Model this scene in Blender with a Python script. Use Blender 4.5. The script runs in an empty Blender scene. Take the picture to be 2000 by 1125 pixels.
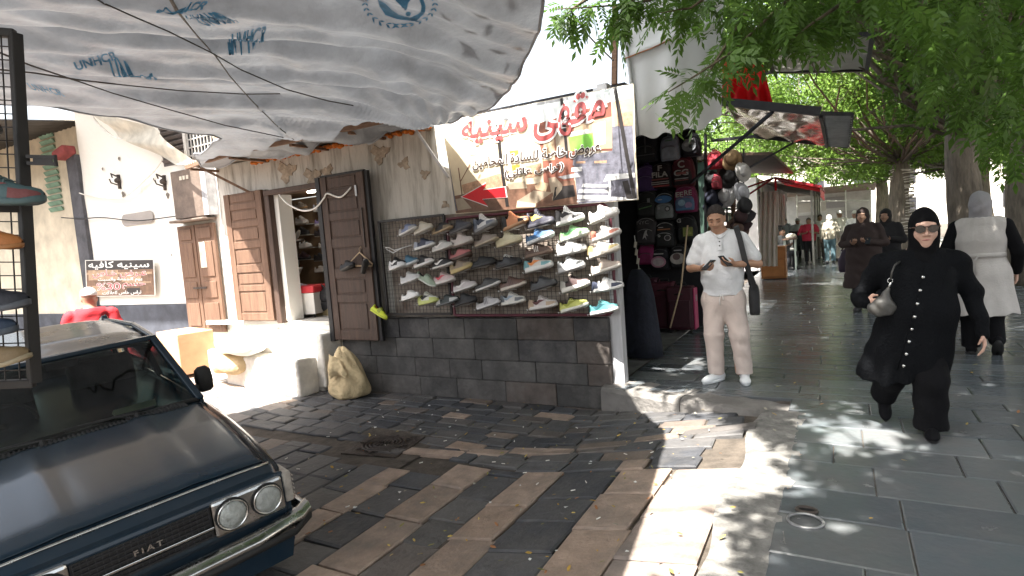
import bpy, bmesh, math, random
import numpy as np
from mathutils import Vector, Matrix
random.seed(7); RNG = np.random.default_rng(7)
S = bpy.context.scene; COL = S.collection
rad = math.radians

# ---------------------------------------------------------------- camera, sky, sun, exposure
EYE = np.array([0.0, 0.0, 1.6]); FPX = 1150.0
CR = np.array([[0.8720, 0.0263, -0.4888], [0.4835, 0.1079, 0.8687], [-0.0756, 0.9938, -0.0814]])
q_, r_ = np.linalg.qr(CR); CR = q_ * np.sign(np.diag(r_))
cam = bpy.data.cameras.new('camera'); co = bpy.data.objects.new('camera', cam); COL.objects.link(co)
cam.sensor_width = 36; cam.lens = FPX / 2000 * 36; cam.clip_end = 2000; cam.clip_start = 0.05
mw = Matrix.Identity(4)
for i in range(3):
    mw[i][0] = CR[i, 0]; mw[i][1] = CR[i, 1]; mw[i][2] = -CR[i, 2]; mw[i][3] = EYE[i]
co.matrix_world = mw; S.camera = co
SUN = np.array([0.05, 0.48, -1.0]); SUN = SUN / np.linalg.norm(SUN)      # travel direction of the light
W = bpy.data.worlds.new('World'); S.world = W; W.use_nodes = True
nt = W.node_tree; sky = nt.nodes.new('ShaderNodeTexSky'); sky.sky_type = 'NISHITA'; sky.sun_disc = False
sky.sun_elevation = math.asin(-SUN[2]); sky.sun_rotation = math.atan2(-SUN[0], -SUN[1])
sky.dust_density = 6.0; sky.air_density = 1.3
hs = nt.nodes.new('ShaderNodeHueSaturation'); hs.inputs['Saturation'].default_value = .45; hs.inputs['Value'].default_value = 1.2      # summer haze
nt.links.new(sky.outputs[0], hs.inputs['Color']); nt.links.new(hs.outputs[0], nt.nodes['Background'].inputs[0]); nt.nodes['Background'].inputs[1].default_value = 0.085
sl = bpy.data.lights.new('sun', 'SUN'); sl.energy = 5.0; sl.angle = rad(0.55); sl.color = (1, 0.95, 0.87)
so = bpy.data.objects.new('sun', sl); COL.objects.link(so)
so.rotation_mode = 'QUATERNION'; so.rotation_quaternion = Vector(SUN).to_track_quat('-Z', 'Y'); so.location = (0, -5, 12)
S.view_settings.view_transform = 'Standard'; S.view_settings.look = 'None'; S.view_settings.gamma = 1
S.view_settings.exposure = 2.45
S.cycles.max_bounces = 10; S.cycles.diffuse_bounces = 6; S.cycles.transmission_bounces = 8; S.cycles.transparent_max_bounces = 12
S.cycles.use_denoising = True; S.cycles.sample_clamp_indirect = 8
S.cycles.caustics_reflective = False; S.cycles.caustics_refractive = False

# ---------------------------------------------------------------- helpers
def ray(px, py): return CR @ np.array([(px - 1000) / FPX, -(py - 562.5) / FPX, 1.0])
def onz(px, py, z):
    r = ray(px, py); return EYE + r * ((z - EYE[2]) / r[2])
def ony(px, py, y):
    r = ray(px, py); return EYE + r * ((y - EYE[1]) / r[1])
def onx(px, py, x):
    r = ray(px, py); return EYE + r * ((x - EYE[0]) / r[0])
def at(px, py, d): return EYE + ray(px, py) * d          # d = depth along the view axis
def lerp(a, b, t): return a + (b - a) * t
def clamp(x, a=0.0, b=1.0): return max(a, min(b, x))
def gz(x, y):                                            # height of the ground
    s = -0.28
    if x < -5.8: s += 0.085 * (-5.8 - x)
    if x > -2.3: s = lerp(-0.28, -0.006, clamp((x + 2.3) / 1.7))
    if y < 3.5 and x > -2.3: pass
    return min(s, 0.35)
def sstep(a, b, x):
    t = clamp((x - a) / (b - a)); return t * t * (3 - 2 * t)

_m = {}
def mat(name, col, rough=0.75, var=0.22, scale=5.0, bump=0.12, bscale=40.0, metal=0.0, transl=0.0, attr=False,
        stretch=(1, 1, 1), col2=None, mix=(0.45, 0.62), spec=0.5, coat=0.0, emit=None, alpha=1.0, trans=0.0, sheen=0.0, ior=1.45, dust=None):
    """procedural material: broken-up colour, bump and roughness"""
    if name in _m: return _m[name]
    m = bpy.data.materials.new(name); m.use_nodes = True; n = m.node_tree.nodes; L = m.node_tree.links
    b = n['Principled BSDF']; out = n['Material Output']
    tc = n.new('ShaderNodeTexCoord'); mp = n.new('ShaderNodeMapping'); mp.inputs['Scale'].default_value = stretch
    L.new(tc.outputs['Object'], mp.inputs[0])
    no = n.new('ShaderNodeTexNoise'); no.inputs['Scale'].default_value = scale; no.inputs['Detail'].default_value = 7
    no.inputs['Roughness'].default_value = 0.62; L.new(mp.outputs[0], no.inputs['Vector'])
    c = np.array(col)
    rp = n.new('ShaderNodeValToRGB'); L.new(no.outputs['Fac'], rp.inputs[0])
    e = rp.color_ramp.elements
    if col2 is None:
        e[0].position = 0.3; e[1].position = 0.7
        e[0].color = (*np.clip(c * (1 - var), 0, 1), 1); e[1].color = (*np.clip(c * (1 + var), 0, 1), 1)
    else:
        e[0].position, e[1].position = mix; e[0].color = (*col2, 1); e[1].color = (*col, 1)
    src = rp.outputs[0]
    if attr:
        at_ = n.new('ShaderNodeAttribute'); at_.attribute_name = 'col'
        mx = n.new('ShaderNodeMix'); mx.data_type = 'RGBA'; mx.blend_type = 'MULTIPLY'; mx.inputs[0].default_value = 1
        L.new(at_.outputs['Color'], mx.inputs[6]); L.new(src, mx.inputs[7]); src = mx.outputs[2]
    if dust:
        nd = n.new('ShaderNodeTexNoise'); nd.inputs['Scale'].default_value = dust[1]; nd.inputs['Detail'].default_value = 8; nd.inputs['Roughness'].default_value = .7; L.new(tc.outputs['Object'], nd.inputs['Vector'])
        md = n.new('ShaderNodeMapRange'); md.inputs[1].default_value = dust[2]; md.inputs[2].default_value = dust[3]; md.inputs[4].default_value = dust[4]; L.new(nd.outputs['Fac'], md.inputs[0])
        mx2 = n.new('ShaderNodeMix'); mx2.data_type = 'RGBA'; L.new(md.outputs[0], mx2.inputs[0]); L.new(src, mx2.inputs[6]); mx2.inputs[7].default_value = (*dust[0], 1); src = mx2.outputs[2]
    L.new(src, b.inputs['Base Color'])
    b.inputs['Roughness'].default_value = rough; b.inputs['Metallic'].default_value = metal
    b.inputs['Specular IOR Level'].default_value = spec; b.inputs['IOR'].default_value = ior
    if coat: b.inputs['Coat Weight'].default_value = coat; b.inputs['Coat Roughness'].default_value = 0.08
    if sheen: b.inputs['Sheen Weight'].default_value = sheen
    if trans: b.inputs['Transmission Weight'].default_value = trans
    if emit: b.inputs['Emission Color'].default_value = (*col, 1); b.inputs['Emission Strength'].default_value = emit
    if alpha < 1: b.inputs['Alpha'].default_value = alpha
    if var > 0 and rough < 0.7 and not trans:
        mr = n.new('ShaderNodeMapRange'); mr.inputs[3].default_value = max(0.02, rough - 0.12); mr.inputs[4].default_value = rough + 0.14
        L.new(no.outputs['Fac'], mr.inputs[0]); L.new(mr.outputs[0], b.inputs['Roughness'])
    if bump:
        n2 = n.new('ShaderNodeTexNoise'); n2.inputs['Scale'].default_value = bscale; n2.inputs['Detail'].default_value = 4
        L.new(mp.outputs[0], n2.inputs['Vector'])
        bu = n.new('ShaderNodeBump'); bu.inputs['Strength'].default_value = bump; bu.inputs['Distance'].default_value = 0.02
        L.new(n2.outputs['Fac'], bu.inputs['Height']); L.new(bu.outputs[0], b.inputs['Normal'])
    if transl:
        tr = n.new('ShaderNodeBsdfTranslucent'); L.new(src, tr.inputs[0]); (L.new(bu.outputs[0], tr.inputs['Normal']) if bump else None); ms = n.new('ShaderNodeMixShader')
        ms.inputs[0].default_value = transl; L.new(b.outputs[0], ms.inputs[1]); L.new(tr.outputs[0], ms.inputs[2])
        L.new(ms.outputs[0], out.inputs[0])
    _m[name] = m; return m

class MB:
    def __init__(s): s.v = []; s.f = []; s.m = []; s.c = []
    def add(s, verts, faces, mi=0, col=None):
        o = len(s.v); s.v.extend([tuple(map(float, p)) for p in verts])
        for f in faces: s.f.append([i + o for i in f]); s.m.append(mi); s.c.append(col)
        return s
    def box(s, c, d, rz=0.0, mi=0, col=None, R=None, taper=1.0):
        x, y, z = np.array(d) / 2.0
        p = np.array([[i * x * (taper if k > 0 else 1), j * y * (taper if k > 0 else 1), k * z] for k in (-1, 1) for j in (-1, 1) for i in (-1, 1)])
        if R is None: R = rotz(rz)
        p = p @ np.array(R).T + np.array(c)
        return s.add(p, [(0, 2, 3, 1), (4, 5, 7, 6), (0, 1, 5, 4), (2, 6, 7, 3), (0, 4, 6, 2), (1, 3, 7, 5)], mi, col)
    def bar(s, a, b, w, h, mi=0, col=None, up=(0, 0, 1)):
        a = np.array(a, float); b = np.array(b, float); t = b - a; l = np.linalg.norm(t); t /= l
        u = np.array(up, float)
        if abs(t @ u) > .95: u = np.array([1.0, 0, 0])
        sx = np.cross(t, u); sx /= np.linalg.norm(sx); uz = np.cross(sx, t)
        return s.box((a + b) / 2, (l, w, h), R=np.array([t, sx, uz]).T, mi=mi, col=col)
    def loft(s, rings, mi=0, col=None, cap=True, closed=True):
        n = len(rings[0]); o = len(s.v); 
        for r in rings: s.v.extend([tuple(map(float, p)) for p in r])
        for k in range(len(rings) - 1):
            for i in range(n if closed else n - 1):
                j = (i + 1) % n
                s.f.append([o + k * n + i, o + k * n + j, o + (k + 1) * n + j, o + (k + 1) * n + i]); s.m.append(mi); s.c.append(col)
        if cap and closed:
            s.f.append([o + i for i in reversed(range(n))]); s.f.append([o + (len(rings) - 1) * n + i for i in range(n)])
            s.m += [mi, mi]; s.c += [col, col]
        return s
    def tube(s, pts, r, n=6, mi=0, col=None, cap=True, squash=1.0):
        pts = [np.array(p, float) for p in pts]; rr = r if hasattr(r, '__len__') else [r] * len(pts)
        rings = []; pu = None
        for k, p in enumerate(pts):
            t = pts[min(k + 1, len(pts) - 1)] - pts[max(k - 1, 0)]; t = t / (np.linalg.norm(t) + 1e-9)
            if pu is None:
                u = np.array([0, 0, 1.0]) if abs(t[2]) < .9 else np.array([1.0, 0, 0])
            else: u = pu
            u = u - (u @ t) * t; u /= np.linalg.norm(u) + 1e-9; w = np.cross(t, u); pu = u
            rings.append([p + rr[k] * (math.cos(a) * w + squash * math.sin(a) * u) for a in np.linspace(0, 2 * math.pi, n, endpoint=False)])
        return s.loft(rings, mi, col, cap)
    def cyl(s, a, b, r0, r1=None, n=12, mi=0, col=None): return s.tube([a, b], [r0, r0 if r1 is None else r1], n, mi, col)
    def grid(s, fn, nu, nv, mi=0, col=None, keep=None):
        o = len(s.v)
        for j in range(nv + 1):
            for i in range(nu + 1): s.v.append(tuple(map(float, fn(i / nu, j / nv))))
        for j in range(nv):
            for i in range(nu):
                if keep and not keep((i + .5) / nu, (j + .5) / nv): continue
                a = o + j * (nu + 1) + i
                s.f.append([a, a + 1, a + nu + 2, a + nu + 1]); s.m.append(mi); s.c.append(col)
        return s
    def poly(s, pts, mi=0, col=None, thick=None):
        pts = [np.array(p, float) for p in pts]; n = len(pts)
        if thick is None: return s.add(pts, [list(range(n))], mi, col)
        t = np.array(thick, float)
        f = [list(range(n))[::-1], [i + n for i in range(n)]] + [[i, (i + 1) % n, (i + 1) % n + n, i + n] for i in range(n)]
        return s.add(pts + [p + t for p in pts], f, mi, col)
    def ell(s, c, r, nu=14, nv=9, mi=0, col=None, R=None):
        c = np.array(c, float); r = np.array(r, float) if hasattr(r, '__len__') else np.array([r] * 3, float)
        rings = []
        for k in range(nv + 1):
            th = math.pi * (0.02 + 0.96 * k / nv); rg = []
            for i in range(nu):
                a = 2 * math.pi * i / nu
                p = np.array([math.sin(th) * math.cos(a), math.sin(th) * math.sin(a), -math.cos(th)]) * r
                if R is not None: p = np.array(R) @ p
                rg.append(c + p)
            rings.append(rg)
        return s.loft(rings, mi, col)
    def build(s, name, mats, parent=None, smooth=False, bevel=0.0, world=True, sub=0, solid=0.0, seg=2):
        me = bpy.data.meshes.new(name); me.from_pydata(s.v, [], s.f)
        if not isinstance(mats, (list, tuple)): mats = [mats]
        for m_ in mats: me.materials.append(m_)
        me.polygons.foreach_set('material_index', s.m)
        if smooth: me.polygons.foreach_set('use_smooth', [True] * len(s.f))
        if any(c is not None for c in s.c):
            ca = me.color_attributes.new('col', 'FLOAT_COLOR', 'CORNER'); arr = []
            for f, c in zip(s.f, s.c): arr.extend([*(c if c is not None else (1, 1, 1)), 1.0] * len(f))
            ca.data.foreach_set('color', arr)
        me.update()
        o = bpy.data.objects.new(name, me); COL.objects.link(o)
        if parent is not None:
            o.parent = parent
            if world: o.matrix_parent_inverse = wm(parent).inverted()
        if sub: md = o.modifiers.new('sub', 'SUBSURF'); md.levels = sub; md.render_levels = sub
        if solid: md = o.modifiers.new('solid', 'SOLIDIFY'); md.thickness = solid; md.offset = 0
        if bevel:
            md = o.modifiers.new('bevel', 'BEVEL'); md.width = bevel; md.segments = seg; md.limit_method = 'ANGLE'; md.angle_limit = rad(35)
        return o
def wm(o):
    m = o.matrix_basis.copy()
    if o.parent: m = wm(o.parent) @ o.matrix_parent_inverse @ m
    return m
def rotz(a): return np.array([[math.cos(a), -math.sin(a), 0], [math.sin(a), math.cos(a), 0], [0, 0, 1]])
def rotx(a): return np.array([[1, 0, 0], [0, math.cos(a), -math.sin(a)], [0, math.sin(a), math.cos(a)]])
def roty(a): return np.array([[math.cos(a), 0, math.sin(a)], [0, 1, 0], [-math.sin(a), 0, math.cos(a)]])
def tag(o, label=None, cat=None, group=None, kind=None):
    for k, v in (('label', label), ('category', cat), ('group', group), ('kind', kind)):
        if v: o[k] = v
    return o
def thing(name, label, cat, loc=(0, 0, 0), rz=0.0, group=None, R=None, kind=None, scale=None):
    o = bpy.data.objects.new(name, None); COL.objects.link(o); o.empty_display_size = .1
    if R is not None:
        m = Matrix([list(r) + [0] for r in R] + [[0, 0, 0, 1]]); o.rotation_euler = m.to_euler()
    else: o.rotation_euler = (0, 0, rz)
    o.location = [float(c) for c in loc]
    if scale: o.scale = [scale] * 3
    return tag(o, label, cat, group, kind)
def copy_tree(o, parent=None):
    c = o.copy(); COL.objects.link(c)
    if parent is not None: c.parent = parent
    for ch in list(o.children): copy_tree(ch, c)
    return c
# Arabic shaping to presentation forms (Blender lays glyphs out one by one, left to right)
_AR = {}
for ch, base, k in (('ا',0xFE8D,2),('ب',0xFE8F,4),('ت',0xFE95,4),('ة',0xFE93,2),('ج',0xFE9D,4),('ح',0xFEA1,4),('خ',0xFEA5,4),('د',0xFEA9,2),
        ('ر',0xFEAD,2),('س',0xFEB1,4),('ص',0xFEB9,4),('ض',0xFEBD,4),('ع',0xFEC9,4),('ف',0xFED1,4),('ق',0xFED5,4),('ك',0xFED9,4),('ل',0xFEDD,4),
        ('م',0xFEE1,4),('ن',0xFEE5,4),('ه',0xFEE9,4),('و',0xFEED,2),('ى',0xFEEF,2),('ي',0xFEF1,4),('ئ',0xFE89,4),('ـ',0,9)): _AR[ch] = (base, k)
def arabic(s):
    s = s.replace('لا', '\ufefb') ; out = []
    for i, ch in enumerate(s):
        pv = s[i - 1] if i else ' '; nx = s[i + 1] if i + 1 < len(s) else ' '
        jp = pv in _AR and _AR[pv][1] in (4, 9)                     # previous letter joins forward
        if ch == '\ufefb': out.append('\ufefc' if jp else '\ufefb'); continue
        if ch not in _AR: out.append({'(': ')', ')': '('}.get(ch, ch)); continue
        b_, k = _AR[ch]
        if k == 9: out.append('\u0640'); continue
        jn = k == 4 and (nx in _AR or nx == '\ufefb')
        out.append(chr(b_ + (3 if jp and jn else 1 if jp else 2 if jn else 0)))
    return ''.join(reversed(out))
def text2d(s, bold=0.0, space=1.0):
    cu = bpy.data.curves.new('t', 'FONT'); cu.body = s; cu.fill_mode = 'FRONT'; cu.offset = bold; cu.resolution_u = 4; cu.space_character = space
    o = bpy.data.objects.new('t', cu); COL.objects.link(o); me = o.to_mesh()
    v = np.array([p.co[:2] for p in me.vertices]); f = [list(p.vertices) for p in me.polygons]
    o.to_mesh_clear(); bpy.data.objects.remove(o); bpy.data.curves.remove(cu)
    return v, f
def put_text(mb, s, fn, bold=0.0, mi=0, ref=None, space=1.0):
    """fn maps (u,v) in 0..1 of the lettering's own box to a point; ref = text whose box is used"""
    v, f = text2d(s, bold, space); r = v if ref is None else text2d(s, ref, space)[0]
    lo, hi = r.min(0), r.max(0)
    mb.add([fn(*((p - lo) / (hi - lo))) for p in v], f, mi)
def quadmap(p00, p10, p11, p01, off=(0, 0, 0)):
    a, b, c, d = [np.array(p, float) for p in (p00, p10, p11, p01)]; o = np.array(off, float)
    return lambda u, v: (a * (1 - u) + b * u) * (1 - v) + (d * (1 - u) + c * u) * v + o
def wob(x, y, s=1.0):                                  # cheap smooth noise
    return (math.sin(x * 3.1 * s + y * 1.7 * s) + math.sin(x * 1.3 * s - y * 4.3 * s + 1.7) + math.sin(x * 5.9 * s + 2.2 * y * s + .6) * .6 + math.sin(y * 7.1 * s - x * 2.4 * s) * .5) / 3.1
# ---------------------------------------------------------------- ground
M_DIRT = mat('dirt_joint', (.075, .062, .05), .95, .4, 9, .5, 30)
M_STONE = mat('street_stone', (.95, .95, .95), .66, .40, 7, .45, 26, attr=True, dust=((.118, .110, .103), 2.4, .44, .74, .7))
M_SLAB = mat('pavement_slab', (1.26, 1.42, 1.66), .22, .30, 4, .16, 22, attr=True, dust=((.17, .165, .16), 1.6, .5, .8, .5))
M_KERB = mat('kerb_stone', (.17, .16, .15), .85, .45, 6, .8, 18, dust=((.08, .075, .07), 3, .4, .65, .7))
def gfun(u, v):
    x = lerp(-16, 16, u); y = lerp(-4, 60, v); return (x, y, gz(x, y) - .045)
g = MB(); n = 32
xs = np.concatenate([[-300, -60], np.linspace(-16, 12, 57), [60, 300]]); ys = np.concatenate([[-60], np.linspace(-6, 30, 37), [60, 400]])
o_ = [(x, y, gz(x, y) - .022 if (y < 7.5 and x < -.3) or x < -2.4 else -.016) for y in ys for x in xs]; nx_ = len(xs)
g.add(o_, [(j * nx_ + i, j * nx_ + i + 1, (j + 1) * nx_ + i + 1, (j + 1) * nx_ + i) for j in range(len(ys) - 1) for i in range(nx_ - 1)])
tag(g.build('ground', M_DIRT), kind='structure')

def stone(mb, pts, h, col, top=.012, inset=.012, jit=.008, tilt=.02):
    """one paving stone: bevelled irregular prism following the ground"""
    pts = [np.array(p) + RNG.uniform(-jit, jit, 2) for p in pts]; c = sum(pts) / len(pts)
    tx, ty = RNG.uniform(-tilt, tilt, 2); dz = RNG.uniform(-.3, .3) * top
    def Z(p, e): return gz(p[0], p[1]) + e + dz + tx * (p[0] - c[0]) + ty * (p[1] - c[1])
    lo = [(p[0], p[1], gz(p[0], p[1]) - .06) for p in pts]
    md = [(p[0], p[1], Z(p, h - .01)) for p in pts]
    tp = []
    for p in pts:
        d = c - p; l = np.linalg.norm(d); q = p + d / l * inset; tp.append((q[0], q[1], Z(q, h)))
    n = len(pts); o = len(mb.v)
    mb.v += [tuple(map(float, p)) for p in lo + md + tp + [(c[0], c[1], Z(c, h + RNG.uniform(-.002, .004)))]]
    for k in (0, 1):
        for i in range(n):
            j = (i + 1) % n; mb.f.append([o + k * n + i, o + k * n + j, o + (k + 1) * n + j, o + (k + 1) * n + i]); mb.m.append(0); mb.c.append(col)
    for i in range(n): mb.f.append([o + 2 * n + i, o + 2 * n + (i + 1) % n, o + 3 * n]); mb.m.append(0); mb.c.append(col)
DARK = [(.066, .069, .077), (.08, .082, .088), (.095, .094, .097), (.056, .059, .068), (.112, .107, .104)]
PINK = [(.40, .29, .22), (.37, .27, .205), (.43, .32, .25), (.34, .255, .20)]
MIXC = [(.17, .135, .115), (.14, .12, .108), (.20, .155, .125), (.115, .105, .1)]
rc = lambda L: tuple(np.array(L[RNG.integers(len(L))]) * RNG.uniform(.85, 1.15))
st = MB()
# far zone: courses parallel to the shop wall
y = 4.12
while y < 5.86:
    d = min(RNG.uniform(.15, .23), 5.875 - y)
    if d < .06: break
    x = -6.6 + RNG.uniform(0, .2)
    while x < -1.0:
        l = RNG.uniform(.22, .48)
        if not (-4.28 < x + l / 2 < -3.52 and 3.8 < y + d / 2 < 4.5):
            p = RNG.random(); near_wall = y > 5.2
            wp = .17 if near_wall else .09
            col = rc(PINK) if p < wp * .45 and x > -4.5 else rc(MIXC) if p < wp * 1.5 else rc(DARK)
            e = .006; s0 = .10 * math.sin(x * .9)
            stone(st, [(x + e, y + e + s0), (x + l - e, y + e + s0), (x + l - e, y + d - e + s0), (x + e, y + d - e + s0)], RNG.uniform(-.008, .006) + .003, col, .012, .018, .014, .028)
        x += l
    y += d
# sunlit lane to the left
y = 2.0
while y < 5.8:
    d = RNG.uniform(.2, .3); x = -16 + RNG.uniform(0, .3)
    while x < -6.6:
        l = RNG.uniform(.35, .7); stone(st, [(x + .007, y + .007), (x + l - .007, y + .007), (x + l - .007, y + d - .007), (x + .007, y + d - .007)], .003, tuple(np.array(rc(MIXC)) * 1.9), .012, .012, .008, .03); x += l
    y += d
# the thin pink course that ends the stripes
x = -3.9
while x < -1.15:
    l = RNG.uniform(.3, .6); yy = 3.36 + (x + 3.9) * .275
    stone(st, [(x, yy + .62), (x + l - .012, yy + .62 + .27 * l * .4), (x + l - .012, yy + .74 + .27 * l * .4), (x, yy + .74)], .012, rc(PINK) if RNG.random() < .75 else rc(MIXC), .012, .01, .01, .03); x += l
# near zone: stripes running along Y
bands = []; xp = -6.55
for x0, x1 in ((-3.46, -3.22), (-2.88, -2.55), (-2.23, -1.88), (-1.42, -1.06)):
    bands.append((xp, x0, 0)); bands.append((x0, x1, 1)); xp = x1
bands.append((xp, -.62, 0))
for bx0, bx1, pk in bands:
    nsub = 1 if pk else max(1, round((bx1 - bx0) / .32))
    for k in range(nsub):
        a = lerp(bx0, bx1, k / nsub); b = lerp(bx0, bx1, (k + 1) / nsub); y = -1.2 + RNG.uniform(0, .4)
        ymax = 4.0 + (0.0 if a > -3 else -.25 + (a + 3.4) * .0)
        if a < -3.5: ymax = 4.0
        while y < ymax - .05:
            l = min(RNG.uniform(.42, .75) if pk else RNG.uniform(.3, .55), ymax - y)
            if l < .08: break
            e = .005; sk = .03 * math.sin(y * 2 + a)
            col = rc(PINK) if pk else tuple(np.array(rc(MIXC)) * 1.8) if a > -1.08 else (rc(MIXC) if RNG.random() < .10 else rc(DARK))  # last band paled in colour so its patch of sun reads white
            if not (-4.28 < (a + b) / 2 < -3.52 and 3.8 < y + l / 2 < 4.5):
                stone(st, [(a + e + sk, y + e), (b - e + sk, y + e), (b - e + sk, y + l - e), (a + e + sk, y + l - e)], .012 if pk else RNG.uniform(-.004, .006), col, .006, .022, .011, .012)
            y += l
tag(st.build('street', M_STONE, smooth=False), kind='structure')
# pavement slabs: long rows across, bigger near the camera
pv = MB(); SL = [(.098, .103, .112), (.115, .119, .126), (.085, .09, .098), (.13, .131, .135)]
def slab_row(y, d, x0, x1, lmin, lmax, h0=.0):
    x = x0 - RNG.uniform(0, .01); first = True
    while x < x1:
        l = RNG.uniform(lmin, lmax) * (RNG.uniform(.4, 1) if first else 1); first = False; l = min(l, x1 - x + .05)
        e = .003; col = rc(SL); pts = [(x + e, y + e), (x + l - e, y + e), (x + l - e, y + d - e), (x + e, y + d - e)]
        zz = h0 + RNG.uniform(-.002, .002); o = len(pv.v); ins = .008; tl = RNG.uniform(-.004, .004, 2)
        cx_ = x + l / 2; cy_ = y + d / 2
        def zt(p): return zz + tl[0] * (p[0] - cx_) + tl[1] * (p[1] - cy_)
        lo = [(p[0], p[1], -.08) for p in pts]; md = [(p[0], p[1], zt(p) - .006) for p in pts]
        tp = [(p[0] + math.copysign(ins, cx_ - p[0]), p[1] + math.copysign(ins, cy_ - p[1])) for p in pts]; tp = [(p[0], p[1], zt(p)) for p in tp]
        pv.v += lo + md + tp
        for k in (0, 4):
            for i in range(4): j = (i + 1) % 4; pv.f.append([o + k + i, o + k + j, o + k + 4 + j, o + k + 4 + i]); pv.m.append(0); pv.c.append(col)
        pv.f.append([o + 8, o + 9, o + 10, o + 11]); pv.m.append(0); pv.c.append(col)
        x += l
y = -1.5
while y < 4.9: d = RNG.uniform(.36, .46); slab_row(y, d, -.34, 4.6, .5, .8); y += d
slab_row(y, 5.34 - y, -.34, 4.6, .6, .9); y = 5.34
slab_row(y, .33, -.42, 4.6, .6, 1.0); y += .33
while y < 33:
    d = RNG.uniform(.2, .29) if y < 16 else .4; slab_row(y, d, -2.07 - max(0, (y - 10) * .02), 4.6, .6, 1.3); y += d
tag(pv.build('pavement', M_SLAB), kind='structure')
# worn concrete strip between street and slabs
cs = MB()
def csf(u, v): x = lerp(-.64, -.29, u); y = lerp(-1.5, 5.3, v); return (x + .03 * math.sin(y * 5), y, gz(x, y) + .004 + .008 * wob(x * 6, y * 6))
cs.grid(csf, 8, 160)
tag(cs.build('concrete_strip', mat('old_concrete', (.16, .155, .145), .9, .45, 9, .8, 24), smooth=True), kind='structure')
# kerb stones at the corner
for (x0, y0, x1, y1, h0, h1) in ((-2.20, 5.86, -1.32, 5.60, .0, -.005), (-1.31, 5.60, -.44, 5.33, -.006, -.02)):
    k = MB(); a = np.array([x0, y0]); b = np.array([x1, y1]); t = (b - a); L_ = np.linalg.norm(t); t /= L_; nn = np.array([-t[1], t[0]]); N = 14
    rings = []
    for i in range(N + 1):
        p = a + t * (L_ * i / N); h = lerp(h0, h1, i / N) + .012 * wob(p[0] * 9, 1); r = .02 + .012 * abs(wob(p[0] * 14, 3)); fr = .018 * wob(p[0] * 7, 9)
        f = p - nn * (.16 + fr); bk = p + nn * .2
        rings.append([(f[0] - .01, f[1], -.5), (f[0], f[1], h - r * 2.2), (f[0] + nn[0] * r, f[1] + nn[1] * r, h - r * .4), (f[0] + nn[0] * r * 3, f[1] + nn[1] * r * 3, h + .004), (bk[0], bk[1], h + .004), (bk[0], bk[1], -.5)])
    k.loft(rings); tag(k.build('kerb', M_KERB, smooth=False), kind='structure')
fl = MB(); fl.grid(lambda u, v: (lerp(-2.08, -4.6, u), lerp(6.1, 9.7, v), .004 + .008 * wob(u * 9, v * 9)), 24, 24)
tag(fl.build('stall_floor', mat('stall_concrete', (.115, .11, .105), .8, .4, 5, .5, 20), smooth=True), kind='structure')
# road beyond the trees
rd = MB(); rd.grid(lambda u, v: (lerp(4.75, 40, u), lerp(-10, 120, v), -.1), 2, 2)
tag(rd.build('road', mat('asphalt', (.06, .06, .06), .9, .3, 3, .4, 60)), kind='structure')
kk = MB(); kk.box((4.68, 15, -.05), (.14, 60, .12)); tag(kk.build('road_kerb', M_KERB), kind='structure')
fp = MB(); fp.grid(lambda u, v: (lerp(-14, 4.6, u), lerp(33.0, 90, v), -.006), 2, 2)
tag(fp.build('square', mat('pale_paving', (.3, .29, .27), .8, .2, 2, .2, 8)), kind='structure')
# manhole, ring drain
t = thing('manhole_cover', 'square iron manhole cover with worn ribs set in the dark cobbles', 'manhole cover', (-3.9, 4.18, gz(-3.9, 4.1) + .002), rad(8))
m = MB(); m.box((0, 0, -.012), (.60, .54, .03)); m.build('frame', mat('rusty_iron', (.075, .062, .055), .6, .4, 14, .5, 40, metal=.6), t, world=False)
m = MB()
for r in (.2, .165, .13, .095):
    m.tube([(r * math.cos(a), r * math.sin(a), .017) for a in np.linspace(0, 2 * math.pi, 33)], .009, 5)
for i in range(-2, 3):
    for j in (-.05, .05): m.box((i * .035, j, .017), (.018, .06, .014))
for i in range(8):
    a = i * math.pi / 4; m.bar((.215 * math.cos(a), .215 * math.sin(a), .016), (.265 * math.cos(a), .25 * math.sin(a), .016), .02, .012)
m.build('ribs', mat('rusty_iron', 0), t, world=False)
t = thing('drain_pipe', 'open pipe end with a bent metal ring sunk in the broken concrete', 'drain', (-.2, 3.34, 0.0))
m = MB(); m.tube([(.085 * math.cos(a), .06 * math.sin(a) - .03, .012 + .01 * math.sin(a)) for a in np.linspace(0, 2 * math.pi, 25)], .008, 6); m.build('ring', mat('zinc', (.3, .3, .3), .45, .3, 20, .2, 60, metal=.8), t, world=False, smooth=True)
m = MB(); m.tube([(.05 * math.cos(a) + .0, .035 * math.sin(a) + .1, .012) for a in np.linspace(0, 2 * math.pi, 19)], .01, 6); m.build('collar', mat('rusty_iron', 0), t, world=False, smooth=True)
m = MB(); m.ell((0, .1, .006), (.045, .032, .006), 16, 5); m.build('hole', mat('hole_dark', (.006, .006, .006), 1, 0, 1, 0), t, world=False)
dp = MB(); dp.grid(lambda u, v: (lerp(-4.42, -3.38, u), lerp(3.66, 4.66, v), gz(lerp(-4.4, -3.4, u), 4) - .009 + .006 * wob(u * 9, v * 9)), 20, 20); tag(dp.build('packed_dirt', M_DIRT, smooth=True), kind='structure')
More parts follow.
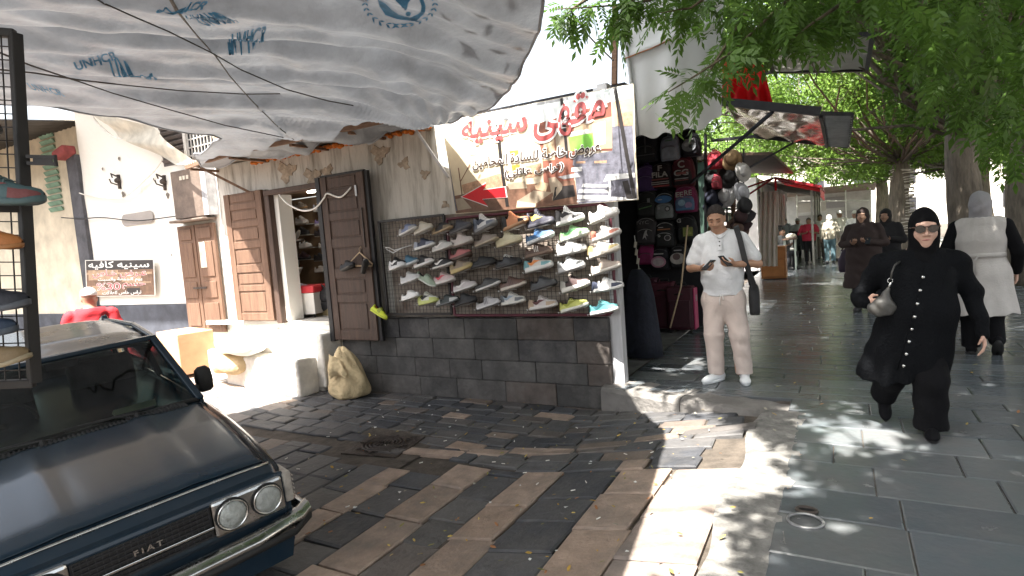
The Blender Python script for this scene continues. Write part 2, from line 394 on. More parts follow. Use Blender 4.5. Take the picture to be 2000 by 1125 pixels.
# fallen leaves: nobody could count them
lf = MB()
for i in range(420):
    if RNG.random() < .55: x, y = RNG.uniform(-4.6, -.9), RNG.uniform(2.2, 5.8)
    else: x, y = RNG.uniform(-1.2, 3.2), RNG.uniform(2.4, 12)
    if y > 4.9 and RNG.random() < .3 and x < -1: y = 5.6 + RNG.uniform(-.1, .15)
    z = (gz(x, y) if x < -.4 else 0) + .022; a = RNG.uniform(0, 6.28); l = RNG.uniform(.010, .026); w = l * RNG.uniform(.3, .5); R = rotz(a) @ rotx(RNG.uniform(-.4, .4)) @ roty(RNG.uniform(-.4, .4))
    p = [(-l, 0, 0), (-.3 * l, -w, .003), (.5 * l, -w * .8, .002), (l, 0, .004), (.5 * l, w * .8, .002), (-.3 * l, w, .003)]
    c = [(.42, .26, .05), (.30, .13, .05), (.22, .2, .06), (.5, .36, .1), (.3, .28, .22)][RNG.integers(5)]
    lf.add([R @ np.array(q) + (x, y, z) for q in p], [(0, 1, 2, 3, 4, 5)], 0, c)
tag(lf.build('fallen_leaves', mat('leaf_litter', (1, 1, 1), .8, .2, 9, 0, attr=True)), 'small yellow and brown fallen leaves scattered over the paving', 'leaves', kind='stuff')
lt = MB()
for i in range(60):
    x, y = RNG.uniform(-4.8, -1.0), RNG.uniform(2.6, 5.6); z = gz(x, y) + .022; R = rotz(RNG.uniform(0, 6.3)) @ rotx(RNG.uniform(-.3, .3))
    if RNG.random() < .5: lt.tube([R @ np.array(q) + (x, y, z) for q in ((-.016, 0, 0), (.016, 0, 0))], .0035, 6, col=(.75, .72, .66))
    else:
        s = RNG.uniform(.008, .02); lt.add([R @ np.array(q) * s + (x, y, z) for q in ((-1, -.6, 0), (.8, -.7, .2), (1, .5, 0), (-.5, .8, .3))], [(0, 1, 2, 3)], 0, (.7, .7, .68))
tag(lt.build('litter', mat('paper_litter', (1, 1, 1), .8, .1, 9, 0, attr=True)), 'cigarette ends and paper scraps littering the cobbles', 'litter', kind='stuff')
# ---------------------------------------------------------------- shop building
YW = 5.9
M_PLAST = mat('weathered_plaster', (.58, .56, .52), .9, 0, 2.2, .5, 14, stretch=(5, 5, .55), col2=(.24, .22, .19), mix=(.30, .54))
M_WHITE = mat('white_plaster', (.78, .76, .71), .9, 0, 1.6, .35, 10, col2=(.58, .53, .45), mix=(.24, .40))
M_BASALT = mat('basalt_block', (1, 1, 1), .85, .5, 5, .7, 22, attr=True, dust=((.17, .16, .15), 2.6, .45, .78, .7))
M_WOOD = mat('old_brown_wood', (.092, .056, .040), .62, 0, 3, .4, 30, stretch=(9, 9, .8), col2=(.045, .026, .02), mix=(.3, .7))
M_WOOD2 = mat('lighter_brown_wood', (.18, .105, .068), .7, 0, 3, .4, 30, stretch=(9, 9, .8), col2=(.10, .055, .036), mix=(.3, .7))  # a lighter brown than the other door wood
M_BLACKW = mat('black_wood', (.012, .011, .012), .6, .3, 6, .2, 30)
M_ZINC = mat('roof_sheet', (.34, .31, .26), .55, .3, 5, .15, 30, metal=.3)
M_FOAM = mat('orange_foam', (.55, .16, .025), .9, .35, 12, .8, 40)
M_POST = mat('white_painted_post', (.50, .50, .52), .6, .2, 4, .2, 30, stretch=(3, 3, .6))
M_RUST = mat('rusty_iron', 0)
shop = thing('shop_building', 'low shop with streaked plaster wall, dark stone base and open double door', 'building', (-5.1, YW, -.28))
w = MB(); T = .22
for x0, x1, z0, z1 in ((-8.42, -7.24, -.3, 3.06), (-7.24, -6.08, 2.56, 3.06), (-6.08, -2.13, .70, 3.06)):
    w.grid(lambda u, v: (lerp(x0, x1, u), YW + .010 * wob(lerp(x0, x1, u) * 2, lerp(z0, z1, v) * 2), lerp(z0, z1, v)), max(2, int((x1 - x0) * 8)), max(2, int((z1 - z0) * 8)))
    w.box(((x0 + x1) / 2, YW + T / 2 + .03, (z0 + z1) / 2), (x1 - x0, T - .02, z1 - z0))
w.build('wall', M_PLAST, shop, smooth=True)
w = MB()                                                    # peeled patches with a raised rim
for px, py, r in ((742, 300, .13), (790, 320, .08), (830, 340, .06), (700, 350, .10), (870, 400, .05), (560, 335, .16), (610, 345, .14), (640, 335, .1)):
    c = ony(px, py, YW - .004); pts = []
    for k in range(18):
        a = k / 18 * 6.283; rr = r * (1 + .35 * math.sin(3 * a + px) + .2 * math.sin(7 * a))
        pts.append((c[0] + rr * math.cos(a), c[1] - .010, c[2] + rr * .8 * math.sin(a)))
    w = MB(); w.poly(pts, thick=(0, .02, 0)); w.build('peeled_plaster', mat('bare_plaster', (.40, .33, .26), .95, .4, 12, .8, 30), shop)
w = MB(); w.box((-3.58, YW - .022, 1.34), (2.95, .02, 1.24)); w.build('stained_wall', mat('stained_wall', (.34, .30, .26), .92, 0, 3.2, .5, 14, col2=(.12, .085, .065), mix=(.34, .62)), shop)
# stone base of coursed blocks
b = MB(); z = -.5; rows = [.22, .25, .24, .25, .25]
SC = [(.072, .069, .067), (.088, .084, .081), (.105, .098, .094), (.06, .058, .06), (.11, .09, .08)]
for k, h in enumerate(rows):
    x = -5.98 + (.0 if k % 2 else .12)
    first = True
    while x < -2.15:
        l = RNG.uniform(.36, .72); x1 = min(x + l, -2.15)
        if -2.15 - x1 < .15: x1 = -2.15
        xa = -5.98 if first else x; first = False
        b.box(((xa + x1) / 2, YW - .02 + RNG.uniform(-.006, .006), z + h / 2), (x1 - xa - .005, .16, h - .005), col=rc(SC)); x = x1
    z += h
b.box((-4.06, YW - .005, .105), (3.80, .10, 1.2), col=(.10, .095, .09))
b.build('stone_base', M_BASALT, shop, bevel=.008)
b = MB(); b.grid(lambda u, v: (lerp(-5.98, -2.15, u), lerp(YW - .105, YW + .02, v), .722 + .008 * wob(u * 30, v * 3)), 60, 4); b.build('ledge', mat('dusty_ledge', (.21, .20, .19), .95, .4, 8, .6, 30), shop, smooth=True)
# opening: frame, room
f = MB()
f.box((-7.19, YW - .03, 1.60), (.09, .16, 1.92)); f.box((-6.08, YW - .035, 1.60), (.07, .16, 1.92)); f.box((-6.635, YW - .04, 2.535), (1.19, .18, .07)); f.box((-7.28, YW - .02, 1.62), (.05, .1, 1.95))
f.build('door_frame', M_WOOD, shop, bevel=.008)
j = MB(); j.box((-7.10, YW + .10, 1.585), (.09, .24, 1.84)); j.build('jamb', M_WHITE, shop)
r = MB(); M_ROOM = mat('room_board', (.27, .185, .115), .8, .3, 3, .2, 12)
r.box((-7.15, 7.42, 1.6), (3.9, .05, 2.0)); r.box((-9.06, 6.86, 1.6), (.05, 1.1, 2.0)); r.box((-5.3, 6.78, 1.6), (.05, 1.25, 2.0)); r.box((-7.15, 6.84, 2.64), (3.9, 1.15, .05)); r.box((-8.3, 6.3, 1.6), (1.5, .04, 2.0))
r.build('room', M_ROOM, shop)
r = MB(); r.box((-7.15, 6.64, .63), (3.9, 1.5, .06)); r.build('room_floor', mat('room_tiles', (.36, .35, .33), .45, .2, 4, .1, 20), shop)
r = MB(); r.box((-9.0, 6.86, 1.6), (.04, 1.0, 1.9)); r.build('bare_side', mat('grey_render', (.23, .21, .18), .9, .35, 6, .5, 22), shop)
def door_leaf(x0, x1, z0, z1, y, mt, name, label, edge):
    d = MB(); wd = x1 - x0; d.box(((x0 + x1) / 2, y, (z0 + z1) / 2), (wd, .04, z1 - z0))
    e = .13 * wd / .9
    for a, b_ in ((x0, x0 + e), (x1 - e, x1)): d.box(((a + b_) / 2, y - .028, (z0 + z1) / 2), (b_ - a, .018, z1 - z0))
    zz = z0; hs = [.13, .38, .10, .22, .13, .28, .12, .24, .10, .20, .10, .18]; sc = (z1 - z0) / sum(hs)
    for i, h in enumerate(hs):
        h *= sc
        if i % 2 == 0: d.box(((x0 + x1) / 2, y - .027, zz + h / 2), (wd - 2 * e - .004, .014, h))
        else: d.box(((x0 + x1) / 2, y - .024, zz + h / 2), (wd - 2 * e - .07, .012, h - .05))
        zz += h
    o = d.build('door', mt, shop, bevel=.006); o['label'] = label
    if edge:
        g_ = MB(); g_.box((x0 - .04, y - .012, (z0 + z1) / 2 - .005), (.075, .07, z1 - z0 + .03)); g_.box((x1 + .03, y + .01, (z0 + z1) / 2), (.055, .05, z1 - z0 + .02)); g_.box(((x0 + x1) / 2, y + .005, z1 + .012), (wd - .005, .06, .03))
        g_.build('door_edge', M_BLACKW, o, bevel=.004)
    return o
dl = door_leaf(-8.16, -7.31, .68, 2.60, YW - .07, M_WOOD2, 'door', 'lighter brown panelled leaf left of the opening', False)
dr = door_leaf(-5.98, -5.22, .44, 2.60, YW - .19, M_WOOD, 'door', 'dark brown panelled leaf folded back to the right', True)
h = MB(); c = ony(695, 372, YW - .235); h.box(c, (.03, .012, .14)); h.build('bolt', mat('zinc', 0), dr); 
h = MB(); c = ony(722, 375, YW - .235); h.box((-5.28, YW - .235, 1.9), (.012, .014, .5)); h.build('iron_strip', M_RUST, dr)
# corner post
p = MB(); p.box((-2.075, YW + .02, 1.53), (.11, .13, 3.16)); p.box((-2.155, YW + .03, 1.53), (.05, .10, 3.1)); p.build('corner_post', M_POST, shop, bevel=.006)
# side wall towards the stall
p = MB(); p.box((-2.3, 7.9, 1.55), (.0001 + .1, .02, .02)); 
p = MB(); p.box((-3.4, YW + .26, 1.6), (2.5, .06, 3.0)); p.build('rear_lining', mat('dark_lining', (.03, .03, .033), .9, .3, 4, .2, 12), shop)
# corrugated roof
r = MB(); NX = 150
def rf(u, v):
    x = lerp(-8.45, -4.22, u); yf = lerp(5.46, 5.22, clamp((x + 8.45) / 1.2)); y = lerp(yf, 7.9, v)
    return (x, y, 3.075 + .05 * (y - 5.2) * .3 + .012 * math.sin(x / .075 * 6.283 / 1.0))
r.grid(rf, 340, 6); r.build('corrugated_roof', M_ZINC, shop, smooth=True, solid=.004)
r = MB(); r.bar((-8.42, 5.44, 3.03), (-7.2, 5.23, 3.03), .05, .05); r.bar((-7.2, 5.23, 3.03), (-4.25, 5.23, 3.03), .05, .05)
for x in (-8.35, -7.2, -6.0, -5.0, -4.3): r.bar((x, 5.28 if x > -8 else 5.46, 2.995), (x, YW, 2.995), .05, .03)
r.bar((-7.55, YW - .02, 2.55), (-8.1, 5.42, 3.0), .035, .035)
r.build('roof_batten', mat('weathered_batten', (.17, .10, .065), .85, .4, 6, .4, 30, stretch=(.7, 6, 6)), shop)
f = MB(); x = -7.5
while x < -4.25:
    big = x < -5.6 or RNG.random() < .3; rr = RNG.uniform(.018, .034) if big else RNG.uniform(.008, .018)
    f.ell((x, YW - .02 - rr * .6, 3.025 + RNG.uniform(-.03, .015)), (rr * 1.3, rr, rr * RNG.uniform(.7, 1.2)), 8, 6); x += rr * RNG.uniform(.7, 1.2)
f.build('foam_seam', M_FOAM, shop, smooth=True)
f = MB(); f.bar(ony(805, 243, 5.72), ony(876, 347, 5.84), .045, .03); f.build('brace', M_POST, shop, bevel=.004)
# steps, stone block, terrace (sunlit)
M_STEP = mat('pale_step_stone', (.68, .65, .60), .9, .2, 5, .8, 16)
s = MB(); s.box((-6.85, 5.70, .17), (1.55, .36, .74)); s.box((-6.95, 5.36, .0), (1.5, .34, .52))
s.box((-8.7, 5.62, .0), (1.9, .55, .62)); s.box((-6.9, 5.95, .3), (1.9, .1, .68)); s.build('door_steps', M_STEP, shop, bevel=.035, seg=3)
# ---------------------------------------------------------------- white house
H = thing('white_house', 'white plastered house wall with dark blue plinth and holed plaster', 'building', (-11.2, 6.2, -.1))
w = MB(); w.grid(lambda u, v: (lerp(-12.95, -9.72, u), 6.2 + .015 * wob(u * 5, v * 5), lerp(.92, 5.6, v)), 40, 50); w.box((-11.33, 6.36, 2.6), (3.22, .28, 6.0)); w.build('wall', M_WHITE, H, smooth=True)
w = MB(); w.box((-11.33, 6.19, .2), (3.24, .08, 1.42)); w.box((-15.6, 6.44, .1), (5.3, .1, 1.25)); w.build('plinth', mat('dark_blue_plinth', (.055, .06, .075), .75, .4, 3, .3, 12), H, bevel=.01)
w = MB(); w.grid(lambda u, v: (lerp(-18, -13.35, u), 6.5, lerp(.72, 4.85, v)), 10, 10); w.box((-15.6, 6.66, 2.4), (5.3, .28, 4.9)); w.build('side_wall', mat('cream_render', (.62, .55, .43), .9, .25, 2, .3, 10), H)
w = MB(); w.box((-13.15, 6.28, 1.8), (.40, .3, 4.2)); w.build('dark_pilaster', mat('charcoal_render', (.07, .07, .08), .8, .4, 4, .3, 14), H, bevel=.01)
w = MB(); w.box((-11.3, 4.95, 5.75), (4.2, 2.5, .12)); w.build('added_shade_slab', M_WHITE, H)  # unseen slab added overhead to keep the white wall in shade
w = MB(); w.box((-13.2, 6.05, 3.95), (.46, .25, .17), R=roty(rad(-12))); w.build('red_awning_box', mat('faded_red_cloth', (.22, .05, .05), .9, .3, 6, .3, 20), H, bevel=.04)
w = MB()
for k in range(14): w.box((-14.75, 6.47, 3.0 + k * .13), (.55, .03, .09), R=rotx(.5))
w.build('green_shutter', mat('green_shutter', (.16, .27, .2), .7, .3, 4, .2, 16), H)
for px, py in ((233, 355), (322, 357)):                       # wall fittings
    c = ony(px, py, 6.18); s = MB(); s.box(c, (.05, .05, .26)); s.tube([c + (0, -.04, .10), c + (.0, -.13, .14), c + (.07, -.15, .06)], .014, 6); s.tube([c + (0, -.04, -.06), c + (-.05, -.12, -.02), c + (-.07, -.13, .05)], .014, 6); s.ell(c + (0, -.03, .02), (.07, .05, .05), 8, 6)
    s.build('wall_bracket', M_RUST, H, smooth=True)
hh = MB()
for px, py, r in ((240, 380, .05), (327, 382, .045), (232, 310, .03), (300, 350, .02), (350, 330, .03), (200, 330, .025), (335, 498, .02), (375, 498, .02)):
    hh = MB(); c = ony(px, py, 6.175); hh.poly([(c[0] + r * (1 + .4 * math.sin(3 * a + px)) * math.cos(a), c[1] + .002, c[2] + r * 1.2 * math.sin(a)) for a in np.linspace(0, 6.0, 12)]); hh.build('plaster_hole', mat('hole_grey', (.16, .14, .12), .95, .3, 20, .5, 40), H)
w = MB(); c = ony(268, 427, 6.17); w.loft([[(c[0] + sx * .40 + .11 * math.cos(a) * 1.0, 6.173 - k * .006, c[2] + .11 * math.sin(a)) for a, sx in [(q, 1 if math.cos(q) > 0 else -1) for q in np.linspace(0, 6.283, 24, endpoint=False)]] for k in (0, 1)]); w.build('grey_plaque', mat('grey_patch', (.34, .31, .29), .9, .1, 3, .1, 8), H)
# door bay between house and shop
w = MB(); w.box((-9.1, 6.16, 2.6), (1.35, .2, 5.9)); w.build('bay_wall', M_WHITE, H)
d = MB(); dz0, dz1 = .46, 2.24
for x0, x1 in ((-9.72, -9.25), (-9.24, -8.74)):
    d.box(((x0 + x1) / 2, 6.0, (dz0 + dz1) / 2), (x1 - x0 - .01, .05, dz1 - dz0))
    for k, (za, zb) in enumerate(((.56, .95), (1.03, 1.3), (1.38, 1.95), (2.0, 2.18))): d.box(((x0 + x1) / 2, 5.968, (za + zb) / 2), (x1 - x0 - .16, .02, zb - za))
dd = d.build('door', M_WOOD2, H, bevel=.008)
d = MB(); d.box((-9.06, 5.955, 1.74), (.15, .012, .42)); d.build('notice', mat('old_paper', (.55, .5, .42), .9, .2, 9, .1, 20), dd); d = MB(); d.box((-9.24, 5.955, 1.2), (.36, .02, .03)); d.build('door_bolt', M_RUST, dd)
c_ = MB(); c_.box((-9.2, 6.0, 2.74), (.80, .20, .78)); c_.box((-9.2, 5.96, 2.31), (.9, .30, .04)); 
c_.build('meter_box', mat('brown_box', (.14, .105, .085), .7, .35, 5, .3, 20), H, bevel=.015)
c_ = MB(); c_.box((-8.73, 5.98, 2.76), (.12, .2, .8)); c_.build('cloudy_sheet', mat('grey_polythene', (.34, .34, .36), .5, .4, 5, .5, 12), H)
c_ = MB(); 
for k in range(3): c_.box((-9.32 + k * .09, 5.895, 3.0), (.06, .008, .06))
c_.build('label_stickers', mat('old_paper', 0), H)
v_ = MB()
for k in range(13): v_.box((-9.62, 6.02, 3.35 + k * .09), (.62, .04, .05), R=rotx(.6))
v_.box((-9.62, 6.05, 3.9), (.70, .02, 1.25)); v_.build('louvre', mat('dark_louvre', (.09, .075, .07), .7, .3, 5, .2, 20), H)
v_ = MB()
for k in range(8): v_.box((-8.93, 6.03, 3.35 + k * .13), (.66, .02, .014)); v_.box((-9.22 + k * .085, 6.03, 3.8), (.014, .02, 1.0))
v_.box((-9.27, 6.03, 3.85), (.07, .06, 1.3)); v_.build('window_grille', mat('pale_frame', (.45, .43, .40), .7, .2, 6, .2, 20), H)
v_ = MB(); v_.box((-8.93, 6.055, 3.8), (.66, .01, 1.0)); v_.build('window_dark', mat('window_dark', (.03, .03, .035), .3, .2, 3, 0), H)
v_ = MB()
for k in range(4): v_.bar((-8.62 + k * .1, 5.98, 4.1), (-8.35 + k * .1, 5.98, 3.2), .07, .02)
v_.build('leaning_boards', mat('pinkish_board', (.50, .36, .29), .8, .3, 5, .3, 20), H)
# cables on the white wall
def wire(name, label, pts, r, m, cat='cable', n=5):
    mb = MB(); P = [np.array(p, float) for p in pts]; out = []
    for k in range(len(P) - 1):                               # Catmull-Rom
        a, b_, c__, d_ = P[max(k - 1, 0)], P[k], P[k + 1], P[min(k + 2, len(P) - 1)]
        for t in np.linspace(0, 1, 7)[:-1]: out.append(.5 * ((2 * b_) + (-a + c__) * t + (2 * a - 5 * b_ + 4 * c__ - d_) * t * t + (-a + 3 * b_ - 3 * c__ + d_) * t ** 3))
    out.append(P[-1]); mb.tube(out, r, n); o = mb.build(name, m, smooth=True); return tag(o, label, cat)
M_CABW = mat('white_cable', (.72, .70, .66), .5, .15, 9, .05); M_CABB = mat('black_cable', (.02, .02, .022), .5, .2, 9, .05); M_ROPE = mat('grey_rope', (.30, .28, .25), .9, .3, 30, .6, 120)
wire('wire', 'thin white wire sagging below the iron brackets on the white wall', [ony(x, y, 6.12) for x, y in ((155, 377), (185, 385), (232, 388), (252, 380), (300, 335), (318, 310))], .012, M_CABW)
wire('wire', 'dark wire running over the grey plaque on the white wall', [ony(x, y, 6.12) for x, y in ((120, 425), (160, 427), (200, 425), (268, 431), (330, 424), (362, 420))], .011, M_CABB)
wire('rope', 'white rope looped loosely under the tarpaulin corner by the white wall', [ony(x, y, 5.9) for x, y in ((172, 216), (190, 240), (220, 266), (248, 272), (280, 262), (292, 240))], .022, M_CABW, 'rope')
wire('cable', 'white flex looped across the top of the shop opening to the dark door', [ony(x, y, YW - .24) for x, y in ((545, 380), (562, 398), (590, 411), (615, 407), (632, 388), (640, 378), (665, 385), (686, 366))], .012, M_CABW)
# poster on the white wall
def panel_plane(q, y): return [ony(a, b, y) for a, b in q]
Pq = panel_plane(((169, 580), (304, 577), (301, 506), (166, 508)), 6.10)
po = thing('cafe_poster', 'printed cafe offer poster in Arabic fixed low on the white house wall', 'poster', (Pq[0] + Pq[1]) / 2)
fm = quadmap(*Pq)
bk = MB(); bk.grid(lambda u, v: fm(u, v), 2, 2, 3); 
def rect(mb, f, u0, v0, u1, v1, mi): mb.add([f(u0, v0), f(u1, v0), f(u1, v1), f(u0, v1)], [(0, 1, 2, 3)], mi)
PM = [mat('poster_dark', (.035, .03, .03), .5, .2, 5, 0), mat('poster_tan', (.38, .26, .17), .5, .35, 9, 0), mat('poster_brown', (.17, .10, .065), .5, .4, 12, 0), mat('poster_edge', (.6, .58, .55), .6, .1, 5, 0)]
f1 = quadmap(*Pq, off=(0, -.003, 0)); f2 = quadmap(*Pq, off=(0, -.006, 0)); f3 = quadmap(*Pq, off=(0, -.011, 0))
rect(bk, f1, .015, .02, .985, .73, 2); rect(bk, f1, .015, .73, .985, .98, 0)
for ki, (u0, v0, u1, v1, k) in enumerate(((.05, .45, .5, .72, 1), (.55, .35, .95, .62, 1), (.1, .05, .35, .3, 1), (.62, .06, .8, .22, 0), (.82, .4, .97, .7, 2), (.02, .6, .97, .66, 1), (.3, .2, .6, .4, 2))): rect(bk, quadmap(*Pq, off=(0, -.0045 - .0005 * ki, 0)), u0, v0, u1, v1, k)
bk.build('print', [PM[0], PM[1], PM[2], PM[3]], po)
M_INKW = mat('ink_white', (.8, .8, .78), .6, .05, 5, 0); M_INKR = mat('ink_red', (.42, .06, .07), .6, .1, 5, 0); M_INKK = mat('ink_dark', (.055, .04, .035), .6, .1, 5, 0)
tx = MB()
def line(s, u0, v0, u1, v1, red=False):
    s = arabic(s) if any(c in _AR for c in s) else s
    g0 = lambda u, v, f=f3: f(lerp(u0, u1, u), lerp(v0, v1, v))
    if red:
        put_text(tx, s, g0, .035, 0, ref=.0); put_text(tx, s, lambda u, v: g0(u, v) + (0, -.003, 0), 0, 1)
    else: put_text(tx, s, g0, .018, 0)
line('سينيه كافيه', .06, .74, .94, .96); line('عـرض خـاص', .12, .51, .9, .74, True); line('يوم الجمعة والسبت', .2, .39, .84, .52)
line('حسم', .56, .2, .88, .36, True); line('30%'[::1].replace('30%', '%30'), .18, .18, .53, .37, True); line('تراس خاص للعائلات', .26, .03, .82, .16)
tx.build('lettering', [M_INKW, M_INKR], po)
# ---------------------------------------------------------------- big café banner
BQ = [ony(890, 418, 5.74), ony(1247, 390, 5.72), ony(1237, 163, 5.74), ony(862, 238, 5.74)]
ban = thing('cafe_banner', 'large printed cafe banner in Arabic with a red arrow hung above the shoe rack', 'banner', (BQ[0] + BQ[1]) / 2)
bf_ = quadmap(*BQ)
def bsurf(u, v, off=0.0):
    p = bf_(u, v); return p + np.array([0, -off + .014 * math.sin(u * 9 + v * 4) * math.sin(math.pi * v) + .005 * math.sin(u * 19 - v * 6), 0])
A_ = np.array(BQ)
def buv(px, py):                                             # photo point -> banner coordinates
    p = ony(px, py, 5.74); u, v = .5, .5
    for _ in range(8):
        e = p - bf_(u, v); du = (bf_(u + .01, v) - bf_(u, v)) / .01; dv = (bf_(u, v + .01) - bf_(u, v)) / .01
        M2 = np.array([[du[0], dv[0]], [du[2], dv[2]]]); d_ = np.linalg.solve(M2, [e[0], e[2]]); u += d_[0]; v += d_[1]
    return u, v
def banmat(name, col, var=.2, sc=6): return mat('banner_' + name, col, .45, var, sc, .06, 8, transl=.35)
BM = [banmat('cream', (.66, .58, .44), .08), banmat('sky', (.80, .86, .88), .04), banmat('brown', (.20, .11, .075), .45, 9), banmat('brick', (.48, .30, .20), .35, 30), banmat('slate', (.17, .17, .21), .5, 14),
      banmat('orange', (.70, .28, .06)), banmat('green', (.25, .62, .10)), banmat('white', (.80, .80, .80), .06), banmat('table', (.40, .33, .25)), banmat('black', (.03, .026, .026)), banmat('maroon', (.26, .10, .07), .3), banmat('wall', (.56, .42, .28), .2), banmat('grey', (.42, .42, .44), .25)]
bm_ = MB(); bm_.grid(lambda u, v: bsurf(u, v), 48, 26, 0)
def patch(mb, pts, mi, lay, dens=.05, mapper=None):
    """flat print patch that follows the waves of the banner (polygon cut into a grid of strips)"""
    uv = [buv(*p) for p in pts]; bmm = bmesh.new(); vs = [bmm.verts.new((a, b_, 0)) for a, b_ in uv]; bmm.faces.new(vs)
    us = [a for a, _ in uv]; vv = [b_ for _, b_ in uv]
    for ax, lo, hi in ((0, min(us), max(us)), (1, min(vv), max(vv))):
        k = math.floor(lo / dens) + 1
        while k * dens < hi:
            nrm = (1, 0, 0) if ax == 0 else (0, 1, 0); cp = (k * dens, 0, 0) if ax == 0 else (0, k * dens, 0)
            bmesh.ops.bisect_plane(bmm, geom=bmm.verts[:] + bmm.edges[:] + bmm.faces[:], plane_co=cp, plane_no=nrm); k += 1
    bmm.verts.index_update(); ok = lambda t: min(max(t, .004), .996)
    mb.add([bsurf(ok(v.co.x), ok(v.co.y), lay * .0010) for v in bmm.verts], [[v.index for v in f.verts] for f in bmm.faces], mi); bmm.free()
X = lambda L: [(850 + a / 4.5, 170 + b_ / 4.5) for a, b_ in L]
for pts, mi, lay in (
    (X([(60, 300), (300, 240), (860, 330), (1740, 90), (1745, -30), (60, 240)]), 1, 1), (X([(60, 480), (330, 235), (60, 270)]), 7, 2),
    (X([(300, 245), (370, 230), (760, 300), (760, 318), (520, 270)]), 12, 3), (X([(860, 150), (1160, 80), (1170, 110), (885, 165), (890, 290), (865, 300)]), 12, 3),
    (X([(870, 330), (1550, 130), (1560, 330), (1560, 560), (1230, 560), (1220, 900), (960, 900), (940, 600)]), 10, 2), (X([(1230, 340), (1560, 260), (1560, 540), (1180, 560)]), 11, 3), (X([(1390, 330), (1500, 300), (1500, 500), (1410, 520)]), 7, 4),
    (X([(1050, 410), (1190, 380), (1190, 560), (1060, 570)]), 8, 3), (X([(950, 400), (1040, 380), (1050, 640), (950, 650)]), 11, 3),
    (X([(1170, 440), (1390, 405), (1395, 530), (1190, 565)]), 6, 5), (X([(1200, 395), (1350, 370), (1370, 405), (1185, 437)]), 7, 5),
    (X([(1560, 350), (1740, 330), (1780, 985), (1260, 1030), (1210, 620), (1560, 560)]), 4, 2), (X([(1560, 130), (1740, 90), (1745, 330), (1580, 340)]), 11, 2), (X([(1620, 240), (1735, 210), (1740, 340), (1620, 350)]), 3, 4),
    (X([(655, 565), (735, 555), (738, 600), (680, 610)]), 5, 3), (X([(680, 690), (750, 680), (750, 740), (690, 750)]), 5, 3),
    (X([(230, 860), (580, 760), (620, 880), (400, 900), (250, 940)]), 3, 3), (X([(790, 700), (930, 665), (935, 780), (800, 800)]), 3, 3),
    (X([(150, 960), (640, 870), (1230, 820), (1262, 1032), (180, 1110)]), 2, 3), (X([(180, 985), (240, 975), (320, 1065), (200, 1085)]), 8, 4),
    (X([(640, 850), (800, 830), (815, 890), (660, 900)]), 8, 4), (X([(725, 1000), (870, 910), (1040, 925), (890, 1025)]), 8, 5), (X([(725, 1000), (890, 1025), (885, 1055), (715, 1060)]), 0, 5),
    (X([(890, 1025), (1040, 925), (1045, 960), (885, 1055)]), 2, 5), (X([(1080, 790), (1250, 755), (1280, 790), (1130, 810)]), 12, 4), (X([(1060, 880), (1220, 860), (1240, 960), (1040, 1000)]), 9, 4),
    (X([(1510, 770), (1760, 755), (1765, 795), (1480, 830)]), 7, 4), (X([(1300, 850), (1520, 860), (1520, 880), (1290, 880)]), 7, 4), (X([(1270, 900), (1520, 905), (1520, 930), (1260, 930)]), 7, 4), (X([(1255, 950), (1525, 955), (1525, 985), (1255, 985)]), 7, 4), (X([(1250, 1000), (1780, 990), (1780, 975), (1560, 965), (1250, 1015)]), 7, 4),
    (X([(1530, 830), (1545, 830), (1545, 985), (1530, 985)]), 7, 5), (X([(1650, 830), (1700, 820), (1745, 985), (1690, 985)]), 9, 5), (X([(1200, 710), (1290, 700), (1290, 740), (1200, 745)]), 7, 4),
    (X([(1220, 600), (1560, 570), (1540, 680), (1210, 690)]), 4, 4), (X([(1240, 655), (1320, 650), (1320, 670), (1240, 672)]), 3, 5), (X([(1400, 650), (1510, 645), (1510, 668), (1400, 670)]), 3, 5),
    (X([(305, 515), (360, 508), (368, 590), (315, 600)]), 7, 3), (X([(740, 500), (765, 497), (768, 545), (742, 548)]), 7, 3), (X([(865, 500), (885, 498), (888, 540), (868, 543)]), 7, 3),
    (X([(1040, 1000), (1000, 800), (1060, 790), (1125, 860), (1120, 900)]), 8, 4), (X([(880, 870), (930, 830), (1000, 850), (980, 920), (890, 900)]), 11, 5),
    ):
    patch(bm_, pts, mi, lay)
for (x0, y0), (x1, y1), w_ in (((235, 950), (205, 710), 9), ((222, 830), (310, 680), 8), ((375, 800), (400, 765), 6), ((545, 330), (640, 1050), 28), ((1110, 90), (1160, 620), 26), ((1580, 0), (1760, 980), 34), ((105, 620), (190, 1090), 12)):  # wide strips: shade of the timbers behind, drawn into the banner colour
    dx, dy = x1 - x0, y1 - y0; l = math.hypot(dx, dy); nx2, ny2 = -dy / l * w_ / 2, dx / l * w_ / 2
    patch(bm_, X([(x0 - nx2, y0 - ny2), (x0 + nx2, y0 + ny2), (x1 + nx2, y1 + ny2), (x1 - nx2, y1 - ny2)]), 2 if w_ < 12 else 9 if w_ > 24 else 4, 6)
bm_.build('print', BM, ban, smooth=True)
ar = MB(); AP = X([(235, 965), (450, 845), (425, 905), (620, 880), (632, 968), (415, 985), (470, 1045)])
patch(ar, [(a + (a - 948) * .06, b_ + (b_ - 381) * .10) for a, b_ in AP], 1, 8); patch(ar, AP, 0, 9); ar.build('arrow', [banmat('red', (.70, .015, .025), .08), BM[7]], ban, smooth=True)
bt = MB(); M_BR = banmat('letter_red', (.40, .085, .085), .12)
